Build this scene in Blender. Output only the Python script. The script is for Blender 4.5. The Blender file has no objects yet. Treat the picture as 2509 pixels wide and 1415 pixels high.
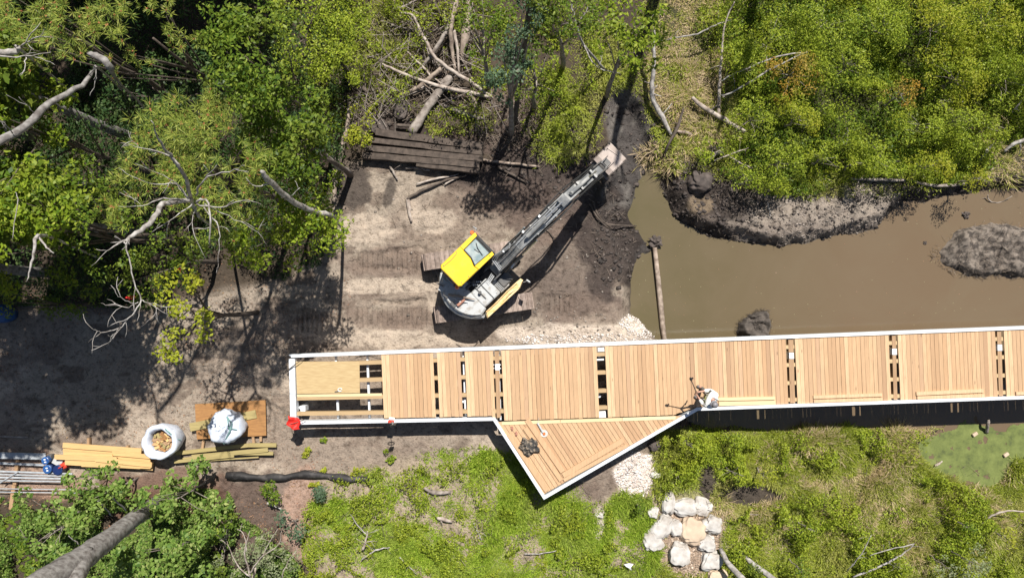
import bpy, math, random
import numpy as np
from mathutils import Vector, Matrix, noise as mnoise
R = math.radians
random.seed(7); rng = np.random.default_rng(7)
sc = bpy.context.scene
# ---------------------------------------------------------------- camera, sky, sun, exposure
CAM_Z = 26.0; FPX = 1742.0; CX, CY = 1254.5, 707.5      # drone looking straight down
cam_d = bpy.data.cameras.new('camera'); cam = bpy.data.objects.new('camera', cam_d)
sc.collection.objects.link(cam); sc.camera = cam
cam.location = (0, 0, CAM_Z); cam.rotation_euler = (0, 0, 0)
cam_d.sensor_width = 36; cam_d.lens = 36 * FPX / 2509; cam_d.clip_end = 3000
SUNV = Vector((.2, .62, 1)).normalized()                 # towards the sun
el = math.asin(SUNV.z); az = math.atan2(SUNV.x, SUNV.y)
w = bpy.data.worlds.new('World'); sc.world = w; w.use_nodes = True
nt = w.node_tree; bg = nt.nodes['Background']; sk = nt.nodes.new('ShaderNodeTexSky')
sk.sky_type = 'NISHITA'; sk.sun_disc = False; sk.sun_elevation = el; sk.sun_rotation = az
nt.links.new(sk.outputs[0], bg.inputs[0]); bg.inputs[1].default_value = 0.05
sd = bpy.data.lights.new('sun', 'SUN'); so = bpy.data.objects.new('sun', sd); sc.collection.objects.link(so)
sd.energy = 5.0; sd.angle = R(.53); sd.color = (1, .965, .90)
so.location = (10, 30, 60); so.rotation_euler = (-SUNV).to_track_quat('-Z', 'Y').to_euler()
sc.view_settings.view_transform = 'Standard'; sc.view_settings.look = 'None'
sc.view_settings.exposure = 0.5; sc.view_settings.gamma = 1
sc.render.engine = 'CYCLES'
sc.cycles.max_bounces = 5; sc.cycles.diffuse_bounces = 2; sc.cycles.glossy_bounces = 2
sc.cycles.transmission_bounces = 3; sc.cycles.transparent_max_bounces = 4

def at(px, py, z=0.0):
    """ground survey: a point of the photograph at a known height -> metres"""
    k = (CAM_Z - z) / FPX
    return Vector(((px - CX) * k, -(py - CY) * k, z))
def to_px(x, y, z=0.0):
    k = FPX / (CAM_Z - z)
    return x * k + CX, -y * k + CY
# ---------------------------------------------------------------- object helpers
COL = sc.collection
def tag(o, label=None, cat=None, group=None, kind=None):
    if label: o['label'] = label
    if cat: o['category'] = cat
    if group: o['group'] = group
    if kind: o['kind'] = kind
    return o
def empty(name, loc, label, cat, group=None):
    o = bpy.data.objects.new(name, None); COL.objects.link(o); o.location = loc
    o.empty_display_size = .2
    return tag(o, label, cat, group)
def link(name, me, mats, parent=None, smooth=False):
    o = bpy.data.objects.new(name, me); COL.objects.link(o)
    for m in (mats if isinstance(mats, (list, tuple)) else [mats]): me.materials.append(m)
    if smooth: me.shade_smooth()
    if parent is not None: o.parent = parent
    return o
def origin(parent):
    v = Vector((0, 0, 0))
    while parent is not None: v += parent.location; parent = parent.parent
    return v
class MB:
    def __init__(s, M=None): s.v = []; s.f = []; s.mi = []; s.M = M; s.cur = 0
    def add(s, vs, fs, M=None):
        b = len(s.v)
        for p in vs:
            p = Vector(p)
            if M: p = M @ p
            s.v.append(p)
        for f in fs: s.f.append([i + b for i in f]); s.mi.append(s.cur)
    def box(s, c, sz, rot=None, bev=0.0, taper=None):
        x, y, z = [k / 2 for k in sz]; b = min(bev, x * .9, y * .9, z * .9)
        M = Matrix.Translation(c)
        if rot is not None:
            M = M @ (rot if isinstance(rot, Matrix) else Matrix.Rotation(rot, 4, 'Z'))
        if b <= 0:
            vs = [(sx * x, sy * y, sz_ * z) for sz_ in (-1, 1) for sy in (-1, 1) for sx in (-1, 1)]
            if taper: vs = [(a * (taper if c_ > 0 else 1), d * (taper if c_ > 0 else 1), c_) for a, d, c_ in vs]
            fs = [(0, 2, 3, 1), (4, 5, 7, 6), (0, 1, 5, 4), (2, 6, 7, 3), (0, 4, 6, 2), (1, 3, 7, 5)]
        else:   # octagonal plan, chamfered top and bottom
            def ring(hx, hy, q, zz): return [(hx - q, -hy, zz), (hx, -hy + q, zz), (hx, hy - q, zz), (hx - q, hy, zz), (-hx + q, hy, zz), (-hx, hy - q, zz), (-hx, -hy + q, zz), (-hx + q, -hy, zz)]
            vs = ring(x - b, y - b, b * .5, -z) + ring(x, y, b, -z + b) + ring(x, y, b, z - b) + ring(x - b, y - b, b * .5, z)
            fs = [tuple(range(7, -1, -1)), tuple(range(24, 32))]
            for k in range(3):
                for i in range(8): j = (i + 1) % 8; fs.append((k * 8 + i, k * 8 + j, k * 8 + 8 + j, k * 8 + 8 + i))
        s.add(vs, fs, M)
    def prism(s, poly, z0, z1, bev=0.0):
        n = len(poly); P = [Vector((p[0], p[1])) for p in poly]
        ar = sum(P[i].x * P[(i + 1) % n].y - P[(i + 1) % n].x * P[i].y for i in range(n))
        if ar < 0: P = P[::-1]
        vs = [(p.x, p.y, z0) for p in P]; rings = 1
        if bev > 0:
            c = sum(P, Vector((0, 0))) / n
            vs += [(p.x, p.y, z1 - bev) for p in P]
            vs += [((p - (p - c).normalized() * bev).x, (p - (p - c).normalized() * bev).y, z1) for p in P]; rings = 2
        else: vs += [(p.x, p.y, z1) for p in P]
        fs = [tuple(range(n - 1, -1, -1)), tuple(range(n * rings, n * rings + n))]
        for k in range(rings):
            for i in range(n): j = (i + 1) % n; fs.append((k * n + i, k * n + j, k * n + n + j, k * n + n + i))
        s.add(vs, fs)
    def tube(s, pts, rad, n=8, rough=0.0, cap=True, flat=1.0):
        pts = [Vector(p) for p in pts]
        if not isinstance(rad, (list, tuple)): rad = [rad] * len(pts)
        vs = []; up = Vector((.13, .21, 1)).normalized(); prev = None
        for i, p in enumerate(pts):
            d = (pts[min(i + 1, len(pts) - 1)] - pts[max(i - 1, 0)])
            d = d.normalized() if d.length > 1e-9 else Vector((0, 0, 1))
            if prev is None:
                a = d.cross(up)
                if a.length < .05: a = d.cross(Vector((1, 0, 0)))
                a.normalize()
            else: a = (prev - d * prev.dot(d)).normalized()
            prev = a; b = d.cross(a)
            for k in range(n):
                t = 2 * math.pi * k / n; q = rad[i] * (1 + rough * random.uniform(-1, 1))
                vs.append(p + a * math.cos(t) * q + b * math.sin(t) * q * flat)
        fs = []
        for i in range(len(pts) - 1):
            for k in range(n): j = (k + 1) % n; fs.append((i * n + k, i * n + j, i * n + n + j, i * n + n + k))
        if cap: fs += [tuple(range(n - 1, -1, -1)), tuple(range(len(vs) - n, len(vs)))]
        s.add(vs, fs)
    def cyl(s, c, r, h, n=20, r2=None, axis='Z', bev=0.0):
        r2 = r if r2 is None else r2; c = Vector(c)
        ax = {'Z': Vector((0, 0, 1)), 'X': Vector((1, 0, 0)), 'Y': Vector((0, 1, 0))}[axis] if isinstance(axis, str) else axis.normalized()
        pts = [c - ax * h / 2]; rr = [r]
        if bev: pts += [c - ax * (h / 2 - bev) if 0 else c + ax * (h / 2 - bev)]; rr += [r2]; rr.append(r2 - bev); pts.append(c + ax * h / 2)
        else: pts.append(c + ax * h / 2); rr.append(r2)
        s.tube(pts, rr, n)
    def blob(s, c, r, seg=3, amp=.15, freq=1.2, sc3=(1, 1, 1), seed=0, M=None, floor=None):
        vs, fs = ico(seg); out = []
        for v in vs:
            k = 1 + amp * mnoise.noise(v * freq + Vector((seed * 7.3, seed * 3.1, 0))) + amp * .45 * mnoise.noise(v * freq * 2.7 + Vector((seed, 0, 9)))
            q = Vector((v.x * sc3[0], v.y * sc3[1], v.z * sc3[2])) * (r * k)
            if floor is not None and q.z < floor: q.z = floor
            out.append(q)
        Mx = Matrix.Translation(c) @ (M or Matrix())
        s.add(out, fs, Mx)
    def build(s, name, mats, parent=None, smooth=False, auto=None):
        me = bpy.data.meshes.new(name); o0 = origin(parent)
        vs = [(s.M @ v if s.M else v) - o0 for v in s.v]
        me.from_pydata([tuple(v) for v in vs], [], s.f)
        me.polygons.foreach_set('material_index', s.mi)
        if auto:
            import bmesh
            bm = bmesh.new(); bm.from_mesh(me)
            for e in bm.edges:
                if len(e.link_faces) == 2 and e.calc_face_angle(0) > R(auto): e.smooth = False
            for f in bm.faces: f.smooth = True
            bm.to_mesh(me); bm.free()
        me.update()
        return link(name, me, mats, parent, smooth)
_ico = {}
def ico(n):
    if n not in _ico:
        import bmesh
        bm = bmesh.new(); bmesh.ops.create_icosphere(bm, subdivisions=n, radius=1)
        _ico[n] = ([v.co.copy() for v in bm.verts], [tuple(v.index for v in f.verts) for f in bm.faces]); bm.free()
    return _ico[n]
def mesh_np(name, V, F, mats, parent=None, mi=None, smooth=False, colors=None):
    me = bpy.data.meshes.new(name); k = F.shape[1]
    V = V - np.array(origin(parent))
    me.vertices.add(len(V)); me.vertices.foreach_set('co', V.astype(np.float32).ravel())
    me.loops.add(F.size); me.loops.foreach_set('vertex_index', F.astype(np.int32).ravel())
    me.polygons.add(len(F)); me.polygons.foreach_set('loop_start', np.arange(0, F.size, k, dtype=np.int32))
    me.polygons.foreach_set('loop_total', np.full(len(F), k, dtype=np.int32))
    if mi is not None: me.polygons.foreach_set('material_index', mi.astype(np.int32))
    me.update(calc_edges=True)
    for nm, arr in (colors or {}).items():
        a = me.color_attributes.new(nm, 'FLOAT_COLOR', 'POINT')
        c4 = np.ones((len(V), 4), dtype=np.float32); c4[:, :3] = arr
        a.data.foreach_set('color', c4.ravel())
    return link(name, me, mats, parent, smooth)
# ---------------------------------------------------------------- materials
class N:
    def __init__(s, m): s.nt = m.node_tree; s.nt.nodes.clear(); s.out = s('ShaderNodeOutputMaterial')
    def __call__(s, t, ins=None, **kw):
        n = s.nt.nodes.new(t)
        for k, v in kw.items(): setattr(n, k, v)
        for k, v in (ins or {}).items(): s.set(n.inputs[k], v)
        return n
    def set(s, sock, v):
        if isinstance(v, bpy.types.Node): v = v.outputs[0]
        if isinstance(v, bpy.types.NodeSocket): s.nt.links.new(v, sock)
        else: sock.default_value = v if not (isinstance(v, tuple) and len(v) == 3 and sock.type == 'RGBA') else (*v, 1)
    def mix(s, f, a, b, mode='MIX'):
        n = s.nt.nodes.new('ShaderNodeMix'); n.data_type = 'RGBA'; n.blend_type = mode
        s.set(n.inputs['Factor'], f); s.set(n.inputs[6], a); s.set(n.inputs[7], b); return n.outputs[2]
    def noise(s, scale, detail=4, vec=None, rough=.55, dist=0.0):
        n = s('ShaderNodeTexNoise', {'Scale': scale, 'Detail': detail, 'Roughness': rough, 'Distortion': dist})
        if vec is not None: s.set(n.inputs['Vector'], vec)
        return n.outputs[0]
    def ramp(s, f, stops):
        n = s('ShaderNodeValToRGB'); e = n.color_ramp.elements
        while len(e) < len(stops): e.new(.5)
        for k, (p, c) in enumerate(stops): e[k].position = p; e[k].color = (*c, 1) if len(c) == 3 else c
        s.set(n.inputs[0], f); return n.outputs[0]
    def pos(s): return s('ShaderNodeNewGeometry').outputs['Position']
    def obj(s): return s('ShaderNodeTexCoord').outputs['Object']
    def map(s, vec, scale, rot=(0, 0, 0)):
        return s('ShaderNodeMapping', {'Vector': vec, 'Scale': scale, 'Rotation': rot}).outputs[0]
    def island(s): return s('ShaderNodeNewGeometry').outputs['Random Per Island']
    def bump(s, h, strength=.3, dist=.02): return s('ShaderNodeBump', {'Height': h, 'Strength': strength, 'Distance': dist}).outputs[0]
    def bsdf(s, col, rough=.6, metal=0.0, normal=None, spec=.5, **kw):
        n = s('ShaderNodeBsdfPrincipled', {'Base Color': col, 'Roughness': rough, 'Metallic': metal, 'Specular IOR Level': spec})
        if normal is not None: s.set(n.inputs['Normal'], normal)
        for k, v in kw.items(): s.set(n.inputs[k.replace('_', ' ')], v)
        return n
    def done(s, sh): s.nt.links.new(sh.outputs[0], s.out.inputs[0])
def newmat(name):
    m = bpy.data.materials.new(name); m.use_nodes = True; return m, N(m)
def simple(name, c1, c2=None, scale=6, rough=.6, metal=0.0, bump=.2, spec=.5, isl=0.0, stretch=(1, 1, 1), detail=5, lo=.35, hi=.65):
    m, n = newmat(name); c2 = c2 or tuple(x * .6 for x in c1)
    v = n.map(n.obj(), stretch); f = n.noise(scale, detail, v)
    col = n.ramp(f, [(lo, c1), (hi, c2)])
    if isl:
        k = n('ShaderNodeMapRange', {'Value': n.island(), 'To Min': 1 - isl, 'To Max': 1 + isl * .6})
        col = n.mix(1.0, col, n('ShaderNodeCombineColor', {0: k, 1: k, 2: k}), 'MULTIPLY')
    n.done(n.bsdf(col, rough, metal, n.bump(n.noise(scale * 4, 4, v), bump, .01) if bump else None, spec)); return m
def leafmat(name, cols, tr=.3, rough=.42, warm=(.22, .2, .05), patch=.35, scale=.9, spec=.13, gain=1.2):
    """cols: list of leaf colours picked per leaf, shifted in drifts by position"""
    m, n = newmat(name)
    cols = [(c[0] * gain * (1.17 if c[0] < c[1] else 1.0), c[1] * gain * .98, c[2] * gain * 1.15 + .006) for c in cols]; st = [(k / max(1, len(cols) - 1), c) for k, c in enumerate(cols)]
    c = n.ramp(n.island(), st)
    drift = n.ramp(n.noise(scale, 3, n.pos()), [(.48, (0, 0, 0)), (.68, (patch, patch, patch))])
    c = n.mix(drift, c, warm)
    p = n.bsdf(c, rough, 0, None, spec)
    t = n('ShaderNodeBsdfTranslucent', {'Color': n.mix(.5, c, (.30, .36, .02))})
    mx = n('ShaderNodeMixShader', {0: tr}); n.nt.links.new(p.outputs[0], mx.inputs[1]); n.nt.links.new(t.outputs[0], mx.inputs[2])
    n.done(mx); return m
def woodmat(name, cols, along='y', rough=.65, knots=True, rot=0.0, dark=.55, mott=0.0):
    m, n = newmat(name)
    c = n.ramp(n.island(), [(k / (len(cols) - 1), x) for k, x in enumerate(cols)])
    sx = (14, 1.2, 5) if along == 'y' else (1.2, 14, 5)
    v = n.map(n.pos(), sx, (0, 0, rot))
    isl = n('ShaderNodeVectorMath', {0: v, 1: n('ShaderNodeCombineXYZ', {0: n('ShaderNodeMath', {0: n.island(), 1: 50.}, operation='MULTIPLY'), 1: n('ShaderNodeMath', {0: n.island(), 1: 91.}, operation='MULTIPLY')})}, operation='ADD').outputs[0]
    g = n.noise(1.6, 5, isl, .6, .4)
    c = n.mix(n.ramp(g, [(.35, (0, 0, 0)), (.7, (dark, dark, dark))]), c, tuple(x * .62 for x in cols[0]))
    if knots:
        k = n('ShaderNodeTexVoronoi', {'Vector': n.map(isl, (.16, .5, .3)), 'Scale': 1.6})
        c = n.mix(n.ramp(k.outputs['Distance'], [(.03, (.75, .75, .75)), (.09, (0, 0, 0))]), c, tuple(x * .3 for x in cols[0]))
    if mott: c = n.mix(n.ramp(n.noise(5, 8, n.pos(), .7), [(.40, (mott, mott, mott)), (.58, (0, 0, 0))]), c, tuple(x * .35 for x in cols[0]))
    n.done(n.bsdf(c, rough, 0, n.bump(g, .25, .004), .35)); return m
M = {}
M['deck'] = woodmat('deck_wood', [(.54, .345, .195), (.45, .275, .15), (.60, .395, .225), (.50, .305, .165), (.68, .47, .28), (.53, .345, .21), (.39, .235, .135), (.62, .42, .24)])
M['deck_d'] = woodmat('deck_wood_diagonal', [(.54, .345, .195), (.45, .27, .15), (.58, .385, .22), (.50, .305, .165), (.63, .42, .25)], rot=R(-57))
M['pale'] = woodmat('pale_board', [(.78, .62, .36), (.70, .52, .30), (.80, .62, .38)], 'x')
M['joist'] = woodmat('joist_wood', [(.50, .36, .19), (.44, .30, .16), (.56, .40, .22)], 'x')
M['ply'] = simple('plywood', (.50, .37, .19), (.42, .29, .14), 3, .7, bump=.1, stretch=(1, 6, 1))
M['ply2'] = simple('weathered_plywood', (.36, .18, .06), (.27, .13, .045), 3, .75, bump=.1, stretch=(1, 5, 1))
M['brownboard'] = woodmat('brown_board', [(.34, .20, .11), (.42, .27, .15), (.30, .17, .09)])
M['lumberA'] = woodmat('yellow_lumber', [(.62, .40, .17), (.52, .31, .13), (.68, .45, .2), (.48, .27, .11)], 'x', rot=R(4))
M['lumberB_shade'] = woodmat('shaded_green_lumber', [(.34, .27, .11), (.28, .22, .085), (.40, .32, .14), (.24, .17, .08)], 'x', rot=R(-5))  # greenish lumber, darkened because the right pile lies in shade
M['galv_shade'] = simple('shaded_galvanised_steel', (.50, .52, .54), (.36, .38, .40), 5, .45, .2, .1)  # darker galvanised copy for the steel stack, which lies partly in shade
M['lf_oak'] = leafmat('oak_leaf', [(.04, .10, .014), (.08, .17, .022), (.17, .29, .05), (.11, .21, .03), (.28, .37, .11)], .35, warm=(.25, .32, .06), patch=.3)
M['galv'] = simple('galvanised_steel', (.80, .82, .84), (.66, .69, .72), 7, .45, .15, .05, lo=.4, hi=.7)
M['whitecap'] = simple('white_cap', (.85, .85, .84), (.7, .7, .7), 9, .5, 0, .05)
M['steel'] = simple('bare_steel', (.62, .63, .64), (.36, .36, .36), 9, .4, .4, .1, stretch=(1, 5, 1))
M['black'] = simple('black_rubber', (.015, .015, .016), (.03, .03, .03), 20, .55, 0, .1)
M['exgrey'] = simple('grey_paint', (.46, .465, .46), (.29, .26, .225), 5, .55, 0, .12, lo=.5, hi=.68, detail=9)
M['exdark'] = simple('dark_grey_paint', (.07, .072, .075), (.13, .12, .11), 6, .5, 0, .1)
M['boomgrey'] = simple('dusty_boom_paint', (.17, .175, .18), (.38, .375, .36), 2.5, .5, .1, .15, lo=.40, hi=.60)
M['yellow'] = simple('yellow_paint', (.86, .56, .03), (.62, .40, .06), 3.0, .36, 0, .02, lo=.52, hi=.8, detail=9)
M['orange'] = simple('pale_orange_paint', (.84, .66, .38), (.66, .40, .14), 7, .45, 0, .05, detail=8)
M['glass'] = simple('dusty_glass', (.22, .29, .30), (.42, .46, .44), 4, .15, 0, .0, spec=.8)
M['chrome'] = simple('cylinder_rod', (.75, .75, .76), (.6, .6, .6), 9, .2, .9, 0)
M['bucket'] = simple('worn_bucket_steel', (.42, .35, .31), (.33, .27, .235), 6, .6, .1, .2)
M['track'] = simple('muddy_track_steel', (.36, .28, .235), (.22, .165, .135), 7, .75, .1, .3, isl=.25)
M['beacon'] = simple('orange_plastic', (.85, .18, .04), (.7, .14, .03), 6, .35, 0, 0)
M['red'] = simple('red_cloth', (.75, .03, .02), (.5, .015, .01), 5, .6, 0, .1)
M['redplastic'] = simple('red_plastic', (.62, .06, .03), (.5, .04, .02), 5, .4, 0, 0)
M['blue'] = simple('blue_plastic', (.03, .11, .30), (.02, .06, .2), 5, .35, 0, 0)
M['navy'] = simple('navy_plastic', (.012, .03, .12), (.01, .02, .07), 5, .35, 0, 0)
M['bag'] = simple('white_woven_bag', (.70, .74, .82), (.55, .60, .70), 8, .6, 0, .3)
M['strap'] = simple('green_strap', (.10, .22, .20), (.2, .3, .3), 8, .7, 0, .1)
M['bark'] = simple('dead_bark', (.36, .31, .27), (.15, .12, .10), 6, .85, 0, .8, detail=9)
M['bark_grey'] = simple('grey_bark', (.30, .28, .26), (.11, .095, .085), 7, .88, 0, .9, detail=10)
M['bark_dark'] = simple('dark_bark', (.13, .10, .08), (.06, .045, .035), 4, .85, 0, .5)
M['peeled'] = simple('peeled_pale_wood', (.50, .43, .37), (.24, .185, .15), 5, .75, 0, .6, detail=9)
M['branch'] = simple('bleached_branch', (.46, .43, .40), (.17, .145, .125), 7, .85, 0, .8, detail=9)
M['tan_log'] = simple('tan_log', (.40, .32, .255), (.17, .125, .095), 5, .8, 0, .7, detail=9)
M['mat'] = woodmat('dark_timber', [(.12, .092, .074), (.16, .122, .095), (.095, .072, .058), (.19, .15, .118)], 'x', .85, rot=R(6), dark=.95, mott=.8)
M['rock'] = simple('pale_boulder', (.58, .555, .52), (.36, .32, .28), 2.6, .85, 0, .6, detail=9)
M['rock2'] = simple('warm_boulder', (.60, .47, .34), (.48, .36, .26), 2.2, .85, 0, .5, detail=9)
M['skin'] = simple('skin', (.5, .28, .2), (.45, .24, .17), 9, .5, 0, 0)
M['vest'] = simple('lime_vest', (.72, .86, .22), (.62, .78, .12), 5, .6, 0, .1)
M['shirt'] = simple('white_shirt', (.8, .8, .76), (.72, .72, .68), 6, .8, 0, .2)
M['trouser'] = simple('grey_trousers', (.12, .115, .11), (.17, .16, .15), 9, .8, 0, .2)
M['boot'] = simple('grey_boot', (.10, .09, .085), (.15, .13, .12), 9, .7, 0, .2)
M['hat'] = simple('grey_hat', (.14, .13, .14), (.2, .19, .2), 9, .5, 0, .1)
M['clear'] = simple('dusty_white_plastic', (.62, .6, .56), (.5, .48, .44), 9, .3, 0, 0)
M['cloth_dark'] = simple('camouflage_cloth', (.03, .028, .026), (.24, .19, .14), 9, .8, 0, .4, lo=.45, hi=.6)
M['brick'] = simple('brick_red', (.45, .22, .15), (.3, .14, .1), 9, .8, 0, .2)
M['paper'] = simple('white_plastic_scrap', (.8, .8, .8), (.65, .65, .65), 5, .6, 0, .1)
M['sock'] = simple('black_filter_fabric', (.02, .018, .018), (.09, .08, .075), 3, .7, 0, .3, lo=.5, hi=.75)
M['clod'] = simple('mud_clods', (.035, .027, .023), (.09, .07, .06), 5, .8, 0, .4, isl=.5)
M['clod2'] = simple('grey_mud_clods', (.33, .28, .24), (.17, .14, .115), 5, .85, 0, .4, isl=.4)
M['gravel'] = simple('pale_gravel', (.78, .72, .68), (.60, .52, .46), 4, .9, 0, .3, isl=.35)
M['gravel_b'] = simple('brown_gravel', (.60, .48, .38), (.34, .25, .18), 3, .9, 0, .3, isl=.5)
M['twigs'] = simple('twigs', (.30, .24, .19), (.16, .12, .09), 3, .85, 0, 0, isl=.5)
M['twigs_d'] = simple('wet_twigs', (.10, .08, .065), (.05, .04, .033), 3, .8, 0, 0, isl=.5)
M['litter'] = leafmat('leaf_litter', [(.20, .09, .045), (.30, .16, .08), (.12, .07, .04), (.36, .22, .12)], .05)
G = leafmat
M['lf_bright'] = G('leaf_bright', [(.05, .115, .006), (.11, .20, .010), (.20, .31, .018), (.15, .25, .012), (.30, .39, .05)], .38)
M['lf_mid'] = G('leaf_mid', [(.03, .075, .006), (.06, .125, .009), (.11, .19, .014), (.08, .15, .010), (.20, .29, .03)], .33)
M['lf_shade'] = G('leaf_shaded', [(.012, .035, .006), (.02, .055, .010), (.035, .075, .014), (.07, .12, .03)], .2, patch=.1)  # darker leaf copy for foliage that lies in deep shade
M['lf_yel'] = G('leaf_yellow_green', [(.13, .20, .010), (.22, .30, .014), (.31, .38, .03), (.18, .26, .012), (.38, .42, .06)], .38, warm=(.40, .34, .03), patch=.4)
M['lf_pale'] = G('leaf_pale', [(.14, .2, .08), (.2, .27, .12), (.1, .15, .05), (.28, .33, .18)], .3, patch=.1)
M['lf_blue'] = G('leaf_blue_green', [(.05, .11, .05), (.08, .15, .07), (.04, .085, .035), (.12, .19, .10)], .25, patch=.05)
M['lf_willow'] = G('leaf_shrub', [(.07, .13, .008), (.14, .22, .012), (.22, .33, .02), (.30, .40, .04), (.10, .18, .010)], .33, warm=(.34, .36, .03), patch=.55, scale=.6)
M['lf_orange'] = G('leaf_turning', [(.2, .2, .03), (.33, .22, .03), (.15, .18, .02), (.42, .28, .05)], .3, warm=(.45, .22, .03), patch=.7)
M['needle'] = G('pine_needle', [(.06, .115, .014), (.10, .175, .02), (.18, .25, .03), (.26, .32, .06)], .15, warm=(.26, .27, .05), patch=.35)
M['needle_tip'] = simple('pine_bud', (.42, .16, .07), (.3, .1, .04), 5, .8, 0, 0)
M['needle_d'] = G('dark_pine_needle', [(.02, .055, .015), (.035, .08, .02), (.06, .11, .03)], .1, patch=.0)
M['grass'] = G('grass_blades', [(.11, .22, .012), (.18, .32, .02), (.26, .42, .035), (.32, .45, .06), (.14, .27, .015)], .33, warm=(.42, .42, .14), patch=.45, scale=.5)
M['grass_y'] = G('meadow_blades', [(.16, .24, .018), (.25, .34, .03), (.34, .43, .06), (.20, .30, .025), (.44, .44, .16)], .33, warm=(.50, .42, .18), patch=.55, scale=.45)
M['straw'] = G('straw_blades', [(.46, .35, .18), (.55, .43, .24), (.34, .27, .12), (.27, .29, .07)], .2, warm=(.45, .32, .17), patch=.5)
# ---------------------------------------------------------------- noise and regions
_lat = rng.random((256, 256))
def vnoise(x, y, s=1.0, seed=0):
    x = np.asarray(x) / s + seed * 17.31 + 1000; y = np.asarray(y) / s + seed * 9.77 + 1000
    i = np.floor(x).astype(int); j = np.floor(y).astype(int); u = x - i; v = y - j
    u = u * u * (3 - 2 * u); v = v * v * (3 - 2 * v); g = lambda a, b: _lat[a % 256, b % 256]
    return (g(i, j) * (1 - u) + g(i + 1, j) * u) * (1 - v) + (g(i, j + 1) * (1 - u) + g(i + 1, j + 1) * u) * v
def fbm(x, y, s=1.0, o=4, seed=0):
    t = 0; a = 1; n = 0
    for k in range(o): t = t + a * vnoise(x, y, s / 2 ** k, seed + k * 3); n += a; a *= .55
    return t / n
def smooth(t): t = np.clip(t, 0, 1); return t * t * (3 - 2 * t)
def polyw(pts, z=0.0): return np.array([tuple(at(a, b, z))[:2] for a, b in pts])
def sdf(x, y, poly):
    """signed distance, negative inside"""
    x = np.asarray(x, float); y = np.asarray(y, float); d = np.full(x.shape, 1e9); ins = np.zeros(x.shape, bool); n = len(poly)
    for i in range(n):
        ax, ay = poly[i]; bx, by = poly[(i + 1) % n]; ex, ey = bx - ax, by - ay
        t = np.clip(((x - ax) * ex + (y - ay) * ey) / (ex * ex + ey * ey + 1e-12), 0, 1)
        d = np.minimum(d, np.hypot(x - ax - t * ex, y - ay - t * ey))
        c = ((ay > y) != (by > y))
        with np.errstate(divide='ignore', invalid='ignore'): xi = ax + (y - ay) / (by - ay if by != ay else 1e-12) * ex
        ins ^= c & (x < xi)
    return np.where(ins, -d, d)
WZ = -0.9
WATER = polyw([(1572, 450), (1550, 530), (1575, 580), (1603, 615), (1560, 650), (1546, 690), (1550, 770), (1588, 812), (1625, 850), (1640, 900), (1655, 990), (1690, 1036), (1800, 1042), (1900, 1052), (2000, 1040), (2150, 1046), (2300, 1036), (2420, 1046), (2640, 1060), (2900, 1060), (2900, 440),
               (2640, 455), (2509, 466), (2400, 482), (2290, 490), (2220, 502), (2185, 530), (2160, 556), (2090, 576), (2000, 590), (1900, 603), (1810, 594), (1720, 578), (1662, 542), (1634, 480), (1615, 430), (1600, 410)], WZ)
CHAN = polyw([(1490, 230), (1480, 290), (1490, 350), (1500, 420), (1470, 470), (1465, 540), (1500, 620), (1545, 680), (1600, 640), (1640, 520), (1615, 400), (1590, 320), (1568, 250), (1530, 215)], -.7)
BANK = polyw([(1600, 330), (1640, 520), (1720, 585), (1900, 610), (2090, 585), (2180, 545), (2230, 505), (2400, 485), (2560, 470), (2560, 420), (2300, 460), (2200, 440), (2090, 440), (1980, 480), (1850, 480), (1760, 430), (1700, 380), (1660, 330)], -.5)
FOREST = polyw([(-700, -700), (1000, -700), (960, 60), (900, 300), (850, 420), (820, 520), (790, 640), (690, 690), (560, 600), (500, 680), (380, 760), (200, 745), (-700, 740)])
FOREST_S = polyw([(-700, 1200), (0, 1215), (150, 1250), (260, 1180), (470, 1190), (560, 1200), (600, 1260), (700, 1330), (760, 1420), (800, 2100), (-700, 2100)])
DUCK = polyw([(2258, 1090), (2300, 1070), (2380, 1052), (2455, 1058), (2550, 1060), (2560, 1110), (2478, 1120), (2462, 1160), (2425, 1190), (2360, 1182), (2300, 1155), (2262, 1130)], WZ)
GRAV1 = polyw([(1500, 1150), (1550, 1115), (1600, 1110), (1615, 1150), (1600, 1190), (1560, 1215), (1525, 1215)], -.3)
GRAV2 = polyw([(1620, 1230), (1690, 1225), (1770, 1225), (1790, 1260), (1765, 1320), (1750, 1390), (1740, 1425), (1600, 1425), (1590, 1380), (1585, 1330)], -.5)
DARKSLAB = polyw([(868, 405), (935, 408), (905, 500), (880, 512), (830, 508)])
LEV = np.array([(*(tuple(at(a, b))[:2]), z) for a, b, z in [(1000, 600, 0), (1300, 650, 0), (1180, 700, 0), (900, 900, .05), (300, 950, .05), (300, 400, .1), (1000, 200, .15), (1400, 200, -.1), (1500, 250, -.45), (1440, 640, -.1), (1700, 200, -.1), (2000, 200, 0), (2400, 200, 0),
    (1900, 520, -.4), (2150, 500, -.4), (1760, 500, -.35), (2400, 440, -.5), (950, 1150, 0), (1300, 1300, -.15), (1600, 1250, -.45), (1750, 1100, -.55), (2100, 1100, -.75), (2400, 1100, -.85), (2000, 1350, -.6), (2400, 1350, -.6), (600, 1300, .1), (1450, 1100, -.1), (1500, 850, -.1), (1230, 900, 0), (-400, 500, .2), (800, -400, .3), (2000, -500, .2), (700, 1800, .1), (2000, 1900, -.3), (3200, 900, -.6)]])
def land(x, y):
    n = 0; wsum = 0
    for a, b, z in LEV:
        k = 1 / ((x - a) ** 2 + (y - b) ** 2 + .6) ** 1.6; n = n + k * z; wsum = wsum + k
    return n / wsum
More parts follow.
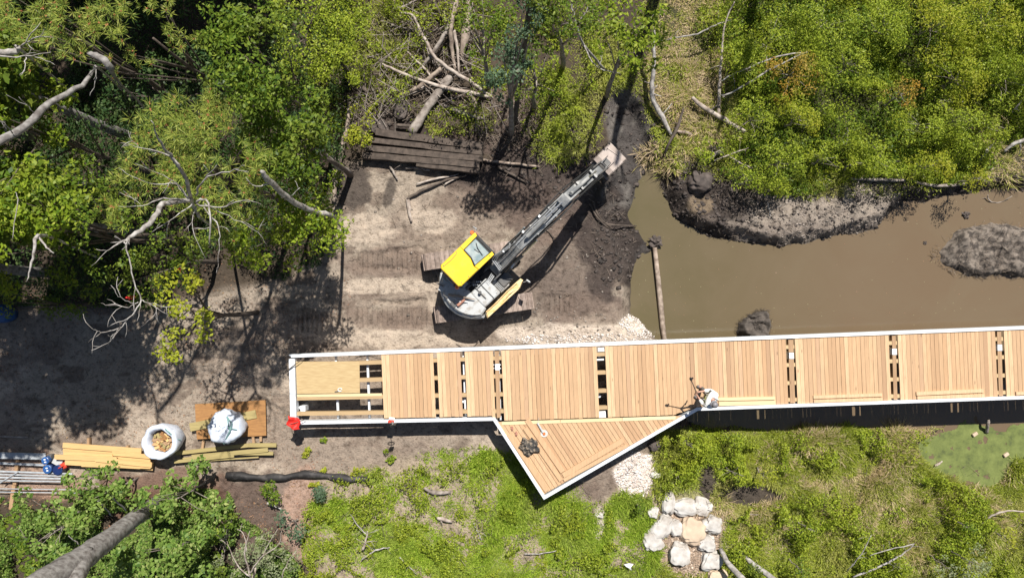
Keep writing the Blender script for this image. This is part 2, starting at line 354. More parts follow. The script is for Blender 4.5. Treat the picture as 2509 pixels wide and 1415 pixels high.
def z_true(x, y):
    L = land(x, y)
    rough = .10 * (fbm(x, y, 2.2, 4, 3) - .5) + .06 * (fbm(x, y, .5, 3, 8) - .5)
    dw = sdf(x, y, WATER) + .55 * (fbm(x, y, .9, 4, 5) - .5)
    db = sdf(x, y, BANK); bk = smooth(-db / .35)
    rough = rough + bk * (.42 * (fbm(x, y, 1.0, 5, 11) - .42) + .22 * (fbm(x, y, .3, 3, 12) - .5))
    dc = sdf(x, y, CHAN); ck = smooth(-dc / .45)
    L = L * (1 - ck) + ck * (-.83 + .12 * (fbm(x, y, .35, 3, 14) - .4)) + rough * (1 - .6 * ck)
    px, py = to_px(x, y)
    # cleat marks and low ruts left by the tracks on the pad
    for (x0, x1, yy) in ((840, 1060, 775), (840, 1040, 640), (1300, 1420, 745), (700, 860, 790)):
        mk = smooth((px - x0) / 40) * smooth((x1 - px) / 20) * smooth((26 - abs(py - yy)) / 6)
        L = L - mk * (.05 + .055 * np.sin(px * .52))
    # broken ledges and scrape lines in the dirt
    for (x0, x1, y0, dep) in ((880, 1060, 738, .10), (905, 1080, 606, .09), (870, 1010, 655, .05), (850, 1060, 800, .05), (1240, 1420, 700, .06), (1330, 1540, 770, .05), (900, 1100, 560, .05), (300, 620, 880, .06), (620, 820, 720, .05)):
        yy = y0 + 10 * (fbm(px / 60, py * 0, 1, 3, int(y0)) - .5) * 2; t = (py - yy) / 5.0
        L = L - dep * smooth((px - x0) / 30) * smooth((x1 - px) / 30) * np.where(t > 0, np.exp(-t * t / 3), np.exp(-t * t * 2)) * (fbm(x, y, .5, 2, 66) > .35)
    L = L + .05 * (fbm(x, y * 2.2, 1.0, 5, 67) - .5)
    up = smooth(np.clip(dw, 0, None) / .55)
    z = np.where(dw < 0, WZ - .03 - np.minimum(.5, -dw * .4), (WZ - .03) + (L - WZ + .03) * up)
    dd = sdf(x, y, DUCK); z = np.where(dd < .3, np.minimum(z, np.where(dd < 0, WZ - .08, WZ - .08 + (z - WZ + .08) * np.clip(dd, 0, .3) / .3)), z)
    return z
GX0, GX1, GY0, GY1, GS = -24.0, 24.0, -14.5, 15.5, .06
gx = np.arange(GX0, GX1 + GS, GS); gy = np.arange(GY0, GY1 + GS, GS)
XX, YY = np.meshgrid(gx, gy); ZZ = z_true(XX, YY)
def zt(x, y):
    x = np.clip(np.asarray(x, float), GX0, GX1 - GS); y = np.clip(np.asarray(y, float), GY0, GY1 - GS)
    u = (x - GX0) / GS; v = (y - GY0) / GS; i = u.astype(int); j = v.astype(int); u -= i; v -= j
    return (ZZ[j, i] * (1 - u) + ZZ[j, i + 1] * u) * (1 - v) + (ZZ[j + 1, i] * (1 - u) + ZZ[j + 1, i + 1] * u) * v
def zg(x, y): return float(zt(np.array([x]), np.array([y]))[0])
def onground(px, py, up=0.0):
    z = 0.0
    for _ in range(4): p = at(px, py, z); z = zg(p.x, p.y) + up
    return at(px, py, z)
# ---------------------------------------------------------------- ground sheet
def build_ground():
    ext = np.array([1.0, 3, 7, 15, 35, 80, 180, 420])
    ax = np.concatenate([GX0 - ext[::-1], gx, gx[-1] + ext]); ay = np.concatenate([GY0 - ext[::-1], gy, gy[-1] + ext])
    X, Y = np.meshgrid(ax, ay); Z = zt(X, Y)
    Z = np.where((X < GX0) | (X > gx[-1]) | (Y < GY0) | (Y > gy[-1]), np.clip(Z, -.5, .2), Z)
    px, py = to_px(X, Y)
    n1 = fbm(X, Y, 1.6, 4, 21); n2 = fbm(X, Y, .6, 4, 31); n3 = fbm(X, Y, 4, 3, 41)
    def lerp(c, d, k): return c + (np.array(d) - c) * k[..., None]
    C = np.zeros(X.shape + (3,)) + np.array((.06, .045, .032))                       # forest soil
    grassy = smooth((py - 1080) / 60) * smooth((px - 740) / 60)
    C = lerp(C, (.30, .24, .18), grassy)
    pad = polyw([(820, 400), (1000, 400), (1230, 420), (1440, 460), (1470, 560), (1545, 690), (1560, 790), (1640, 840), (1660, 1010), (1560, 1130), (1450, 1260), (1200, 1140), (1000, 1110), (760, 1180), (700, 1300), (640, 1180), (0, 1210), (-600, 1220), (-600, 740), (300, 760), (640, 700), (800, 640)])
    k = smooth(.5 - (sdf(X, Y, pad) + .5 * (n1 - .5)) / .5)
    C = lerp(C, (.285, .235, .187), k)
    n5 = fbm(X, Y * 1.8, .9, 5, 47); C = lerp(C, (.15, .115, .09), k * smooth((n5 - .56) * 14) * .85); C = lerp(C, (.22, .17, .135), k * smooth((n3 - .52) * 9) * .6)
    C = lerp(C, (.40, .33, .265), k * smooth((n1 - .56) * 6) * .7)
    def blob(cx, cy, rx, ry, col, st, rot=0.0, edge=.35, s=.35):
        nonlocal C
        a = R(rot); u = (px - cx) * math.cos(a) + (py - cy) * math.sin(a); v = -(px - cx) * math.sin(a) + (py - cy) * math.cos(a)
        d = np.sqrt((u / rx) ** 2 + (v / ry) ** 2) + 1.1 * (n2 - .5) + .5 * (n1 - .5)
        C = lerp(C, col, st * smooth((1 - d) / edge + .5))
    MUD_SHADE = (.085, .062, .052); MUD2 = (.15, .11, .088); DK = (.05, .038, .033); GRN = (.22, .22, .08)
    for b in [(1000, 780, 160, 26, MUD2, .7), (960, 640, 130, 34, MUD2, .75), (1400, 640, 120, 110, (.13, .10, .082), .8), (1360, 720, 140, 70, (.13, .10, .082), .85), (1380, 500, 110, 70, DK, .9), (1440, 760, 100, 40, MUD2, .6), (1330, 480, 130, 90, MUD_SHADE, .9), (1260, 420, 150, 60, DK, .95), (1290, 500, 90, 70, MUD_SHADE, .9), (1200, 470, 40, 50, MUD_SHADE, .7), (1330, 560, 60, 50, MUD2, .9), (1380, 360, 100, 90, DK, .85),  # some mud blobs north of the excavator also paint in the tree shadow
              (880, 700, 80, 60, MUD2, .4), (1180, 520, 120, 60, MUD2, .5), (1150, 345, 90, 60, MUD_SHADE, .9), (1260, 300, 70, 70, MUD_SHADE, .8), (960, 290, 60, 60, DK, .9), (1010, 330, 40, 40, DK, .8), (900, 560, 60, 40, (.39, .32, .255), .8), (1060, 540, 60, 30, (.39, .32, .255), .8), (960, 700, 140, 16, (.39, .32, .255), .9), (1000, 830, 160, 22, (.39, .32, .255), .9), (1490, 1180, 60, 40, MUD2, .6), (1420, 1230, 60, 40, MUD2, .4), (1800, 1060, 190, 18, MUD2, .9), (2200, 1055, 200, 14, MUD2, .7),
              (1700, 1035, 60, 20, MUD_SHADE, .9), (400, 1210, 200, 60, (.13, .07, .05), .7), (100, 1170, 120, 60, (.30, .19, .14), .7), (640, 1230, 90, 90, (.12, .085, .07), .8), (740, 1260, 50, 100, (.33, .22, .17), .8), (590, 900, 120, 120, (.2, .155, .125), .5), (2480, 1120, 50, 60, MUD2, .8),
              (1690, 180, 90, 130, (.42, .31, .18), .7), (1640, 380, 70, 40, (.36, .28, .17), .7), (2450, 380, 100, 70, (.27, .2, .15), .9), (1230, 240, 120, 30, MUD2, .5), (800, 810, 70, 25, (.36, .29, .23), .5)]: blob(*b)
    # the green meadow parts have greenish thatch between the blades
    C = lerp(C, GRN, .75 * smooth((py - 1120) / 60) * smooth((px - 1620) / 80)); C = lerp(C, (.05, .05, .022), .92 * smooth((440 - py) / 60) * smooth((px - 1580) / 60))  # soil under the thicket is darkened so its hollows read as shade
    blob(1850, 1222, 100, 28, DK, .95); blob(1738, 1185, 30, 46, DK, .95)
    k = smooth(.5 - (sdf(X, Y, CHAN) + .3 * (n2 - .5)) / .3); C = lerp(C, (.085, .074, .069), k); C = lerp(C, (.15, .135, .122), k * smooth((n2 - .52) * 8))
    k = smooth(.5 - (sdf(X, Y, BANK) + .3 * (n2 - .5)) / .3); C = lerp(C, (.045, .035, .030), k); C = lerp(C, (.15, .12, .10), k * smooth((n2 - .6) * 9) * .8)
    blob(2030, 520, 190, 75, (.25, .21, .175), .95, -6); blob(1720, 500, 30, 22, (.2, .15, .1), .7); blob(1495, 590, 75, 125, DK, .9)
    blob(2000, 560, 220, 18, (.16, .13, .11), .5)
    k = smooth(.5 - (sdf(X, Y, GRAV1) + .3 * (n2 - .5)) / .2); C = lerp(C, (.66, .55, .48), k)
    k = smooth(.5 - (sdf(X, Y, GRAV2) + .3 * (n2 - .5)) / .2); C = lerp(C, (.30, .22, .16), k)
    blob(1420, 820, 170, 26, (.50, .42, .35), .8); blob(1560, 800, 40, 22, (.55, .47, .38), .8)
    blob(1470, 1290, 18, 40, (.5, .44, .38), .8); blob(2150, 1178, 70, 10, (.6, .5, .36), .8, -3); blob(870, 460, 45, 52, (.075, .06, .05), .97, 10, .25); blob(955, 470, 14, 42, (.05, .04, .035), .8, 15)
    wet = smooth(1 - (Z - WZ) / .16); C = C * (1 - .45 * wet[..., None])
    V = np.stack([X, Y, Z], -1).reshape(-1, 3); nx, ny = len(ax), len(ay)
    i = np.arange(nx - 1)[None, :] + np.arange(ny - 1)[:, None] * nx; i = i.reshape(-1)
    F = np.stack([i, i + 1, i + 1 + nx, i + nx], 1)
    m, n = newmat('soil')
    att = n('ShaderNodeAttribute', attribute_name='soil').outputs['Color']
    p = n.pos(); a = n.noise(3.2, 8, p, .65); a2 = n.noise(6.5, 6, n.map(p, (1, 1.25, 1)), .65); b = n.noise(17, 3, p, .6); c = n.noise(70, 3, p, .6)
    col = n.mix(1.0, att, n.ramp(a, [(.3, (.55, .53, .51)), (.46, (1, 1, 1)), (.72, (1.22, 1.2, 1.18))]), 'MULTIPLY')
    col = n.mix(1.0, col, n.ramp(b, [(.30, (.78, .76, .74)), (.5, (1, 1, 1)), (.75, (1.16, 1.15, 1.13))]), 'MULTIPLY')
    col = n.mix(1.0, col, n.ramp(a2, [(.34, (.55, .53, .51)), (.46, (1, 1, 1)), (.62, (1.05, 1.05, 1.04)), (.75, (1.25, 1.23, 1.2))]), 'MULTIPLY')
    peb = n('ShaderNodeTexVoronoi', {'Vector': p, 'Scale': 17.0}).outputs['Distance']
    col = n.mix(n.ramp(n('ShaderNodeMath', {0: peb, 1: b}, operation='ADD').outputs[0], [(.30, (.4, .4, .4)), (.35, (0, 0, 0))]), col, n.mix(.5, att, (.7, .62, .54)))
    h = n('ShaderNodeMath', {0: a, 1: n('ShaderNodeMath', {0: b, 1: .35}, operation='MULTIPLY')}, operation='ADD').outputs[0]
    n.done(n.bsdf(col, .88, 0, n.bump(h, .7, .12), .25))
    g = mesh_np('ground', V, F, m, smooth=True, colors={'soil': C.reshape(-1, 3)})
    tag(g, kind='structure'); return g
build_ground()
# ---------------------------------------------------------------- water and duckweed
def build_water():
    # one closed outline slightly larger than the pond, at water level; the banks rise through it
    me = MB(); me.add([(-2, -14, WZ), (400, -40, WZ), (400, 40, WZ), (-2, 14, WZ)], [(0, 1, 2, 3)])
    m, n = newmat('pond_water')
    p = n.pos(); f = n.noise(.30, 6, p, .6, 1.2); g = n('ShaderNodeSeparateXYZ', {0: p})
    t = n('ShaderNodeMapRange', {'Value': g.outputs[0], 'From Min': 4.0, 'From Max': 13.0}).outputs[0]
    col = n.mix(t, (.105, .088, .044), (.145, .102, .062)); col = n.mix(n.ramp(f, [(.4, (0, 0, 0)), (.7, (.5, .5, .85))]), col, (.155, .118, .074))
    speck = n('ShaderNodeTexVoronoi', {'Vector': p, 'Scale': 3.2}).outputs['Distance']
    col = n.mix(n.ramp(speck, [(.035, (.7, .7, .7)), (.055, (0, 0, 0))]), col, (.34, .32, .18))
    n.done(n.bsdf(col, .12, 0, n.bump(n.noise(5, 3, p), .05, .01), .5))
    tag(me.build('water', m), kind='structure')
    m, n = newmat('duckweed'); p = n.pos(); a = n.noise(2.5, 8, p, .7)
    n.done(n.bsdf(n.ramp(a, [(.3, (.06, .075, .028)), (.46, (.12, .145, .04)), (.7, (.18, .21, .06))]), .7, 0, n.bump(n.noise(60, 2, p), .3, .01), .3))
    x0, y0 = DUCK.min(0) - .5; x1, y1 = DUCK.max(0) + .5; g = .035; X, Y = np.meshgrid(np.arange(x0, x1, g), np.arange(y0, y1, g))
    d = sdf(X, Y, DUCK) + 1.0 * (fbm(X, Y, 1.1, 4, 98) - .5) - .12; hole = fbm(X, Y, .35, 4, 99) > .72; on = (d < 0) & ~hole & (d < -.0); nx = X.shape[1]; idx = np.argwhere(on[:-1, :-1]); i = idx[:, 0] * nx + idx[:, 1]
    V = np.stack([X, Y, np.full(X.shape, WZ + .006) + .004 * vnoise(X, Y, .1, 4)], -1).reshape(-1, 3); F = np.stack([i, i + 1, i + 1 + nx, i + nx], 1); u, inv = np.unique(F, return_inverse=True)
    tag(mesh_np('duckweed', V[u], inv.reshape(F.shape), m), 'ragged pale green duckweed sheet on the small pool south of the boardwalk', kind='stuff')
build_water()
# ---------------------------------------------------------------- foliage in bulk
def unit(v): return v / (np.linalg.norm(v, axis=1, keepdims=True) + 1e-9)
def leaf_quads(C, T, B, L, W, droop=0.0):
    """rhombic leaves: centre, long axis, side axis, half length, half width"""
    T = T * L[:, None]; B = B * W[:, None]; n = len(C); V = np.empty((n, 4, 3))
    V[:, 0] = C - T; V[:, 1] = C + B + T * .15; V[:, 2] = C + T; V[:, 3] = C - B + T * .15
    if droop: V[:, 1, 2] -= droop * L; V[:, 3, 2] += droop * L * .5
    return V.reshape(-1, 3)
def quadsF(n): return np.arange(n * 4).reshape(n, 4)
def rand_leaves(C, Nrm, size, aspect=.5, var=.35):
    n = len(C); r = rng.normal(size=(n, 3)); T = unit(np.cross(Nrm, r)); B = np.cross(unit(Nrm), T)
    L = size * (1 + var * rng.uniform(-1, 1, n)); return leaf_quads(C, T, B, L, L * aspect, .15)
def clump_pts(clumps, dens, flat=.65, shell=.5, minn=12):
    P = []; Nn = []
    for (x, y, z, r) in clumps:
        n = max(minn, int(dens * r * r)); d = unit(rng.normal(size=(n, 3))); d[:, 2] = np.where(rng.random(n) < .75, np.abs(d[:, 2]), d[:, 2])
        rr = r * (shell + (1 - shell) * rng.random(n) ** .6) * (1 + .25 * np.sin(d[:, 0] * 5 + x * 3) * np.cos(d[:, 1] * 4 + y * 2))
        o = d * rr[:, None]; o[:, 2] *= flat
        P.append(np.array([x, y, z]) + o); Nn.append(unit(d * .6 + np.array([0, 0, .7]) + rng.normal(size=(n, 3)) * .55))
    return np.concatenate(P), np.concatenate(Nn)
def needle_tufts(P, L=.13, n=15, w=.007):
    k = len(P); az = rng.random((k, n)) * 6.283; el = rng.uniform(-.1, 1.0, (k, n)); a0 = rng.normal(size=(k, 1, 3)) * .25
    D = np.stack([np.cos(az) * np.cos(el), np.sin(az) * np.cos(el), np.sin(el)], -1) + a0; D = unit(D.reshape(-1, 3))
    LL = L * rng.uniform(.7, 1.2, k * n); C = np.repeat(P, n, 0) + D * LL[:, None] * .5
    B = unit(np.cross(D, np.array([[0, 0, 1.]]) + rng.normal(size=D.shape) * .3)); return leaf_quads(C, D, B, LL * .5, np.full(k * n, w))
def twig_prisms(P, D, L, r):
    """thin three sided sticks"""
    D = unit(D); A = unit(np.cross(D, np.array([[.1, .2, 1.]]))); B = np.cross(D, A); n = len(P); V = np.empty((n, 6, 3))
    for k in range(3):
        a = 2.094 * k; off = (A * math.cos(a) + B * math.sin(a)) * r[:, None]
        V[:, k] = P - D * L[:, None] / 2 + off; V[:, 3 + k] = P + D * L[:, None] / 2 + off * .6
    i = (np.arange(n) * 6)[:, None]
    F = np.concatenate([i + np.array([[0, 1, 4, 3]]), i + np.array([[1, 2, 5, 4]]), i + np.array([[2, 0, 3, 5]])]); return V.reshape(-1, 3), F
def chunks(P, r, flat=.6):
    n = len(P); base = np.array([(1, 0, 0), (-1, 0, 0), (0, 1, 0), (0, -1, 0), (0, 0, 1), (0, 0, -1), (.6, .6, .5), (-.6, -.55, .5), (.55, -.6, -.4), (-.6, .55, -.4)])
    f = np.array([(4, 6, 2), (4, 0, 6), (6, 0, 2), (4, 7, 3), (4, 1, 7), (7, 1, 3), (4, 2, 1), (4, 3, 0), (5, 0, 8), (0, 3, 8), (8, 3, 5), (5, 9, 2), (5, 1, 9), (9, 1, 2), (5, 2, 0), (5, 3, 1)])
    V = base[None] * (1 + .35 * rng.uniform(-1, 1, (n, 10, 1))) * r[:, None, None]; V[:, :, 2] *= flat
    a = rng.random(n) * 6.28; c, s = np.cos(a)[:, None], np.sin(a)[:, None]; x = V[:, :, 0] * c - V[:, :, 1] * s; y = V[:, :, 0] * s + V[:, :, 1] * c
    V[:, :, 0] = x * 1.2; V[:, :, 1] = y; V = V + P[:, None]
    return V.reshape(-1, 3), (np.arange(n)[:, None, None] * 10 + f[None]).reshape(-1, 3)
def scatter(n, box, fn):
    """candidate points in a pixel box, kept with probability fn(x, y, px, py)"""
    x0, y0, x1, y1 = box; px = rng.uniform(x0, x1, n); py = rng.uniform(y0, y1, n); k = CAM_Z / FPX
    x = (px - CX) * k; y = -(py - CY) * k; keep = rng.random(n) < fn(x, y, px, py); return x[keep], y[keep]
FULL = (-120, -120, 2640, 1540)
def S(px, py, z=0.0): return (px - CX) * (CAM_Z - z) / FPX, -(py - CY) * (CAM_Z - z) / FPX
def ell(px, py, L):
    t = np.zeros_like(px)
    for (cx, cy, rx, ry, st) in L: t = np.maximum(t, st * smooth((1.15 - np.sqrt(((px - cx) / rx) ** 2 + ((py - cy) / ry) ** 2)) / .35))
    return t
def grass_patch(name, label, mat, n, box, fn, Lr=(.14, .32), lean=(.5, 1.2), w=.012, per=6, spread=.06):
    x, y = scatter(n, box, fn); k = len(x); x = np.repeat(x, per) + rng.normal(size=k * per) * spread; y = np.repeat(y, per) + rng.normal(size=k * per) * spread
    az = rng.random(k * per) * 6.283 + .8 * (fbm(x, y, 2, 2, 51) - .5); th = rng.uniform(*lean, k * per); L = rng.uniform(*Lr, k * per) * (.35 + 1.5 * smooth((fbm(x, y, 1.1, 4, 61) - .34) * 3))
    D = np.stack([np.cos(az) * np.sin(th), np.sin(az) * np.sin(th), np.cos(th)], -1); z = zt(x, y)
    ok = z > WZ - .02; x, y, z, D, L = x[ok], y[ok], z[ok], D[ok], L[ok]
    C = np.stack([x, y, z], -1) + D * L[:, None] * .5; B = unit(np.cross(D, np.array([[0, 0, 1.]]) + rng.normal(size=D.shape) * .4))
    o = mesh_np(name, leaf_quads(C, D, B, L * .5, np.full(len(L), w)), quadsF(len(L)), mat); return tag(o, label, kind='stuff')
def leaf_cover(name, label, mat, n, box, fn, H=(.05, .6), size=.045, hs=.9, seed=71, up=.8, sharp=4.5, jit=.75):
    x, y = scatter(n, box, fn); h = H[0] + (H[1] - H[0]) * smooth((fbm(x, y, hs, 3, seed) - .38) * sharp); z = zt(x, y); ok = z > WZ - .03; x, y, z, h = x[ok], y[ok], z[ok], h[ok]
    e = .15; gxh = (fbm(x + e, y, hs, 3, seed) - fbm(x - e, y, hs, 3, seed)) * (H[1] - H[0]) / (2 * e) * 1.5; gyh = (fbm(x, y + e, hs, 3, seed) - fbm(x, y - e, hs, 3, seed)) * (H[1] - H[0]) / (2 * e) * 1.5
    C = np.stack([x, y, z + h * rng.random(len(x)) ** .45], -1); Nn = unit(np.stack([-gxh, -gyh, np.full(len(x), up)], -1) + rng.normal(size=(len(x), 3)) * jit)
    V = rand_leaves(C, Nn, size); o = mesh_np(name, V, quadsF(len(V) // 4), mat); return tag(o, label, kind='stuff')
# ================================================================ BOARDWALK
DZ = 1.10
def dk(px, py, z=DZ): return at(px, py, DZ) + Vector((0, 0, z - DZ))
yT = lambda x: 868 - .0386 * (x - 708) + 8                                  # inside of the far rim
def yB(x):
    if x < 1209: return 1029 - .0206 * (x - 722)
    if x < 1650: return 1031 - .033 * (x - 1228)
    if x < 1706: return 1017 + (997 - 1017) * (x - 1650) / 56
    return 997 - .03375 * (x - 1709)
def clip_half(poly, n, c, keep_less):
    out = []
    for i in range(len(poly)):
        a, b = poly[i], poly[(i + 1) % len(poly)]; da = a[0] * n[0] + a[1] * n[1] - c; db = b[0] * n[0] + b[1] * n[1] - c
        if not keep_less: da, db = -da, -db
        if da <= 0: out.append(a)
        if (da < 0 < db) or (db < 0 < da): t = da / (da - db); out.append((a[0] + (b[0] - a[0]) * t, a[1] + (b[1] - a[1]) * t))
    return out
bw = empty('boardwalk', (0, -2.4, 0), 'timber plank boardwalk on a white galvanised frame with a triangular lookout, crossing the muddy pond', 'boardwalk')
def deck_poly(mb, pts, z0, z1): mb.prism([tuple(dk(a, b))[:2] for a, b in pts], z0, z1)
PANELS = [(934, 1061), (1070, 1127.5), (1138, 1207.5), (1228, 1461), (1482, 1925), (1947, 2177), (2199, 2438), (2459, 2700)]
for (a, b) in PANELS:
    mb = MB(); n = round((b - a) / 9.95); wd = (b - a) / n
    for k in range(n):
        x0 = a + k * wd + random.uniform(.15, .5); x1 = a + (k + 1) * wd - random.uniform(.15, .45); f = lambda x: x + .044 * (yB(x) - yT(x))
        t = random.uniform(-.6, .6); sk = random.uniform(-.3, .3)
        deck_poly(mb, [(x0, yT(x0) + 1.2 + t), (x1, yT(x1) + 1.2 + t), (f(x1) + sk, yB(f(x1)) - 1 + t), (f(x0) + sk, yB(f(x0)) - 1 + t)], DZ - .034, DZ + random.uniform(-.002, .002))
    mb.build('deck_panel', M['deck'], bw)
# triangular lookout
TRI = [(1219, 1033), (1672, 1018), (1333, 1209)]
mb = MB(); d = Vector((125, 194)).normalized(); nn = (d.y, -d.x); cs = [p[0] * nn[0] + p[1] * nn[1] for p in TRI]; lo, hi = min(cs), max(cs); c = lo
while c < hi:
    pl = clip_half(clip_half(TRI, nn, c + 9.6, True), nn, c + .4, False)
    if len(pl) >= 3: deck_poly(mb, pl, DZ - .034, DZ + random.uniform(-.002, .002))
    c += 10.05
mb.build('lookout_deck', M['deck_d'], bw)
mb = MB()
for (x0, x1) in ((1229, 1372), (1373, 1524), (1525, 1655)):
    deck_poly(mb, [(x0, 1036 - .033 * (x0 - 1228) - 4), (x1, 1036 - .033 * (x1 - 1228) - 4), (x1, 1036 - .033 * (x1 - 1228) + 4.4), (x0, 1036 - .033 * (x0 - 1228) + 4.4)], DZ + .004, DZ + .02)
mb.build('seam_board', M['pale'], bw)
# rim
def rim(mb, a, b, wpx=8, z0=.80, z1=1.17, side=1):
    A, B = dk(*a), dk(*b); e = (B - A).normalized(); nrm = Vector((e.y, -e.x, 0)) * side * (wpx / 70)
    mb.prism([tuple(p)[:2] for p in (A, B, B + nrm, A + nrm)], z0, z1)
OUT = [(708, 868), (2700, 791.1), (2700, 969.6), (1709, 1004.5), (1332.5, 1222), (1208.5, 1029), (712, 1039)]
def inset(i, dpx=8.0):
    P = OUT[i]; A = OUT[i - 1]; B = OUT[(i + 1) % len(OUT)]
    def nrm(u, v): e = Vector((v[0] - u[0], v[1] - u[1])).normalized(); return Vector((-e.y, e.x))
    n1, n2 = nrm(A, P), nrm(P, B); k = dpx / (1 + n1.dot(n2)); v = (n1 + n2) * k; return (P[0] + v.x, P[1] + v.y)
INN = [inset(i, 14 if False else 7.5) for i in range(len(OUT))]
mb = MB()
for i in (0, 2, 3, 4, 5): j = (i + 1) % len(OUT); deck_poly(mb, [OUT[i], OUT[j], INN[j], INN[i]], .82, 1.155)
mb.build('rim_beam', M['galv'], bw)
mb = MB(); deck_poly(mb, [(709, 878), (723, 878), (727, 1030), (713, 1030)], .82, 1.165); deck_poly(mb, [(734, 995), (746, 995), (746, 1008), (734, 1008)], .6, 1.0)
mb.build('end_beam', M['galv'], bw)
# joists, galvanised cross beams, beams in the gaps
for fr in (.125, .39, .655, .90):
    mb = MB()
    for (x0, x1) in ((727, 1300), (1301, 1900), (1901, 2690)):
        jy = lambda x: yT(x) + fr * ((1029 - .0206 * (x - 722) if x < 1216 else 1003.5 + (x - 1709) * -.03375 + (0 if x > 1500 else 6)) - yT(x))
        deck_poly(mb, [(x0, jy(x0) - 4.6), (x1, jy(x1) - 4.6), (x1, jy(x1) + 4.6), (x0, jy(x0) + 4.6)], .86, 1.060)
    mb.build('joist', M['joist'], bw)
for x in (818, 896, 1134, 1220, 1300, 1380, 1560, 1640, 1720, 1800, 1880, 2020, 2100, 2270, 2350, 2530, 2620):
    mb = MB(); x2 = x + 6; deck_poly(mb, [(x - 2.4, yT(x)), (x + 2.4, yT(x)), (x2 + 2.4, yB(x2)), (x2 - 2.4, yB(x2))], .72, .85); mb.build('cross_beam', M['galv'], bw)
for (x, wd_, cap) in ((1217, 10, True), (1938.5, 12, True), (2191, 9, True), (2449.5, 10, True)):
    mb = MB(); ya = yT(x) + 1; yb = (1025 if x < 1300 else yB(x + 6)) - 2; f = lambda y: x + .03 * (y - ya)
    for (u, v) in ((ya, ya + 33), (ya + 50, yb)): deck_poly(mb, [(f(u) - wd_ / 2, u), (f(u) + wd_ / 2, u), (f(v) + wd_ / 2, v), (f(v) - wd_ / 2, v)], .90, 1.068)
    mb.build('gap_board', M['brownboard'], bw)
    mb = MB(); u, v = ya + 34, ya + 49; deck_poly(mb, [(f(u) - 5, u), (f(u) + 6, u), (f(v) + 6, v), (f(v) - 5, v)], .9, 1.075)
    for q in (u + 3, v - 3): deck_poly(mb, [(x - 11, q - 1), (x + 11, q - 1), (x + 11, q + 1), (x - 11, q + 1)], .86, .90)
    mb.build('pile_cap', M['whitecap'], bw)
mb = MB(); deck_poly(mb, [(1465, 852), (1480, 851), (1481, 860), (1466, 861)], .9, 1.06); mb.build('pile_cap', M['whitecap'], bw)
mb = MB(); deck_poly(mb, [(1463, 880), (1482, 879), (1482, 883), (1463, 884)], .88, .93); mb.build('bracket_plate', M['whitecap'], bw)
mb = MB(); deck_poly(mb, [(1468, 1008), (1484, 1007), (1485, 1022), (1468, 1023)], .95, 1.07); mb.build('bracket_plate', M['whitecap'], bw)
for x in (730, 1134, 1218, 1471, 1700, 1938, 2189, 2449, 2680):
    for fr in (.18, .84):
        p = dk(x, yT(x) + fr * 150); mb = MB(); zb = zg(p.x, p.y) - .5; mb.cyl((p.x, p.y, (zb + .8) / 2), .06, .8 - zb, 12); mb.build('pile', M['galv'], bw)
for p in ((1328, 1188), (1262, 1095), (1560, 1075)):
    q = dk(*p); mb = MB(); zb = zg(q.x, q.y) - .5; mb.cyl((q.x, q.y, (zb + .8) / 2), .06, .8 - zb, 12); mb.build('pile', M['galv'], bw)
mb = MB()
for (a, b) in (((1270, 1105), (1520, 1100)), ((1300, 1155), (1420, 1150)), ((1240, 1062), (1600, 1052))):
    A, B = dk(*a), dk(*b); mb.prism([(A.x, A.y - .05), (B.x, B.y - .05), (B.x, B.y + .05), (A.x, A.y + .05)], .86, 1.062)
mb.build('lookout_joist', M['joist'], bw)
# loose boards and sheets resting on the boardwalk
def board(name, label, cat, a, b, wpx, z0, th, mat, group=None, zref=None, dz=0.0):
    """a plank from pixel a to pixel b (ends of its centre line), lying at height z0"""
    zz = z0 if zref is None else zref; A, B = at(a[0], a[1], zz), at(b[0], b[1], zz); A.z = B.z = z0; e = (B - A); L = e.length; e.normalize(); n = Vector((-e.y, e.x, 0)) * wpx / (2 * FPX / (CAM_Z - zz))
    o0 = (A + B) / 2; mb = MB(Matrix.Translation((0, 0, 0)))
    mb.prism([tuple(p)[:2] for p in (A - n, B - n, B + n, A + n)], z0, z0 + th, .004)
    o = mb.build(name, mat); me = o.data
    for v in me.vertices: v.co -= o0
    o.location = o0
    if dz: o.rotation_euler = (0, math.atan2(dz, L), 0)
    return tag(o, label, cat, group)
LB = [((1759, 977), (1898, 974), 8, M['pale'], 'inner pale board of the pair laid along the near rim just right of the worker'), ((1761, 988), (1899, 985), 10, M['pale'], 'outer pale board of the pair against the near rim just right of the worker'),
      ((1992, 972), (2160, 966), 8, M['deck'], 'upper loose board of the pair on the deck section second from the right edge'), ((1993, 982), (2161, 977), 7.5, M['deck'], 'lower loose board of the pair on the deck section second from the right edge'),
      ((2244, 963.5), (2408, 956), 9, M['deck'], 'upper loose board with darker left end near the last full deck section rim'), ((2246, 973.5), (2411, 968), 8, M['deck'], 'lower loose board close against the white rim of the last full deck section'), ((2488, 963), (2600, 959), 8, M['deck'], 'short visible end of a loose board cut by the right edge of the photo')]
for a, b, wpx, mt, lab in LB: board('loose_board', lab, 'board', a, b, wpx, DZ + .006, .045, mt, 'loose boards lying on the boardwalk')
def tl(px, py): return (1180 + px / 3.2157, 800 + py / 3.2157)
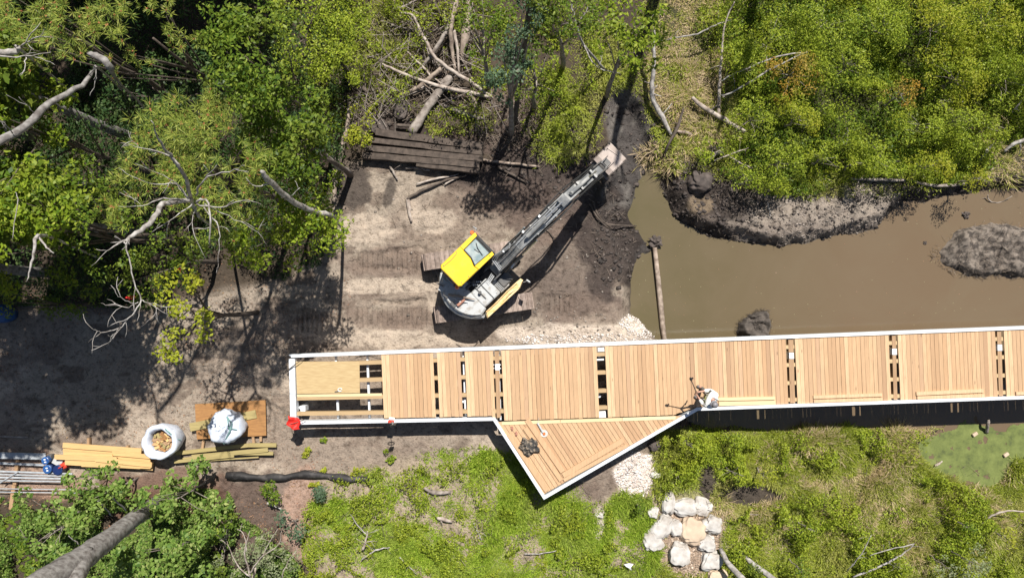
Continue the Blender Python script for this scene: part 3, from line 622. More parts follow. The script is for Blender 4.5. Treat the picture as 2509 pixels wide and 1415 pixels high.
for a, b, wpx, lab in [((358, 730), (640, 1140), 13, 'upper long loose board crossing the pale seam board, beside the white round tool'), ((342, 795), (628, 1208), 11, 'long loose board between the dark bag and the wide board, ending at the corner'),
                       ((640, 1170), (1112, 893), 13, 'inner loose board parallel to the long white rim of the triangular lookout'), ((645, 1205), (1138, 935), 9, 'outer loose board nearest the long white rim of the triangular lookout'),
                       ((215, 845), (515, 1290), 12, 'warped loose board lying along the short left rim of the triangular lookout')]:
    board('loose_board', lab, 'board', tl(*a), tl(*b), wpx, DZ + .006, .045, M['deck_d'], 'loose boards lying on the boardwalk')
def quad_sheet(name, label, cat, pts, z0, th, mat, group=None):
    P = [at(a, b, z0) for a, b in pts]; c = sum(P, Vector()) / len(P); mb = MB(); mb.prism([tuple(p - c)[:2] for p in P], 0, th, .003); o = mb.build(name, mat); o.location = (c.x, c.y, z0); return tag(o, label, cat, group)
quad_sheet('plywood_sheet', 'tan plywood sheet laid on the open frame at the left end of the boardwalk', 'plywood', [(725, 885), (881, 884.5), (882, 962), (728, 964)], 1.066, .018, M['ply'])
board('plank', 'narrow yellow plank under the lower edge of the plywood on the open frame', 'plank', (728, 969), (936, 966), 7, 1.062, .02, M['pale'])
# tools on the deck
def smalltool():
    t = empty('power_tool', dk(*tl(490, 835)), 'tool with white round guard and grey handle on the triangular lookout', 'tool'); mb = MB(); c = dk(*tl(493, 838), 1.108); mb.cyl(c + Vector((0, 0, .012)), .13, .02, 20); mb.build('round_guard', M['clear'], t)
    mb = MB(); a, b = dk(*tl(485, 830), 1.16), dk(*tl(440, 755), 1.15); mb.tube([a, (a + b) / 2, b], [.04, .035, .03], 8); mb.build('handle', M['exgrey'], t)
    mb = MB(); mb.cyl(c + Vector((0, 0, .045)), .045, .05, 12); mb.build('motor_head', M['beacon'], t)
    mb = MB(); mb.tube([b, dk(*tl(446, 740), 1.14), dk(*tl(452, 712), 1.13)], .008, 5); mb.build('cable', M['exgrey'], t)
smalltool()
def ragged(name, label, cat, px, py, z, r, mat, sc3=(1, 1, .5), seed=3, amp=.7, freq=1.8, group=None):
    p = at(px, py, z); p.z = z; mb = MB(); mb.blob((0, 0, 0), r, 4, amp, freq, sc3, seed, floor=-.02); o = mb.build(name, mat, None, True); o.location = p + Vector((0, 0, .02)); return tag(o, label, cat, group)
jb = empty('tool_bag', dk(*tl(370, 940)), 'dark rumpled camouflage tool bag lying on the triangular lookout', 'bag')
mb = MB(); mb.blob(dk(*tl(378, 940), DZ + .10), .26, 4, .9, 1.9, (1, .85, .42), 5, floor=-.095); mb.build('bag_body', M['cloth_dark'], jb, True)
mb = MB(); mb.blob(dk(*tl(335, 888), DZ + .04), .09, 3, .6, 2, (.9, 1.1, .5), 8, floor=-.035); mb.build('side_pouch', M['cloth_dark'], jb, True)
mb = MB(); mb.tube([dk(*tl(335, 910), 1.2), dk(*tl(350, 930), 1.29), dk(*tl(380, 945), 1.31), dk(*tl(400, 960), 1.22)], .018, 6); mb.build('carry_strap', M['black'], jb)
for (q, lab, s) in (((240, 800), 'small red-brown glove near the left corner of the triangular lookout, the upper of two', 1), ((273, 842), 'small red-brown glove closer to the dark tool bag, the lower of two', 2)):
    ragged('work_glove', lab, 'glove', *tl(*q), DZ, .055, M['brick'], (.7, 1.3, .5), s, .8, 2.2, 'red gloves on the lookout')
hk = empty('hand_tool', at(829, 957, 1.09), 'small grey looped hand tool on the tan plywood sheet', 'tool'); hk.location.z = 1.085
mb = MB(); c = at(833, 954, 1.1); c.z = 1.105; mb.tube([c + Vector((math.cos(t) * .07, math.sin(t) * .055, 0)) for t in np.linspace(0, 5.6, 12)], .014, 6); mb.build('loop', M['whitecap'], hk)
mb = MB(); mb.tube([at(829, 958, 1.1), at(820, 959, 1.1)], [.025, .016], 6); mb.build('grip', M['exdark'], hk)
fl = empty('warning_flag', at(716, 1035, 1.1), 'bright red cloth flag on a thin stick at the near left corner of the boardwalk', 'flag')
mb = MB(); P = []
for j in range(7):
    for i in range(10):
        u, v = i / 9, j / 6; a = .9 + u * .0; X = -.20 + .42 * u; Y = .22 - .42 * v * (1 - .25 * abs(u - .5)) - .12 * u; P.append(Vector((X + .05 * math.sin(v * 6), Y, .12 + .07 * math.sin(u * 7 + v * 4) + .04 * math.sin(v * 9))))
n0 = len(P); P2 = [p - Vector((0, 0, .004)) for p in P]
F = [(j * 10 + i, j * 10 + i + 1, (j + 1) * 10 + i + 1, (j + 1) * 10 + i) for j in range(6) for i in range(9)]; F2 = [tuple(k + n0 for k in f[::-1]) for f in F]
base = at(722, 1031, 1.25); mb.add([p + base for p in P + P2], F + F2); mb.build('flag_cloth', M['red'], fl, True)
mb = MB(); mb.tube([at(700, 1040, 1.2), at(722, 1036, 1.42), at(748, 1026, 1.36)], .012, 6); mb.tube([at(722, 1036, 1.36), at(722, 1034, 1.17)], .012, 6); mb.build('stick', M['bark_dark'], fl)
# small orange instrument on the rim
oi = empty('survey_marker', dk(959, 1030, 1.15), 'small orange and white tool box perched on the near rim with a thin wire stand', 'tool')
mb = MB(); mb.box(at(958, 1032, 1.25), (.20, .10, .10), .1, .02); mb.build('case', M['redplastic'], oi); mb = MB(); mb.box(at(960, 1025, 1.2), (.2, .1, .08), -.1, .02); mb.build('lid', M['whitecap'], oi)
mb = MB(); mb.tube([at(960, 1032, 1.3), at(963, 1035, 1.7), at(962, 1038, 1.95)], .012, 6); mb.build('stand', M['exgrey'], oi)
mb = MB(); mb.box(at(963, 1041, 2.02), (.18, .05, .26), .2, .02); mb.build('panel', M['black'], oi)
mb = MB(); c = at(962, 1036, 1.72); mb.tube([c + Vector((math.cos(t) * .12, .02 * math.sin(t), math.sin(t) * .12)) for t in np.linspace(0, 6.0, 12)], .015, 6); mb.build('ring', M['exdark'], oi)
for (a, b, z, lab) in (((706, 906), (741, 881), 1.22, 'thin crooked dead branch across the left end beam of the boardwalk'),):
    mb = MB(); mb.tube([at(*a, z), at((a[0] + b[0]) / 2, (a[1] + b[1]) / 2 - 2, z + .05), at(*b, z)], [.02, .016, .008], 6); tag(mb.build('stick', M['bark_dark']), lab, 'stick')
mb = MB()
for (a, b) in (((868, 868), (935, 880)), ((872, 876), (905, 869)), ((880, 874), (926, 872))): mb.tube([at(*a, .7), at((a[0] + b[0]) / 2, (a[1] + b[1]) / 2 - 3, .86), at(*b, .78)], [.018, .014, .01], 5)
tag(mb.build('brush_twigs', M['branch']), 'few pale dry twigs poking through the open frame beside the first planks', kind='stuff')

# ================================================================ PERSON
def skin_body(name, joints, edges, mat, parent, sub=2, root=0):
    me = bpy.data.meshes.new(name); o0 = origin(parent); me.from_pydata([tuple(Vector(j[0]) - o0) for j in joints], edges, [])
    o = link(name, me, mat, parent, True); s = o.modifiers.new('skin', 'SKIN'); s.use_smooth_shade = True
    if not me.skin_vertices: me.attributes  # layer is created with the modifier below
    lay = me.skin_vertices[0].data if me.skin_vertices else None
    if lay is None:
        import bmesh
        bm = bmesh.new(); bm.from_mesh(me); bm.verts.layers.skin.verify(); bm.to_mesh(me); bm.free(); lay = me.skin_vertices[0].data
    for i, j in enumerate(joints):
        r = j[1]; lay[i].radius = (r, r) if not isinstance(r, tuple) else r; lay[i].use_root = (i == root)
    ss = o.modifiers.new('subsurf', 'SUBSURF'); ss.levels = ss.render_levels = sub; return o
def person():
    F0 = dk(1719, 965); z0 = DZ; fwd = Vector((-.9, .42, 0)).normalized(); lf = Vector((-fwd.y, fwd.x, 0))   # left of the walker
    def P(f, l, z): return F0 + fwd * f + lf * l + Vector((0, 0, z))
    p = empty('person', F0, 'worker in lime vest and grey hat standing by the near rim, holding a long-handled tool', 'person')
    lean = -.05
    J = [(P(0, 0, .95), .13), (P(.02, 0, 1.12), .125), (P(.03, 0, 1.30), .14), (P(.04, 0, 1.43), .09), (P(.03, .02, 1.50), .055), (P(.0, .06, 1.60), .085), (P(-.02, .09, 1.69), .09), (P(-.03, .10, 1.76), .055)]
    E = [(0, 1), (1, 2), (2, 3), (3, 4), (4, 5), (5, 6), (6, 7)]
    def chain(start, pts):
        k = start
        for q in pts: J.append(q); E.append((k, len(J) - 1)); k = len(J) - 1
        return k
    feet = []
    for s in (1, -1):
        fx = .05 if s == 1 else .12; fl_ = s * (.20 if s == -1 else .17)
        chain(0, [(P(0, s * .10, .88), .10), (P(fx * .6 + .03, s * .14, .50), .065), (P(fx, fl_, .10), .045), (P(fx + .10, fl_ + .02 * s, .045), .04)]); feet.append((fx, fl_))
    hands = []
    for s in (1, -1):
        sh = (P(.03, s * .19, 1.40), .065); elb = P(.16, s * .25, 1.13); wr = P(.42, s * .10, 1.12 + (.08 if s == -1 else 0)); palm = P(.49, s * .055, 1.12 + (.08 if s == -1 else 0))
        k = chain(3, [sh, (elb, .045), (wr, .028), (palm, (.036, .02))]); hands.append((s, wr, palm, k))
    for s, wr, palm, k in hands:      # fingers curl round the shaft
        for q in range(4):
            b = palm + Vector((0, 0, .03 - .02 * q)); ln = (.034, .038, .036, .028)[q]
            chain(k, [(b + fwd * .03, .009), (b + fwd * (.03 + ln) - lf * s * .01, .0085), (b + fwd * (.035 + ln * .7) - lf * s * .04, .008), (b + fwd * .03 - lf * s * .05, .007)])
        chain(k, [(palm - lf * s * .02 + Vector((0, 0, .03)), .010), (palm - lf * s * .045 + fwd * .03 + Vector((0, 0, .025)), .009)])
    skin_body('body', J, E, M['skin'], p)
    # face on the head
    mb = MB(); mb.blob(P(.075, .09, 1.645), .018, 2, .1, 1, (1.3, .8, 1.4)); mb.build('nose', M['skin'], p, True)
    mb = MB()
    for s in (1, -1): mb.blob(P(.06, .09 + s * .035, 1.685), .012, 2, 0)
    mb.build('eyes', M['black'], p, True)
    mb = MB(); mb.blob(P(.06, .09, 1.60), .02, 2, 0, 1, (.5, 1.2, .35)); mb.build('mouth', M['brick'], p, True)
    for s in (1, -1): mb = MB(); mb.blob(P(-.02, .09 + s * .092, 1.66), .024, 2, 0, 1, (.8, .5, 1.2)); mb.build('ear', M['skin'], p, True)
    # clothes
    skin_body('shirt', [(P(0, 0, 1.0), .15), (P(.02, 0, 1.15), .18), (P(.03, 0, 1.32), .24), (P(.05, 0, 1.45), .17), (P(.06, .22, 1.41), .115), (P(.15, .255, 1.15), .08), (P(.34, .16, 1.13), .055), (P(.06, -.22, 1.41), .115), (P(.15, -.255, 1.15), .08), (P(.34, -.16, 1.18), .055)], [(0, 1), (1, 2), (2, 3), (3, 4), (4, 5), (5, 6), (3, 7), (7, 8), (8, 9)], M['shirt'], p)
    skin_body('safety_vest', [(P(.01, 0, .95), .165), (P(.04, 0, 1.15), .19), (P(.06, 0, 1.33), .245), (P(.08, .12, 1.47), .115), (P(.06, -.10, 1.47), .10)], [(0, 1), (1, 2), (2, 3), (2, 4)], M['vest'], p)
    mb = MB()
    for s in (1, -1): mb.tube([P(.20, s * .10, 1.02), P(.215, s * .10, 1.2), P(.16, s * .10, 1.44), P(.03, s * .10, 1.53), P(-.12, s * .10, 1.47), P(-.18, s * .10, 1.3), P(-.17, s * .10, 1.05)], .026, 6, flat=.5)
    mb.build('reflective_stripe', M['whitecap'], p)
    (fa, la), (fb, lb) = feet
    skin_body('trousers', [(P(0, 0, .97), .15), (P(0, .09, .86), .115), (P(fa * .6 + .03, .14, .50), .085), (P(fa, la, .14), .07), (P(0, -.09, .86), .115), (P(fb * .6 + .03, -.14, .50), .085), (P(fb, lb, .14), .07)], [(0, 1), (1, 2), (2, 3), (0, 4), (4, 5), (5, 6)], M['trouser'], p)
    for fx, l in feet: skin_body('boot', [(P(fx, l, .16), .062), (P(fx - .02, l, .06), (.055, .05)), (P(fx + .09, l, .05), (.055, .045)), (P(fx + .18, l + .01, .04), (.05, .035))], [(0, 1), (1, 2), (2, 3)], M['boot'], p)
    mb = MB(); mb.tube([P(-.02, .09, 1.70), P(-.02, .095, 1.75), P(-.02, .10, 1.785), P(-.02, .10, 1.805)], [.108, .102, .07, .025], 18); mb.tube([P(.01, .09, 1.70), P(.01, .09, 1.71)], [.125, .118], 20); mb.build('hat', M['hat'], p, True)
    # held tool: its own thing
    H = P(.53, 0, 1.16); tip = at(1693, 929, DZ + 1.85); t = empty('long_screwdriver', P(.53, 0, .02), 'brown long-handled screw driver held up by the worker in the lime vest', 'tool')
    mb = MB(); butt = P(.42, .03, .72); mb.tube([butt, H, tip], [.018, .018, .014], 8); mb.build('shaft', M['bark_dark'], t)
    mb = MB(); dd = (tip - H).normalized(); mb.tube([tip - dd * .04, tip + dd * .06, tip + dd * .12], [.04, .045, .02], 8); mb.tube([tip, tip + Vector((.06, .06, .03))], [.028, .03], 8); mb.build('driver_head', M['black'], t)
    mb = MB(); mb.tube([butt - lf * .08, butt + lf * .08], .02, 8); mb.build('grip', M['black'], t)
person()

# ================================================================ EXCAVATOR
def excavator():
    O = at(1171, 689, .8); O.z = 0
    ex = empty('excavator', O, 'dusty yellow-cab crawler excavator reaching its boom over the muddy channel', 'excavator')
    T = Matrix.Translation(O) @ Matrix.Rotation(R(8.5), 4, 'Z')
    def L(v): return T @ Vector(v)
    sx = -.08
    for s in (1, -1):
        mb = MB(T); y = s * .955; xo = -.02 if s == 1 else .12; xo += sx
        # shoes round the loop
        Ls, r = 1.40, .36; n = 44; per = 4 * Ls + 2 * math.pi * r; wd = .60
        for k in range(n):
            q = per * k / n
            if q < 2 * Ls: x, z, a = -Ls + q, 2 * r, 0
            elif q < 2 * Ls + math.pi * r: t = (q - 2 * Ls) / r; x, z, a = Ls + r * math.sin(t), r + r * math.cos(t), t
            elif q < 4 * Ls + math.pi * r: x, z, a = Ls - (q - 2 * Ls - math.pi * r), 0, math.pi
            else: t = (q - 4 * Ls - math.pi * r) / r; x, z, a = -Ls - r * math.sin(t), r - r * math.cos(t), math.pi + t
            Mx = Matrix.Translation((x + xo, y, z + .03)) @ Matrix.Rotation(a, 4, 'Y')
            m2 = MB(); m2.box((0, 0, 0), (per / n * .95, wd, .035), None, .006); m2.box((-.03, 0, .03), (.022, wd * .97, .03))
            mb.add(m2.v, m2.f, Mx)
        tr = mb.build('track', M['track'], ex)
        mb = MB(T); mb.box((xo, y, .38), (2.75, .34, .36), None, .05)
        for k in range(6): mb.cyl((xo - 1.15 + k * .46, y, .17), .13, .36, 14, axis='Y')
        for e in (-1, 1): mb.cyl((xo + e * Ls, y, .38), .30, .30, 20, axis='Y')
        mb.build('track_frame', M['exdark'], tr)
    mb = MB(T); mb.box((sx, 0, .62), (1.5, 1.4, .36), None, .1); mb.cyl((sx, 0, .86), .62, .16, 28); mb.build('undercarriage', M['exdark'], ex)
    a = R(44); H = Matrix.Translation(O) @ Matrix.Rotation(a, 4, 'Z')
    # upper structure
    arc = [(1.36 * math.cos(t), 1.30 * math.sin(t)) for t in np.linspace(R(118), R(242), 22)]
    plan = arc + [(.2, -1.18), (1.05, -1.16), (1.16, -1.02), (1.14, -.42), (.72, -.38), (.72, .16), (1.12, .20), (1.12, 1.12), (.1, 1.16)]
    mb = MB(H); mb.prism(plan, .96, 1.22, .03); mb.build('platform', M['exdark'], ex)
    back = [(1.34 * math.cos(t), 1.27 * math.sin(t)) for t in np.linspace(R(122), R(238), 22)]
    mb = MB(H); mb.prism(back + [(-.62, -1.06), (-.56, .98)], 1.22, 1.62, .07); mb.build('counterweight', M['exgrey'], ex, auto=35)
    # hood made of separate lids
    mb = MB(H); mb.prism([(1.22 * math.cos(t), 1.16 * math.sin(t)) for t in np.linspace(R(128), R(236), 18)] + [(-.42, -.9), (-.40, .10), (-.62, .35)], 1.62, 1.80, .06)
    mb.build('engine_hood', M['exgrey'], ex, auto=35)
    mb = MB(H); mb.box((-.06, -.50, 1.52), (.74, .70, .56), 0, .04); mb.box((.52, -.62, 1.40), (.44, .5, .4), 0, .03); mb.box((-.36, .30, 1.62), (.24, .36, .44), 0, .02)
    for k in range(3): mb.box((-.66 + k * .1, .62, 1.83 - .01 * k), (.07, .34, .05), .0, .01)
    mb.box((-.95, .62, 1.79), (.3, .32, .05), .5, .01); mb.build('hood_panel', M['exgrey'], ex, auto=35)
    for (x, y, sx2, sy, rr) in ((-.98, .78, .04, .24, .35), (-1.12, .36, .04, .2, .2), (-1.12, -.02, .12, .22, 0), (-.30, .05, .3, .07, .1), (-.22, .12, .07, .22, 0), (-.10, .02, .14, .12, .3), (.1, -.2, .5, .025, 0), (-.18, -.2, .025, .9, 0)): mb = MB(H); mb.box((x, y, 1.825), (sx2, sy, .05), rr, .008); mb.build('hood_fitting', M['exdark'], ex)
    mb = MB(H); mb.cyl((-.18, -.36, 1.88), .055, .14, 14); mb.build('exhaust', M['exdark'], ex)
    for k in range(7): mb = MB(H); mb.box((.30 + .055 * k, -.66, 1.615), (.025, .36, .02), 0, .004); mb.build('grille_slat', M['exdark'], ex)
    for x, y in ((-.35, -.25), (-.35, -.75), (.22, -.25), (.22, -.75), (-.75, -.35), (-.95, .15)): mb = MB(H); mb.cyl((x, y, 1.815), .018, .02, 8); mb.build('bolt', M['steel'], ex)
    mb = MB(H); mb.box((.02, -.5, 1.806), (.03, .66, .015)); mb.build('lid_seam', M['black'], ex)
    mb = MB(H); mb.tube([(-1.15, -.5, 1.82), (-1.0, -.78, 1.95), (-.7, -.98, 1.95), (-.5, -1.02, 1.8)], .016, 6); mb.build('handrail', M['exdark'], ex)
    mb = MB(H)
    for k in range(6): mb.box((-.16 + .05 * k, -.03 - .04 * (k % 3), 1.86), (.05, .05, .06), k * .5, .008)
    mb.tube([(-.98, .2, 1.83), (-.9, -.1, 1.9), (-.7, -.3, 1.84)], .02, 6); mb.build('latch', M['steel'], ex)
    # yellow-orange side boxes
    mb = MB(H); mb.prism([(-.62, -1.17), (.9, -1.21), (1.17, -1.08), (1.14, -.97), (.85, -.95), (-.55, -.98)], 1.24, 1.66, .05); mb.build('side_cover', M['orange'], ex, auto=35)
    mb = MB(H); mb.tube([(-.5, -.98, 1.69), (0, -1.0, 1.71), (.5, -.97, 1.72), (.95, -1.0, 1.70)], .018, 6); mb.tube([(.2, -1.12, 1.66), (.5, -1.08, 1.74), (.8, -1.12, 1.66)], .02, 6); mb.build('grab_rail', M['orange'], ex)
    mb = MB(H); mb.box((.74, -.62, 1.50), (.50, .42, .30), 0, .05); mb.build('tank', M['exdark'], ex)
    mb = MB(H); mb.tube([(1.12, -1.14, 1.6), (1.25, -1.2, 1.9)], .012, 5); mb.box((1.26, -1.22, 1.98), (.05, .16, .26), .2, .02); mb.build('mirror', M['whitecap'], ex)
    mb = MB(H)
    for k in range(24):
        t = R(205 + k * 1.6); mb.box((1.33 * math.cos(t), 1.26 * math.sin(t), 1.27), (.03, .07, .07), t)
    mb.build('rear_bumper', M['orange'], ex)
    # cab
    cz0, cz1 = 1.22, 2.86; cx0, cx1, cy0, cy1 = -.50, 1.06, .20, 1.12
    mb = MB(H); mb.prism([(cx0, cy0), (cx1, cy0), (cx1 + .06, cy0 + .1), (cx1 + .06, cy1 - .1), (cx1, cy1), (cx0, cy1)], cz0, 1.75, .02); mb.build('cab_body', M['exdark'], ex)
    mb = MB(H)
    for x, y in ((cx0 + .06, cy0 + .05), (cx0 + .06, cy1 - .05), (cx1 - .02, cy0 + .05), (cx1 - .02, cy1 - .05), (.3, cy1 - .04)): mb.box((x, y, 2.24), (.09, .07, 1.0))
    mb.box((cx1 - .0, (cy0 + cy1) / 2, 2.76), (.08, .86, .08)); mb.build('cab_pillar', M['black'], ex)
    mb = MB(H); mb.box((.28, cy0 + .035, 2.24), (1.4, .012, .96)); mb.box((.28, cy1 - .035, 2.24), (1.4, .012, .96)); mb.box((cx0 + .05, .66, 2.24), (.012, .8, .96)); mb.box((cx1 + .0, .66, 2.22), (.012, .8, .95)); mb.build('cab_glass', M['glass'], ex)
    mb = MB(H)   # roof: rear plate plus side strips round the skylight, slightly domed
    mb.prism([(cx0 - .02, cy0 + .04), (cx0 + .06, cy0 - .02), (.34, cy0 - .02), (.30, cy0 + .16), (.40, .62), (.42, cy1 - .14), (.42, cy1 + .02), (cx0 + .06, cy1 + .02), (cx0 - .02, cy1 - .06)], cz1 - .08, cz1, .03)
    mb.prism([(.425, cy1 - .14), (cx1, cy1 - .12), (cx1 + .04, cy1 - .02), (cx1, cy1 + .02), (.425, cy1 + .02)], cz1 - .08, cz1 - .005, .015)
    mb.prism([(.345, cy0 - .02), (cx1 - .02, cy0 - .02), (cx1 + .0, cy0 + .10), (.32, cy0 + .15)], cz1 - .08, cz1 - .005, .015)
    rf = mb.build('cab_roof', M['yellow'], ex, auto=35)
    mb = MB(H)
    for x, y in ((-.35, .26), (-.05, .24), (.92, .25), (-.4, 1.05)): mb.cyl((x, y, cz1 + .004), .018, .012, 10)
    mb.tube([(.24, 1.09, cz1 + .004), (.16, 1.04, cz1 + .006), (-.1, 1.02, cz1 + .006), (-.42, 1.04, cz1 + .002)], .009, 5); mb.build('roof_seam', M['exdark'], rf)
    mb = MB(H); mb.prism([(.35, cy0 + .17), (.96, cy0 + .13), (.98, cy1 - .15), (.45, cy1 - .16), (.43, .62)], cz1 - .07, cz1 - .028); sk_ = mb.build('skylight', M['glass'], ex)
    mb = MB(H); mb.prism([(.33, cy0 + .155), (.36, cy0 + .155), (.455, .62), (.46, cy1 - .145), (.435, cy1 - .145), (.42, .62)], cz1 - .06, cz1 + .006); mb.box((.99, .66, cz1 - .04), (.035, .68, .07)); mb.box((1.05, .66, cz1 - .06), (.05, .84, .08))
    mb.box((.72, .66, cz1 - .02), (.02, .2, .015), .2); mb.tube([(.75, .42, cz1 - .01), (.80, .7, cz1 + .01), (.88, .86, cz1 - .01)], .012, 5); mb.build('skylight_frame', M['black'], ex)
    mb = MB(H); mb.box((.7, .66, 2.2), (.42, .4, .16), 0, .04); mb.box((.5, .66, 2.4), (.1, .4, .5), 0, .04); mb.build('seat', M['exdark'], ex)
    for p in ((1.02, 1.2, 2.78), (-.58, .28, 2.5)): mb = MB(H); mb.cyl(p, .075, .11, 14, .055); mb.build('beacon_light', M['beacon'], ex)
    mb = MB(H); mb.tube([(1.0, 1.15, 2.7), (1.12, 1.18, 2.85), (1.14, .98, 2.85)], .016, 6); mb.tube([(-.56, .3, 2.4), (-.6, .6, 2.45), (-.58, 1.0, 2.4), (-.52, 1.08, 2.3)], .016, 6); mb.build('handrail', M['brick'], ex)
    mb = MB(H); mb.tube([(1.08, 1.14, 2.6), (1.2, 1.22, 2.62)], .01, 5); mb.box((1.2, 1.26, 2.5), (.04, .16, .24), .3, .015); mb.build('mirror', M['steel'], ex)
    # boom, arm and bucket (side profile swept across the width)
    V0 = -.17
    def slab(mb, prof, w, v0=V0):
        n = len(prof); vs = [(x, v0 - w / 2, z) for x, z in prof] + [(x, v0 + w / 2, z) for x, z in prof]
        fs = [tuple(range(n)), tuple(range(2 * n - 1, n - 1, -1))] + [(i, i + n, (i + 1) % n + n, (i + 1) % n) for i in range(n)]; mb.add(vs, fs)
    mb = MB(H)
    for s in (1, -1): slab(mb, [(.15, 1.2), (1.0, 1.15), (1.1, 1.5), (.75, 1.95), (.45, 1.9)], .05, V0 + s * .22)
    mb.build('boom_mount', M['exdark'], ex)
    mb = MB(H); slab(mb, [(.72, 1.40), (.95, 1.62), (1.9, 2.62), (2.6, 2.98), (3.9, 3.30), (4.02, 3.45), (3.92, 3.60), (2.5, 3.38), (1.75, 3.05), (.62, 1.72)], .38)
    for x, z in ((1.8, 2.95), (2.5, 3.3), (3.3, 3.46)): slab(mb, [(x - .03, z - .3), (x + .03, z - .3), (x + .03, z + .09), (x - .03, z + .09)], .40)
    bm_ = mb.build('boom', M['boomgrey'], ex)
    mb = MB(H); slab(mb, [(3.62, 3.78), (3.9, 3.86), (4.25, 3.62), (5.66, 2.06), (5.70, 1.88), (5.56, 1.80), (4.05, 3.2), (3.78, 3.28)], .30)
    for x, z in ((4.5, 3.38), (5.2, 2.70)): slab(mb, [(x - .03, z - .3), (x + .03, z - .35), (x + .05, z + .06), (x - .02, z + .10)], .32)
    mb.build('arm', M['boomgrey'], ex)
    mb = MB(H)
    for a_, b_, r_ in (((1.0, V0 + .29, 1.38), (1.7, V0 + .29, 2.2), .065), ((1.0, V0 - .29, 1.38), (1.7, V0 - .29, 2.2), .065), ((2.2, V0, 3.42), (3.0, V0, 3.80), .07), ((4.05, V0, 3.92), (4.9, V0, 3.22), .06)): mb = MB(H); mb.tube([a_, b_], r_, 12); mb.build('hydraulic_cylinder', M['boomgrey'], ex)
    mb = MB(H)
    for a_, b_ in (((1.7, V0 + .29, 2.2), (2.35, V0 + .29, 2.98)), ((1.7, V0 - .29, 2.2), (2.35, V0 - .29, 2.98)), ((3.0, V0, 3.80), (3.68, V0, 3.80)), ((4.9, V0, 3.22), (5.36, V0, 2.56))): mb = MB(H); mb.tube([a_, b_], .034, 10); mb.build('cylinder_rod', M['chrome'], ex)
    # hoses and steel lines along the boom
    def top(x):
        X = [.6, 1.75, 2.5, 3.92, 4.25, 5.95]; Z = [1.72, 3.05, 3.38, 3.60, 3.64, 1.9]; return float(np.interp(x, X, Z))
    for i, s in enumerate((-.15, -.11, .10, .14, .06)):
        mb = MB(H); pts = []
        for x in np.linspace(.85, 3.85 if i < 4 else 3.0, 20): pts.append((x, V0 + s + .008 * math.sin(x * 5 + i), top(x) + .045 + .008 * math.sin(x * 7 + i * 2)))
        mb.tube(pts, .017, 6); mb.build('steel_line', M['steel'] if i != 3 else M['exdark'], ex)
    for i, s in enumerate((-.22, .22, -.26, .26, .18, -.24)):
        mb = MB(H); pts = [(x, V0 + s * (1.05 if x < 2 else 1) + .03 * math.sin(x * 2.3 + i * 1.7), top(x) - .10 + .09 * math.sin(x * 1.9 + i)) for x in np.linspace(.9, 5.5, 30)]; mb.tube(pts, .022, 6); mb.build('hose', M['black'], ex)
    mb = MB(H)   # looped pipes where the lines leave the house
    for k in range(3):
        q = .05 * k; mb.tube([(1.55 + q, V0 + .16 + q * .4, 2.95), (1.15 - q, V0 + .24 + q, 2.45), (.98 - q, V0 + .2 + q, 2.2), (.92 - q, V0 - .12, 2.1), (.75, V0 - .16, 1.9)], .02, 6)
    mb.build('pipe_bend', M['steel'], ex)
    mb = MB(H)
    for k in range(3): mb.tube([(-.1 + .08 * k, V0 - .15 + k * .05, 1.6), (.2, V0 - .2 + k * .05, 1.8), (.55, V0 - .12 + k * .06, 1.75)], .02, 6)
    mb.build('supply_hose', M['steel'], ex)
    mb = MB(H)
    for x, y, z in ((2.2, V0 + .2, 3.4), (2.9, V0 + .19, 3.5), (1.35, V0 + .22, 2.7)): mb.box((x, y, z), (.09, .07, .06), .3, .01)
    mb.box((1.25, V0 - .30, 1.95), (.2, .08, .16), .3, .02); mb.build('work_lamp', M['whitecap'], ex)
    # coupler links and ditching bucket
    mb = MB(H)
    for s in (1, -1): slab(mb, [(5.25, 2.45), (5.38, 2.60), (5.86, 1.98), (5.78, 1.86)], .04, V0 + s * .15)
    slab(mb, [(5.58, 1.86), (5.74, 1.98), (5.84, 1.80), (5.72, 1.62), (5.6, 1.66)], .26); mb.build('linkage', M['exdark'], ex)
    bk = MB(H); w_ = .80; prof = [(5.76, 1.70), (5.95, 1.76), (6.42, 1.75), (6.60, 1.62), (6.60, 1.30), (6.42, 1.02), (6.10, .86), (5.82, .88)]
    th = .035; inn = [(5.80, 1.66), (5.97, 1.71), (6.39, 1.70), (6.55, 1.58), (6.55, 1.31), (6.39, 1.06), (6.10, .91), (5.83, .93)]
    n = len(prof); vs = [(x, V0 - w_ / 2, z) for x, z in prof] + [(x, V0 + w_ / 2, z) for x, z in prof] + [(x, V0 - w_ / 2, z) for x, z in inn] + [(x, V0 + w_ / 2, z) for x, z in inn]
    fs = []
    for i in range(n - 1): fs += [(i, i + 1, i + 1 + n, i + n), (2 * n + i, 3 * n + i, 3 * n + i + 1, 2 * n + i + 1)]
    fs += [(0, n, 3 * n, 2 * n), (n - 1, 3 * n - 1, 4 * n - 1, 2 * n - 1)][:1]; bk.add(vs, fs)
    for s in (1, -1): slab(bk, prof, .035, V0 + s * (w_ / 2 - .017))
    bk.box((6.05, V0 - .15, 1.79), (.30, .03, .08)); bk.box((6.05, V0 + .15, 1.79), (.30, .03, .08)); bk.box((6.40, V0 + .1, 1.765), (.02, .5, .012), .2); bk.box((5.83, V0, .87), (.14, .84, .03)); bk.build('bucket', M['bucket'], ex)
    mb = MB(H)
    for s in (1, -1): slab(mb, [(5.74, 1.70), (5.80, 1.92), (6.02, 1.90), (6.1, 1.77)], .03, V0 + s * .11)
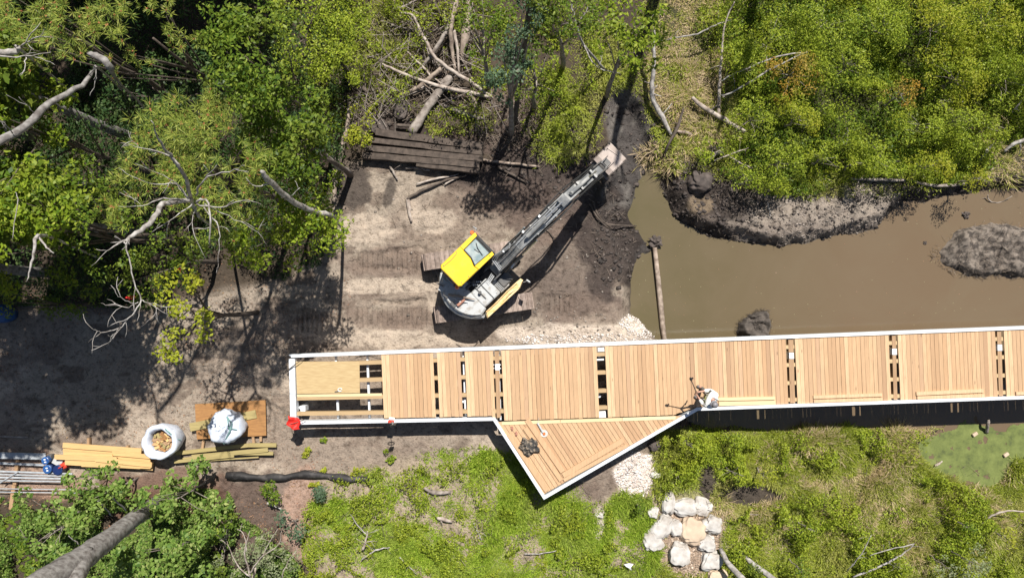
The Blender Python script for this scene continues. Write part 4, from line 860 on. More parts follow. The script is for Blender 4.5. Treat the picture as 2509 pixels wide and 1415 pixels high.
    mb.tube([(5.85, V0 - .14, 1.88), (5.85, V0 + .14, 1.88)], .03, 8); mb.prism([(5.92, V0 - .10), (6.10, V0 - .10), (6.10, V0 + .10), (5.92, V0 + .10)], 1.762, 1.768); mb.build('coupler', M['exdark'], ex)  # thin dark plate on the bucket stands in for a shaded hole
    mb = MB(); A = at(1098, 722, 1.9); B = at(1164, 733, 1.9); mb.tube([A, A.lerp(B, .35) + Vector((0, .02, .03)), A.lerp(B, .7), B], [.05, .045, .03, .015], 7, .15); tag(mb.build('branch', M['tan_log']), 'short tan broken branch resting on the excavator hood', 'branch')
    mb = MB(); A = at(1121, 748, 1.87); B = at(1139, 733, 1.9); mb.tube([A, B], [.05, .04], 6, .2); tag(mb.build('branch', M['brick']), 'reddish bark fragment resting on the excavator hood below the branch', 'branch')
excavator()

# ================================================================ MATERIAL STOCKPILE
quad_sheet('plywood_sheet', 'orange brown plywood sheet lying on the ground under the tied white bulk bag', 'plywood', [(478, 989), (651, 979), (653, 1066), (483, 1075)], .22, .03, M['ply2'])
for (a, b) in (((500, 1078), (497, 1100)), ((620, 1060), (624, 1090)), ((640, 1060), (640, 1080))):
    board('bearer', 'short wood bearer under the orange brown plywood sheet, the one at x ' + ('left' if a[0] == 500 else 'middle' if a[0] == 620 else 'right') + ' end', 'bearer', a, b, 6, .13, .07, M['brownboard'], 'bearers under the plywood sheet')
for o in [o for o in bpy.data.objects if o.name.startswith('bearer')]:
    if o.get('group') != 'bearers under the plywood sheet': continue
    e = 'left' if o.location.x < -10.9 else 'right' if o.location.x > -9.25 else 'middle'
    o['label'] = {'left': 'stubby wood bearer poking out below the left part of the orange brown plywood', 'middle': 'thin bearer linking the orange brown plywood to the right lumber pile', 'right': 'last wood bearer under the right edge of the orange brown plywood'}[e]
board('plank', 'wide green-yellow plank laid aslant across the orange brown plywood, under the tied bag', 'plank', (466, 1046), (628, 1013), 20, .26, .035, M['lumberB_shade'])
def rg(px, py): return (px / 3.4847, 940 + py / 3.4847)
PA = [((540, 520), (1210, 570), 50), ((545, 585), (965, 615), 40), ((470, 620), (1000, 640), 46), ((960, 590), (1300, 620), 40), ((560, 665), (1200, 700), 50), ((820, 640), (1300, 690), 46), ((1000, 650), (1220, 690), 38), ((700, 690), (1290, 708), 30)]
zz = .30
LA = ['topmost long yellow plank of the left lumber pile', 'thin yellow plank under the top one in the left lumber pile', 'yellow plank sticking out furthest towards the blue drums', 'yellow plank end just below the open bulk bag', 'wide yellow plank in the middle of the left lumber pile', 'shaded yellow plank passing beside the open bulk bag', 'short yellow plank with square end under the open bulk bag', 'lowest yellow plank, nearest the oak leaves']
for k, ((a, b, wpx), lab) in enumerate(zip(PA, LA)): board('plank', lab, 'plank', rg(*a), rg(*b), wpx / 3.4847 * .9, .30 + .045 * (k % 3) + .002 * k, .04, M['lumberA'], 'planks in the left lumber pile')
for k, (a, b, wpx) in enumerate([((545, 545), (1290, 640), 60), ((560, 640), (1310, 700), 70)]): board('plank', ['lower layer plank beneath the upper half of the left lumber pile', 'lower layer plank beneath the oak leaf side of the left lumber pile'][k], 'plank', rg(*a), rg(*b), wpx / 3.4847, .24 - .002 * k, .045, M['lumberA'], 'planks in the left lumber pile')
for k, (a, b) in enumerate([((770, 455), (765, 700)), ((1100, 520), (1100, 720))]): board('bearer', ['thin bearer whose end pokes out above the left lumber pile', 'bearer under the left lumber pile hidden beside the open bag'][k], 'bearer', rg(*a), rg(*b), 6, .10, .12, M['brownboard'], 'bearers under the left lumber pile')
PB = [((1500, 590), (2130, 520), 32), ((1565, 645), (2060, 580), 34), ((1490, 662), (2000, 610), 26), ((2130, 520), (2362, 520), 34), ((2000, 590), (2335, 590), 30), ((1640, 620), (2290, 560), 36), ((1800, 650), (2210, 622), 10)]
LBb = ['top plank of the right lumber pile with a skewed left end', 'greenish plank second from the top of the right lumber pile', 'lowest greenish plank with its left end beside the oak leaves', 'short greenish plank at the upper right end of the right pile', 'greenish plank at the lower right end of the right pile', 'long greenish plank through the middle of the right pile', 'narrow batten along the lower edge of the right lumber pile']
for k, ((a, b, wpx), lab) in enumerate(zip(PB, LBb)): board('plank', lab, 'plank', rg(*a), rg(*b), wpx / 3.4847, .20 + .045 * (k % 3) + .002 * k, .04, M['lumberB_shade'], 'planks in the right lumber pile')
def sack_ring(mb, c, prof, n=28, wob=.05, seed=0, sq=.0):
    vs = []
    for (r, z) in prof:
        for k in range(n):
            t = 2 * math.pi * k / n; q = r * (1 + wob * math.sin(3 * t + seed + z * 2) + wob * .8 * math.sin(7 * t + z * 5 + seed) + wob * .5 * math.sin(13 * t + z * 9) + sq * abs(math.sin(2 * t)) ** 3)
            vs.append(c + Vector((q * math.cos(t), q * math.sin(t), z + wob * .5 * math.sin(5 * t + seed * 2 + r * 6))))
    fs = [(i * n + k, i * n + (k + 1) % n, (i + 1) * n + (k + 1) % n, (i + 1) * n + k) for i in range(len(prof) - 1) for k in range(n)]; mb.add(vs, fs)
b1 = empty('bulk_bag', at(556, 1044, .26), 'white woven bulk bag with its top tied shut, on the orange brown plywood', 'bulk bag'); c = at(556, 1044, .75); c.z = .28
mb = MB(); sack_ring(mb, c, [(.02, .0), (.48, .0), (.56, .15), (.60, .45), (.58, .72), (.50, .84), (.36, .86), (.22, .80), (.16, .88), (.05, .83), (.01, .82)], 48, .055, 1.3); mb.build('bag_body', M['bag'], b1, True)
mb = MB(); s0 = c + Vector((.25, -.2, .9)); mb.tube([c + Vector((.15, .42, .86)), c + Vector((.35, .2, .93)), c + Vector((.28, -.1, .95)), c + Vector((.0, -.55, .75)), c + Vector((-.1, -.66, .4))], .03, 6, flat=.3); mb.tube([c + Vector((.2, .35, .9)), c + Vector((.25, .05, .96)), c + Vector((.5, -.05, .85))], .025, 6, flat=.4); mb.build('strap', M['strap'], b1)
b2 = empty('bulk_bag', at(391, 1083, 0), 'open white woven bulk bag filled with wood offcuts between the two lumber piles', 'bulk bag'); c = at(391, 1083, .9); c.z = .05
mb = MB(); sack_ring(mb, c, [(.02, .0), (.46, .0), (.54, .12), (.60, .5), (.62, .82), (.60, .93), (.54, .96), (.46, .90), (.42, .80), (.40, .62), (.38, .30), (.01, .28)], 48, .035, .4); mb.build('bag_body', M['bag'], b2, True)
mb = MB(); mb.tube([c + Vector((.25, .5, .97)), c + Vector((.42, .38, 1.02)), c + Vector((.48, .28, .95))], .025, 6, flat=.4); mb.tube([c + Vector((.6, .1, .8)), c + Vector((.68, .06, .7))], .02, 6); mb.build('strap', M['strap'], b2)
random.seed(31); OC = []
for k in range(26):
    t = k * 2.4; r = .33 * math.sqrt(k / 26); bx = MB(); sz = (random.uniform(.10, .26), random.uniform(.06, .1), random.uniform(.03, .06)); bx.box((0, 0, 0), sz, None, .004)
    o = bx.build('wood_offcut', M[('lumberA', 'brownboard', 'lumberB_shade', 'ply2')[k % 4]]); o.location = c + Vector((r * math.cos(t), r * math.sin(t), .62 + .012 * (k % 6) + .06 * (1 - r / .33))); o.rotation_euler = (random.uniform(-.35, .35), random.uniform(-.35, .35), random.uniform(0, 3.1))
    tag(o, 'small ' + ('yellow', 'brown', 'greenish', 'orange brown')[k % 4] + ' wood offcut heaped with others inside the open bulk bag', 'wood offcut', 'wood offcuts inside the open bulk bag')
mb = MB(); mb.tube([c + Vector((0, 0, .29)), c + Vector((0, 0, .60))], [.36, .37], 24); tag(mb.build('sawdust_fill', M['brownboard']), 'brown sawdust and chips packed under the offcuts in the open bag', kind='stuff')
# drums, jerry can and grey box by the steel
for px, py, r, mt, lab, z in ((110, 1128, .13, 'blue', 'upper blue lidded drum on the dark steel, beside the grey beams', .45), (115, 1149, .15, 'navy', 'blue drum with white label marks on its lid, lower left of the three', .45), (140, 1151, .17, 'navy', 'dark navy drum between the labelled drum and the red can', .40)):
    t = empty('drum', at(px, py, 0), lab, 'drum', 'blue drums by the steel beams'); q = at(px, py, z); q.z = 0; mb = MB(); mb.tube([q + Vector((0, 0, h)) for h in (0, .03, z * .5, z * .52, z - .05)], [r * .96, r, r, r * 1.04, r], 20); mb.build('barrel', M[mt], t, auto=40)
    mb = MB(); mb.tube([q + Vector((0, 0, z - .06)), q + Vector((0, 0, z - .01)), q + Vector((0, 0, z))], [r * 1.06, r * 1.06, r * .92], 20); l = mb.build('lid', M['blue'] if px < 130 else M['navy'], t)
    if px < 130:
        mb = MB()
        for dx, dy in ((-.01, .045), (.015, -.045)): mb.box(q + Vector((dx, dy, z + .004)), (.07, .04, .006), .1)
        mb.build('lid_label', M['whitecap'], l)
t = empty('jerry_can', at(150, 1144, 0), 'bright red plastic jerry can behind the navy drum', 'jerry can'); q = at(150, 1143, .35); q.z = .17; mb = MB(); mb.box(q, (.30, .22, .34), .5, .04); mb.build('can_body', M['redplastic'], t); mb = MB(); mb.tube([q + Vector((-.08, -.04, .17)), q + Vector((-.06, -.03, .24)), q + Vector((.06, .03, .24)), q + Vector((.08, .04, .17))], .018, 6); mb.build('handle', M['redplastic'], t)
mb = MB(); q = at(143, 1129, .2); q.z = .12; mb.box(q, (.32, .26, .24), -.5, .03); mb.box(q + Vector((0, 0, .13)), (.34, .28, .03), -.5, .01); tag(mb.build('toolbox', M['exgrey']), 'pale grey box tucked between the blue drums and the lumber', 'toolbox')
mb = MB(); q = at(118, 1120, .2); q.z = .14; mb.tube([q, q + Vector((.18, .02, .03))], [.12, .12], 14); tag(mb.build('bucket', M['exdark']), 'dark bucket lying on its side above the blue drums', 'bucket')
# galvanised beams and pipes
def beam(label, a, b, wpx, z, h, mat='galv_shade', cat='beam', nm='steel_beam', flange=True):
    A, B = at(*a, z), at(*b, z); A.z = B.z = 0; e = (B - A).normalized(); n = Vector((-e.y, e.x, 0)); wd = wpx / 67.5; mb = MB()
    mb.prism([tuple(p)[:2] for p in (A - n * wd / 2, B - n * wd / 2, B + n * wd / 2, A + n * wd / 2)], z, z + .012)
    if flange:
        for s in (1, -1): C_ = n * s * (wd / 2 - .01); mb.prism([tuple(p)[:2] for p in (A + C_ - n * .01, B + C_ - n * .01, B + C_ + n * .01, A + C_ + n * .01)], z - .02, z + h)
    return tag(mb.build(nm, M[mat]), label, cat, 'galvanised steel stacked at the left edge')
beam('wide galvanised channel at the top of the steel stack by the left edge', (-80, 1112), (112, 1117), 15, .28, .06)
beam('narrow galvanised angle just below the wide channel', (-80, 1130), (108, 1138), 5, .22, .03)
for k, (y0, y1, wpx) in enumerate(((1153, 1160, 4), (1161, 1166, 4), (1169, 1172, 5), (1177, 1179, 5))): 
    mb = MB(); A, B = at(-80, y0 - 2, .3), at(178 - 6 * k, y1, .3); mb.tube([A, B], .035, 10); tag(mb.build('steel_pipe', M['galv_shade'] if k % 2 == 0 else M['steel']), ['galvanised pipe nearest the blue drums in the pipe bundle', 'dull steel pipe second from the drums in the bundle', 'bright galvanised pipe third in the bundle, above the timber bearer', 'lowest dull pipe of the bundle at the left edge'][k], 'pipe', 'galvanised steel stacked at the left edge')
for k, (y0, y1, xe) in enumerate(((1195, 1199, 198), (1203, 1207, 192))): mb = MB(); mb.tube([at(-80, y0, .25), at(xe, y1, .25)], .018, 8); tag(mb.build('steel_rod', M['galv_shade']), ['upper thin steel rod lying below the pipe bundle', 'lower thin steel rod lying below the pipe bundle'][k], 'rod', 'galvanised steel stacked at the left edge')
mb = MB(); mb.tube([at(0, 1182, .36), at(44, 1155, .36)], .022, 8); tag(mb.build('steel_rod', M['galv_shade']), 'short steel rod lying slantwise over the pipe bundle', 'rod')
board('bearer', 'vertical timber bearer between the wide channel and the pipe bundle', 'bearer', (46, 1124), (39, 1185), 8, .12, .09, M['brownboard']); board('bearer', 'weathered timber bearer under the two thin steel rods', 'bearer', (38, 1186), (30, 1245), 9, .10, .1, M['brownboard'])
mb = MB(); mb.tube([at(-80, 1064, .1), at(70, 1071, .12)], [.05, .035], 7, .1); tag(mb.build('stick', M['bark']), 'straight dark stick on the dirt above the steel beams', 'stick')
mb = MB(); q = at(2, 768, .5); q.z = 0; mb.tube([q + Vector((0, 0, h)) for h in (.02, .3, .6, .78, .85)], [.30, .34, .33, .25, .05], 22); tag(mb.build('tarpaulin', M['blue'], None, True), 'rounded deep blue tarpaulin covered drum cut by the left edge', 'tarpaulin')
# orange-red cloths in the woods
for (px, py, lab) in ((320, 729, 'bright orange red cloth under the bare white branch fork'), (440, 662, 'small orange red cloth among the leaves right of the bare branch')): ragged('marker_cloth', lab, 'cloth', px, py, zg(*at(px, py)[:2]) + 2.0, .10, M['red'], (1.4, .5, .35), px, .9, 2.4)
# black filter sock
pts = [onground(x, y, .10) for x, y in ((555, 1162), (610, 1166), (655, 1170), (700, 1168), (745, 1160), (790, 1163), (830, 1170), (870, 1173), (922, 1171))]
mb = MB(); fine = []
for i in range(len(pts) - 1):
    for t in (0, .33, .66): fine.append(pts[i].lerp(pts[i + 1], t) + Vector((0, random.uniform(-.02, .02), random.uniform(0, .02))))
mb.tube(fine, [.125 + .03 * math.sin(i * 1.1) for i in range(len(fine))], 12, .06); tag(mb.build('filter_sock', M['sock'], None, True), 'long black silt filter sock lying on the dirt south of the boardwalk', 'silt sock')
# ================================================================ TIMBER MAT
def rl(px, py): return (800 + px / 2.7217, py / 2.7217)
TM = [((330, 880), (1040, 975), 46, .42), ((300, 935), (1040, 1020), 34, .40), ((255, 985), (1040, 1060), 40, .41), ((240, 1035), (1020, 1100), 40, .40), ((600, 1090), (1020, 1137), 40, .36)]
tm = empty('timber_mat', onground(1035, 370), 'stack of five dark muddy square timbers lying side by side north of the excavator', 'timber mat')
for k, (a, b, wpx, z) in enumerate(TM):
    A, B = at(*rl(*a), z), at(*rl(*b), z); e = (B - A).normalized(); n = Vector((-e.y, e.x, 0)); wd = wpx / 2.7217 / 68; mb = MB(); nseg = 9; vs = []
    for i in range(nseg + 1):
        p = A.lerp(B, i / nseg); j = random.uniform(-.012, .012)
        for s, h in ((-1, .16), (1, .16), (1, z + .06), (-1, z + .06)): vs.append(Vector((p.x, p.y, 0)) + n * (s * wd / 2 + j) + Vector((0, 0, h + random.uniform(-.01, .01) - (.16 if h < .2 else 0) + (.02 if h < .2 else 0))))
    fs = [(i * 4 + q, i * 4 + (q + 1) % 4, i * 4 + 4 + (q + 1) % 4, i * 4 + 4 + q) for i in range(nseg) for q in range(4)] + [(3, 2, 1, 0), (nseg * 4, nseg * 4 + 1, nseg * 4 + 2, nseg * 4 + 3)]; mb.add(vs, fs); mb.build('timber', M['mat'], tm)
# ================================================================ LOGS AND BRANCHES
def limb(name, label, cat, pts, rads, mat, up=None, rough=.12, group=None, n=9, twigs=0, wig=.03):
    """pts: (px, py[, z above ground]); a bent tapering log with side stubs"""
    P = []
    for q in pts:
        P.append(onground(q[0], q[1], q[2] if len(q) > 2 else .12))
    fine = []; fr = []; per = 4
    for i in range(len(P) - 1):
        p0, p1, p2, p3 = P[max(i - 1, 0)], P[i], P[i + 1], P[min(i + 2, len(P) - 1)]
        for k in range(per):
            t = k / per; fine.append(.5 * ((2 * p1) + (p2 - p0) * t + (2 * p0 - 5 * p1 + 4 * p2 - p3) * t * t + (3 * p1 - p0 - 3 * p2 + p3) * t ** 3) + Vector([random.uniform(-wig, wig) for _ in range(3)]) * .6)
            fr.append(rads[i] + (rads[i + 1] - rads[i]) * t)
    fine.append(P[-1]); fr.append(rads[-1]); mb = MB(); mb.tube(fine, fr, n, rough)
    for k in range(twigs):
        i = random.randrange(2, len(fine) - 1); d = (fine[i] - fine[i - 1]).normalized(); s = Vector((-d.y, d.x, .5)) * random.choice((-1, 1)) + d * random.uniform(-.2, .8); s.normalize(); L = random.uniform(.2, .55)
        mb.tube([fine[i], fine[i] + s * L * .5, fine[i] + s * L + Vector((random.uniform(-.1, .1), random.uniform(-.1, .1), .03))], [fr[i] * .4, fr[i] * .25, fr[i] * .1 + .003], 5)
    c = P[0].copy(); o = mb.build(name, mat, None, True)
    for v in o.data.vertices: v.co -= c
    o.location = c; return tag(o, label, cat, group)
def RL(L): return [(*rl(q[0], q[1]), *q[2:]) for q in L]
LG = [
 ('long pale leaning log running to the top edge, left of the split one', [(880, -60, .9), (850, 80, .8), (830, 210, .7), (838, 340, .4), (857, 470, .2)], [.11, .10, .09, .08, .06], 'tan_log', 2),
 ('thick tapering split pale trunk running to the top edge, rightmost of the log heap', [(935, -60, .5), (945, 60, .5), (925, 240, .4), (900, 400, .2)], [.09, .12, .19, .05], 'tan_log', 0),
 ('short pale log wedged between the two long logs at the top', [(850, 205, .5), (872, 330, .4), (886, 490, .2)], [.07, .06, .04], 'peeled', 1),
 ('long sinuous whitish branch snaking down through the log heap', [(495, 88, .8), (575, 105, .8), (640, 230, .7), (730, 390, .6), (880, 500, .5), (980, 560, .4), (1110, 655, .2)], [.03, .05, .055, .07, .08, .07, .05], 'peeled', 3),
 ('grey log crossing down left behind the whitish branch', [(822, 165, .6), (740, 310, .5), (650, 430, .3), (575, 505, .2)], [.09, .09, .07, .04], 'bark', 3),
 ('whitish log lying nearly level across the lower heap', [(370, 425, .3), (450, 465, .3), (610, 530, .4), (780, 585, .4), (940, 615, .3), (1085, 645, .2)], [.04, .06, .06, .08, .08, .07], 'peeled', 3),
 ('brown broken log with splintered end left of the heap centre', [(765, 458, .5), (690, 520, .4), (600, 590, .3), (480, 645, .2)], [.10, .09, .1, .06], 'tan_log', 3),
 ('thickest grey log pointing down to the timber mat', [(832, 505, .25), (745, 620, .25), (660, 740, .22), (565, 885, .2)], [.16, .17, .18, .2], 'bark', 1),
 ('dark mossy log half hidden left of the heap', [(145, 445, .2), (190, 510, .2), (270, 615, .15)], [.06, .09, .07], 'bark_dark', 1),
 ('slim tan pole standing apart along the edge of the woods', [(155, 680, .3), (138, 830, .25), (100, 1010, .2), (60, 1200, .2), (48, 1345, .15)], [.04, .09, .12, .11, .09], 'tan_log', 1),
 ('split brown plank-like log in the grass north of the timber mat', [(780, 700, .2), (900, 750, .2), (1045, 795, .15)], [.05, .09, .06], 'bark', 1),
 ('thin pale stick above the level whitish log', [(540, 345, .3), (600, 405, .3), (665, 470, .3), (700, 510, .3), (775, 560, .3)], [.03, .04, .05, .04, .03], 'peeled', 1),
 ('dark branch at the top edge of the heap', [(690, -40, .5), (735, 50, .4), (800, 165, .3)], [.07, .06, .04], 'bark_dark', 2),
 ('grey branch lying in the brush at the top edge left of the heap', [(440, 62, .3), (520, 40, .3), (620, -10, .3)], [.05, .05, .04], 'bark', 2),
 ('short broken stub beside the end of the whitish log', [(960, 630, .2), (1000, 690, .2), (985, 760, .1)], [.05, .06, .04], 'tan_log', 1),
 ('short dark log under the fat grey log by the timber mat', [(470, 835, .2), (530, 838, .2), (590, 850, .2)], [.06, .07, .06], 'bark_dark', 0),
 ('narrow dark plank with a light edge east of the timber mat', [(1045, 1068, .12), (1240, 1090, .12), (1420, 1112, .1)], [.05, .06, .04], 'tan_log', 0),
 ('dark slanting stick below the narrow plank', [(1145, 1118, .1), (1240, 1165, .1), (1335, 1218, .1)], [.05, .05, .03], 'bark_dark', 0),
 ('light splintered stick just south of the timber mat', [(600, 1228, .1), (720, 1195, .12), (880, 1160, .1)], [.03, .05, .03], 'peeled', 1),
 ('long dark branch slanting across the dirt pad', [(535, 1325, .1), (620, 1280, .12), (760, 1215, .1), (925, 1165, .1)], [.05, .06, .05, .05], 'bark_dark', 1),
 ('short white peeled log end on the dirt pad', [(540, 1320, .08), (548, 1380, .08), (565, 1480, .05)], [.08, .09, .05], 'peeled', 0),
 ('short pale stick lying beside the long dark branch', [(790, 1228, .1), (850, 1195, .1), (930, 1168, .1)], [.03, .035, .03], 'peeled', 0),
 ('curved root stub at the left of the dirt pad', [(420, 1100, .15), (450, 1150, .1), (475, 1195, .1)], [.04, .05, .03], 'bark', 1),
 ('flat grey board lying below the timber mat', [(530, 1118, .1), (620, 1122, .1), (690, 1135, .1)], [.04, .06, .04], 'bark', 0)]
for lab, pts, rr, mt, tw in LG:
    rr = [r * .88 for r in rr]; limb('log' if max(rr) > .055 else 'branch', lab, 'log' if max(rr) > .055 else 'branch', RL(pts), rr, M[mt], twigs=tw, group='fallen logs and branches north of the excavator')
def rr3(px, py): return (1400 + px / 2.2624, py / 2.2624)
RG = [
 ('long bent bare dead trunk rising along the right bank of the channel', [(460, 170, 1.2), (458, 300, .9), (450, 430, .6), (450, 545, .4), (500, 640, .3), (552, 745, .15)], [.04, .06, .08, .09, .10, .06], 'branch', 4),
 ('pale broken log lying slantwise in the grass right of the channel', [(670, 540, .3), (740, 600, .3), (850, 665, .25), (962, 728, .15)], [.06, .09, .09, .05], 'peeled', 1),
 ('thin upright white pole in the grass, crossing behind the slanting log', [(905, 10, 1.6), (852, 130, 1.2), (832, 320, .8), (820, 480, .5), (815, 640, .2)], [.02, .03, .045, .06, .07], 'peeled', 2),
 ('dark forked stick leaning towards the channel', [(620, 600, .6), (585, 710, .4), (540, 800, .3), (498, 895, .1)], [.03, .06, .05, .04], 'bark_dark', 2),
 ('long thin arching branch at the top of the tan grass', [(485, 230, .7), (600, 205, .8), (700, 188, .9), (800, 140, 1.0), (880, 112, 1.0)], [.015, .025, .03, .03, .02], 'branch', 2),
 ('upper of two thin branches arching over the shrubs', [(830, 450, .8), (920, 400, 1.1), (1060, 345, 1.3), (1180, 305, 1.4), (1310, 290, 1.4)], [.02, .03, .03, .03, .015], 'branch', 2),
 ('lower of two thin branches arching over the shrubs', [(830, 528, .7), (890, 515, .9), (1060, 410, 1.2), (1180, 345, 1.35), (1300, 290, 1.4)], [.025, .03, .035, .03, .015], 'branch', 2),
 ('pale broken branch in the shaded hollow of the shrubs', [(2040, 560, .8), (2075, 590, .8), (2115, 628, .6)], [.05, .08, .05], 'peeled', 1),
 ('short pale stick lying level above the broken branch in the hollow', [(2060, 558, .9), (2110, 564, .9), (2170, 566, .9)], [.02, .03, .02], 'branch', 1),
 ('bare grey pole on the brown brush at the right bank', [(2262, 885, .2), (2300, 840, .25), (2345, 792, .2)], [.06, .06, .04], 'branch', 1),
 ('long grey log at the right edge above the pond', [(2400, 838, .3), (2450, 800, .4), (2530, 770, .5)], [.04, .07, .07], 'branch', 1),
 ('thin bare stick leaning at the far right edge', [(2435, 625, .3), (2470, 590, .5), (2520, 520, .8)], [.03, .04, .03], 'branch', 1),
 ('low dark log along the top of the grey mud bank', [(1548, 990, .12), (1640, 995, .12), (1780, 998, .12), (1850, 1000, .1)], [.04, .06, .06, .04], 'bark', 1),
 ('dark log half buried along the bank further right', [(1900, 1005, .1), (2030, 1030, .12), (2190, 1018, .1)], [.05, .06, .05], 'bark', 1),
 ('short log stub beside the forked stick', [(580, 728, .12), (630, 735, .12), (680, 750, .1)], [.04, .08, .04], 'tan_log', 1),
 ('dark broken branch on the left of the brush heap', [(765, 885, .25), (800, 850, .3), (840, 835, .25)], [.04, .08, .05], 'bark', 2),
 ('pale thin branch reaching right from the brush heap', [(790, 890, .35), (880, 855, .4), (980, 820, .3)], [.02, .03, .015], 'peeled', 2),
 ('white branch end poking from the brush heap', [(880, 870, .4), (940, 905, .3), (1003, 932, .2)], [.02, .03, .04], 'peeled', 1),
 ('small grey twig standing in the shrub gap', [(1532, 700, 1.0), (1530, 760, .8), (1518, 810, .6)], [.01, .02, .02], 'branch', 3)]
for lab, pts, rr, mt, tw in RG: limb('log' if max(rr) > .055 else 'branch', lab, 'log' if max(rr) > .055 else 'branch', [(*rr3(q[0], q[1]), *q[2:]) for q in pts], rr, M[mt], twigs=tw, group='dead wood on the right bank')
# log standing in the pond with its root clod
t = empty('pond_log', at(1618, 720, WZ), 'long straight brown log lying in the pond from the mud clump to the boardwalk', 'log')
mb = MB(); pts = [at(1604, 606, -.75), at(1612, 680, -.78), at(1618, 740, -.8), at(1624, 800, -.82), at(1632, 860, -.85)]; mb.tube(pts, [.08, .095, .10, .105, .09], 10, .10); mb.build('trunk', M['tan_log'], t, True)
mb = MB(); mb.blob(at(1606, 592, -.75), .19, 4, .8, 2.2, (1, 1, .6), 4); mb.build('root_clump', M['clod'], t)
# other sticks: lower right and bottom centre
for lab, pts, rr, mt, tw in [
 ('pale grey trunk leaning up out of the bottom edge beside the rocks, left of two', [(1765, 1345, .2), (1790, 1385, .8), (1840, 1440, 1.6)], [.07, .10, .13], 'branch', 2),
 ('pale grey trunk leaning out of the bottom edge, right of two', [(1808, 1348, .3), (1850, 1385, .8), (1905, 1425, 1.5)], [.06, .09, .11], 'branch', 2),
 ('arching whitish branch at the lower right edge', [(2400, 1285, .4), (2430, 1262, .7), (2470, 1250, .9), (2520, 1255, .8)], [.02, .035, .03, .02], 'peeled', 1),
 ('long thin grey dead branch slanting in the weeds at the lower right', [(2090, 1412, .5), (2160, 1385, .8), (2220, 1350, 1.0), (2240, 1330, 1.1)], [.035, .035, .025, .012], 'branch', 5),
 ('upper thin grey dead branch in the weeds at the lower right', [(2130, 1360, .7), (2180, 1345, .9), (2240, 1331, 1.1)], [.012, .02, .02], 'branch', 3),
 ('upright thin grey twig in the lower right weeds', [(2075, 1400, .4), (2110, 1355, .9), (2135, 1310, 1.2)], [.02, .02, .01], 'branch', 4),
 ('small dark stick in the shaded gap of the lower meadow', [(1830, 1258, .1), (1850, 1260, .1), (1872, 1258, .1)], [.02, .025, .015], 'bark', 0),
 ('thin dead stick on the grass right of the lookout tip', [(1285, 1356, .15), (1320, 1356, .15), (1365, 1347, .15)], [.02, .025, .012], 'branch', 2),
 ('forked white dead stick in the weeds at the lower middle', [(890, 1345, .35), (897, 1320, .4), (900, 1300, .5)], [.05, .035, .015], 'peeled', 4),
 ('thin branching grey stick left of the forked white one', [(860, 1260, .4), (880, 1290, .45), (900, 1310, .4)], [.01, .02, .02], 'branch', 5),
 ('grey dead stick lying in the weeds below the forked one', [(885, 1370, .3), (920, 1348, .35), (955, 1340, .3)], [.02, .03, .015], 'branch', 4),
 ('crumbled pale wood piece in the weeds south of the sock', [(1070, 1268, .15), (1088, 1272, .18), (1108, 1278, .12)], [.05, .08, .04], 'peeled', 2),
 ('thin stick near the bottom of the weeds', [(980, 1365, .2), (1000, 1385, .2), (1020, 1405, .15)], [.02, .025, .015], 'branch', 2),
 ('grey weathered log in the weeds east of the filter sock', [(1040, 1195, .12), (1065, 1205, .14), (1105, 1205, .1)], [.05, .09, .05], 'bark', 3),
 ('short stick on the soil near the lookout tip', [(1160, 1280, .12), (1172, 1305, .12), (1180, 1322, .1)], [.02, .03, .02], 'branch', 2),
 ('pale stick poking from the left shaded path', [(655, 1232, .2), (672, 1240, .2), (690, 1247, .15)], [.04, .035, .02], 'branch', 1),
 ('dark root reaching across the mud towards the channel', [(1450, 490, .1), (1465, 525, .1), (1490, 550, .1), (1560, 553, 0.1)], [.02, .04, .04, .015], 'bark_dark', 4),
 ('dark root stub on the mud beside the boom shadow', [(1445, 500, .1), (1470, 540, .12), (1495, 562, .1)], [.03, .035, .02], 'bark_dark', 3),
 ('thin bent stick in the boom shadow', [(1340, 565, .05), (1358, 588, .06), (1345, 625, .05)], [.02, .03, .02], 'bark_dark', 2),
 ('thin dark branch lying in the pond by the right edge', [(2420, 478, .25), (2425, 492, .2), (2450, 495, .2), (2480, 480, .3)], [.02, .02, .015, .01], 'bark', 2),
 ('dark submerged branch with twigs, doubling as a branch shadow, in the pond under the bank overhang', [(2240, 520, .02), (2260, 560, .02), (2235, 610, .02), (2230, 640, .02)], [.03, .025, .02, .01], 'bark_dark', 12),  # these dark limbs also stand in for branch shadows on the water
 ('dark submerged twig spray, doubling as a twig shadow, in the pond left of the mud island', [(2290, 515, .02), (2300, 545, .02), (2312, 560, .02)], [.03, .02, .01], 'bark_dark', 8),
 ('small dark submerged twig cluster, doubling as a twig shadow, below the middle of the mud bank', [(1812, 618, .02), (1830, 622, .02), (1855, 635, .02)], [.02, .02, .01], 'bark_dark', 9),
 ('whitish forked twig at the right edge of the pond', [(2455, 536, .15), (2480, 530, .2), (2505, 520, .2)], [.015, .015, .01], 'peeled', 3),
 ('thick grey stem on the duckweed pool', [(2290, 1142, .12), (2298, 1136, .14), (2308, 1128, .1)], [.04, .05, .02], 'peeled', 0),
 ('dark post standing in the shallow pool by the boardwalk shadow', [(2418, 1058, .1), (2420, 1040, .35), (2421, 1028, .5)], [.06, .06, .05], 'bark', 0),
 ('thin vertical white stick on the mud of the bank', [(1880, 495, .5), (1884, 510, .3), (1888, 530, .12)], [.015, .02, .02], 'branch', 1)]:
    limb('log' if max(rr) > .055 else 'branch', lab, 'log' if max(rr) > .055 else 'branch', pts, rr, M[mt], twigs=tw)
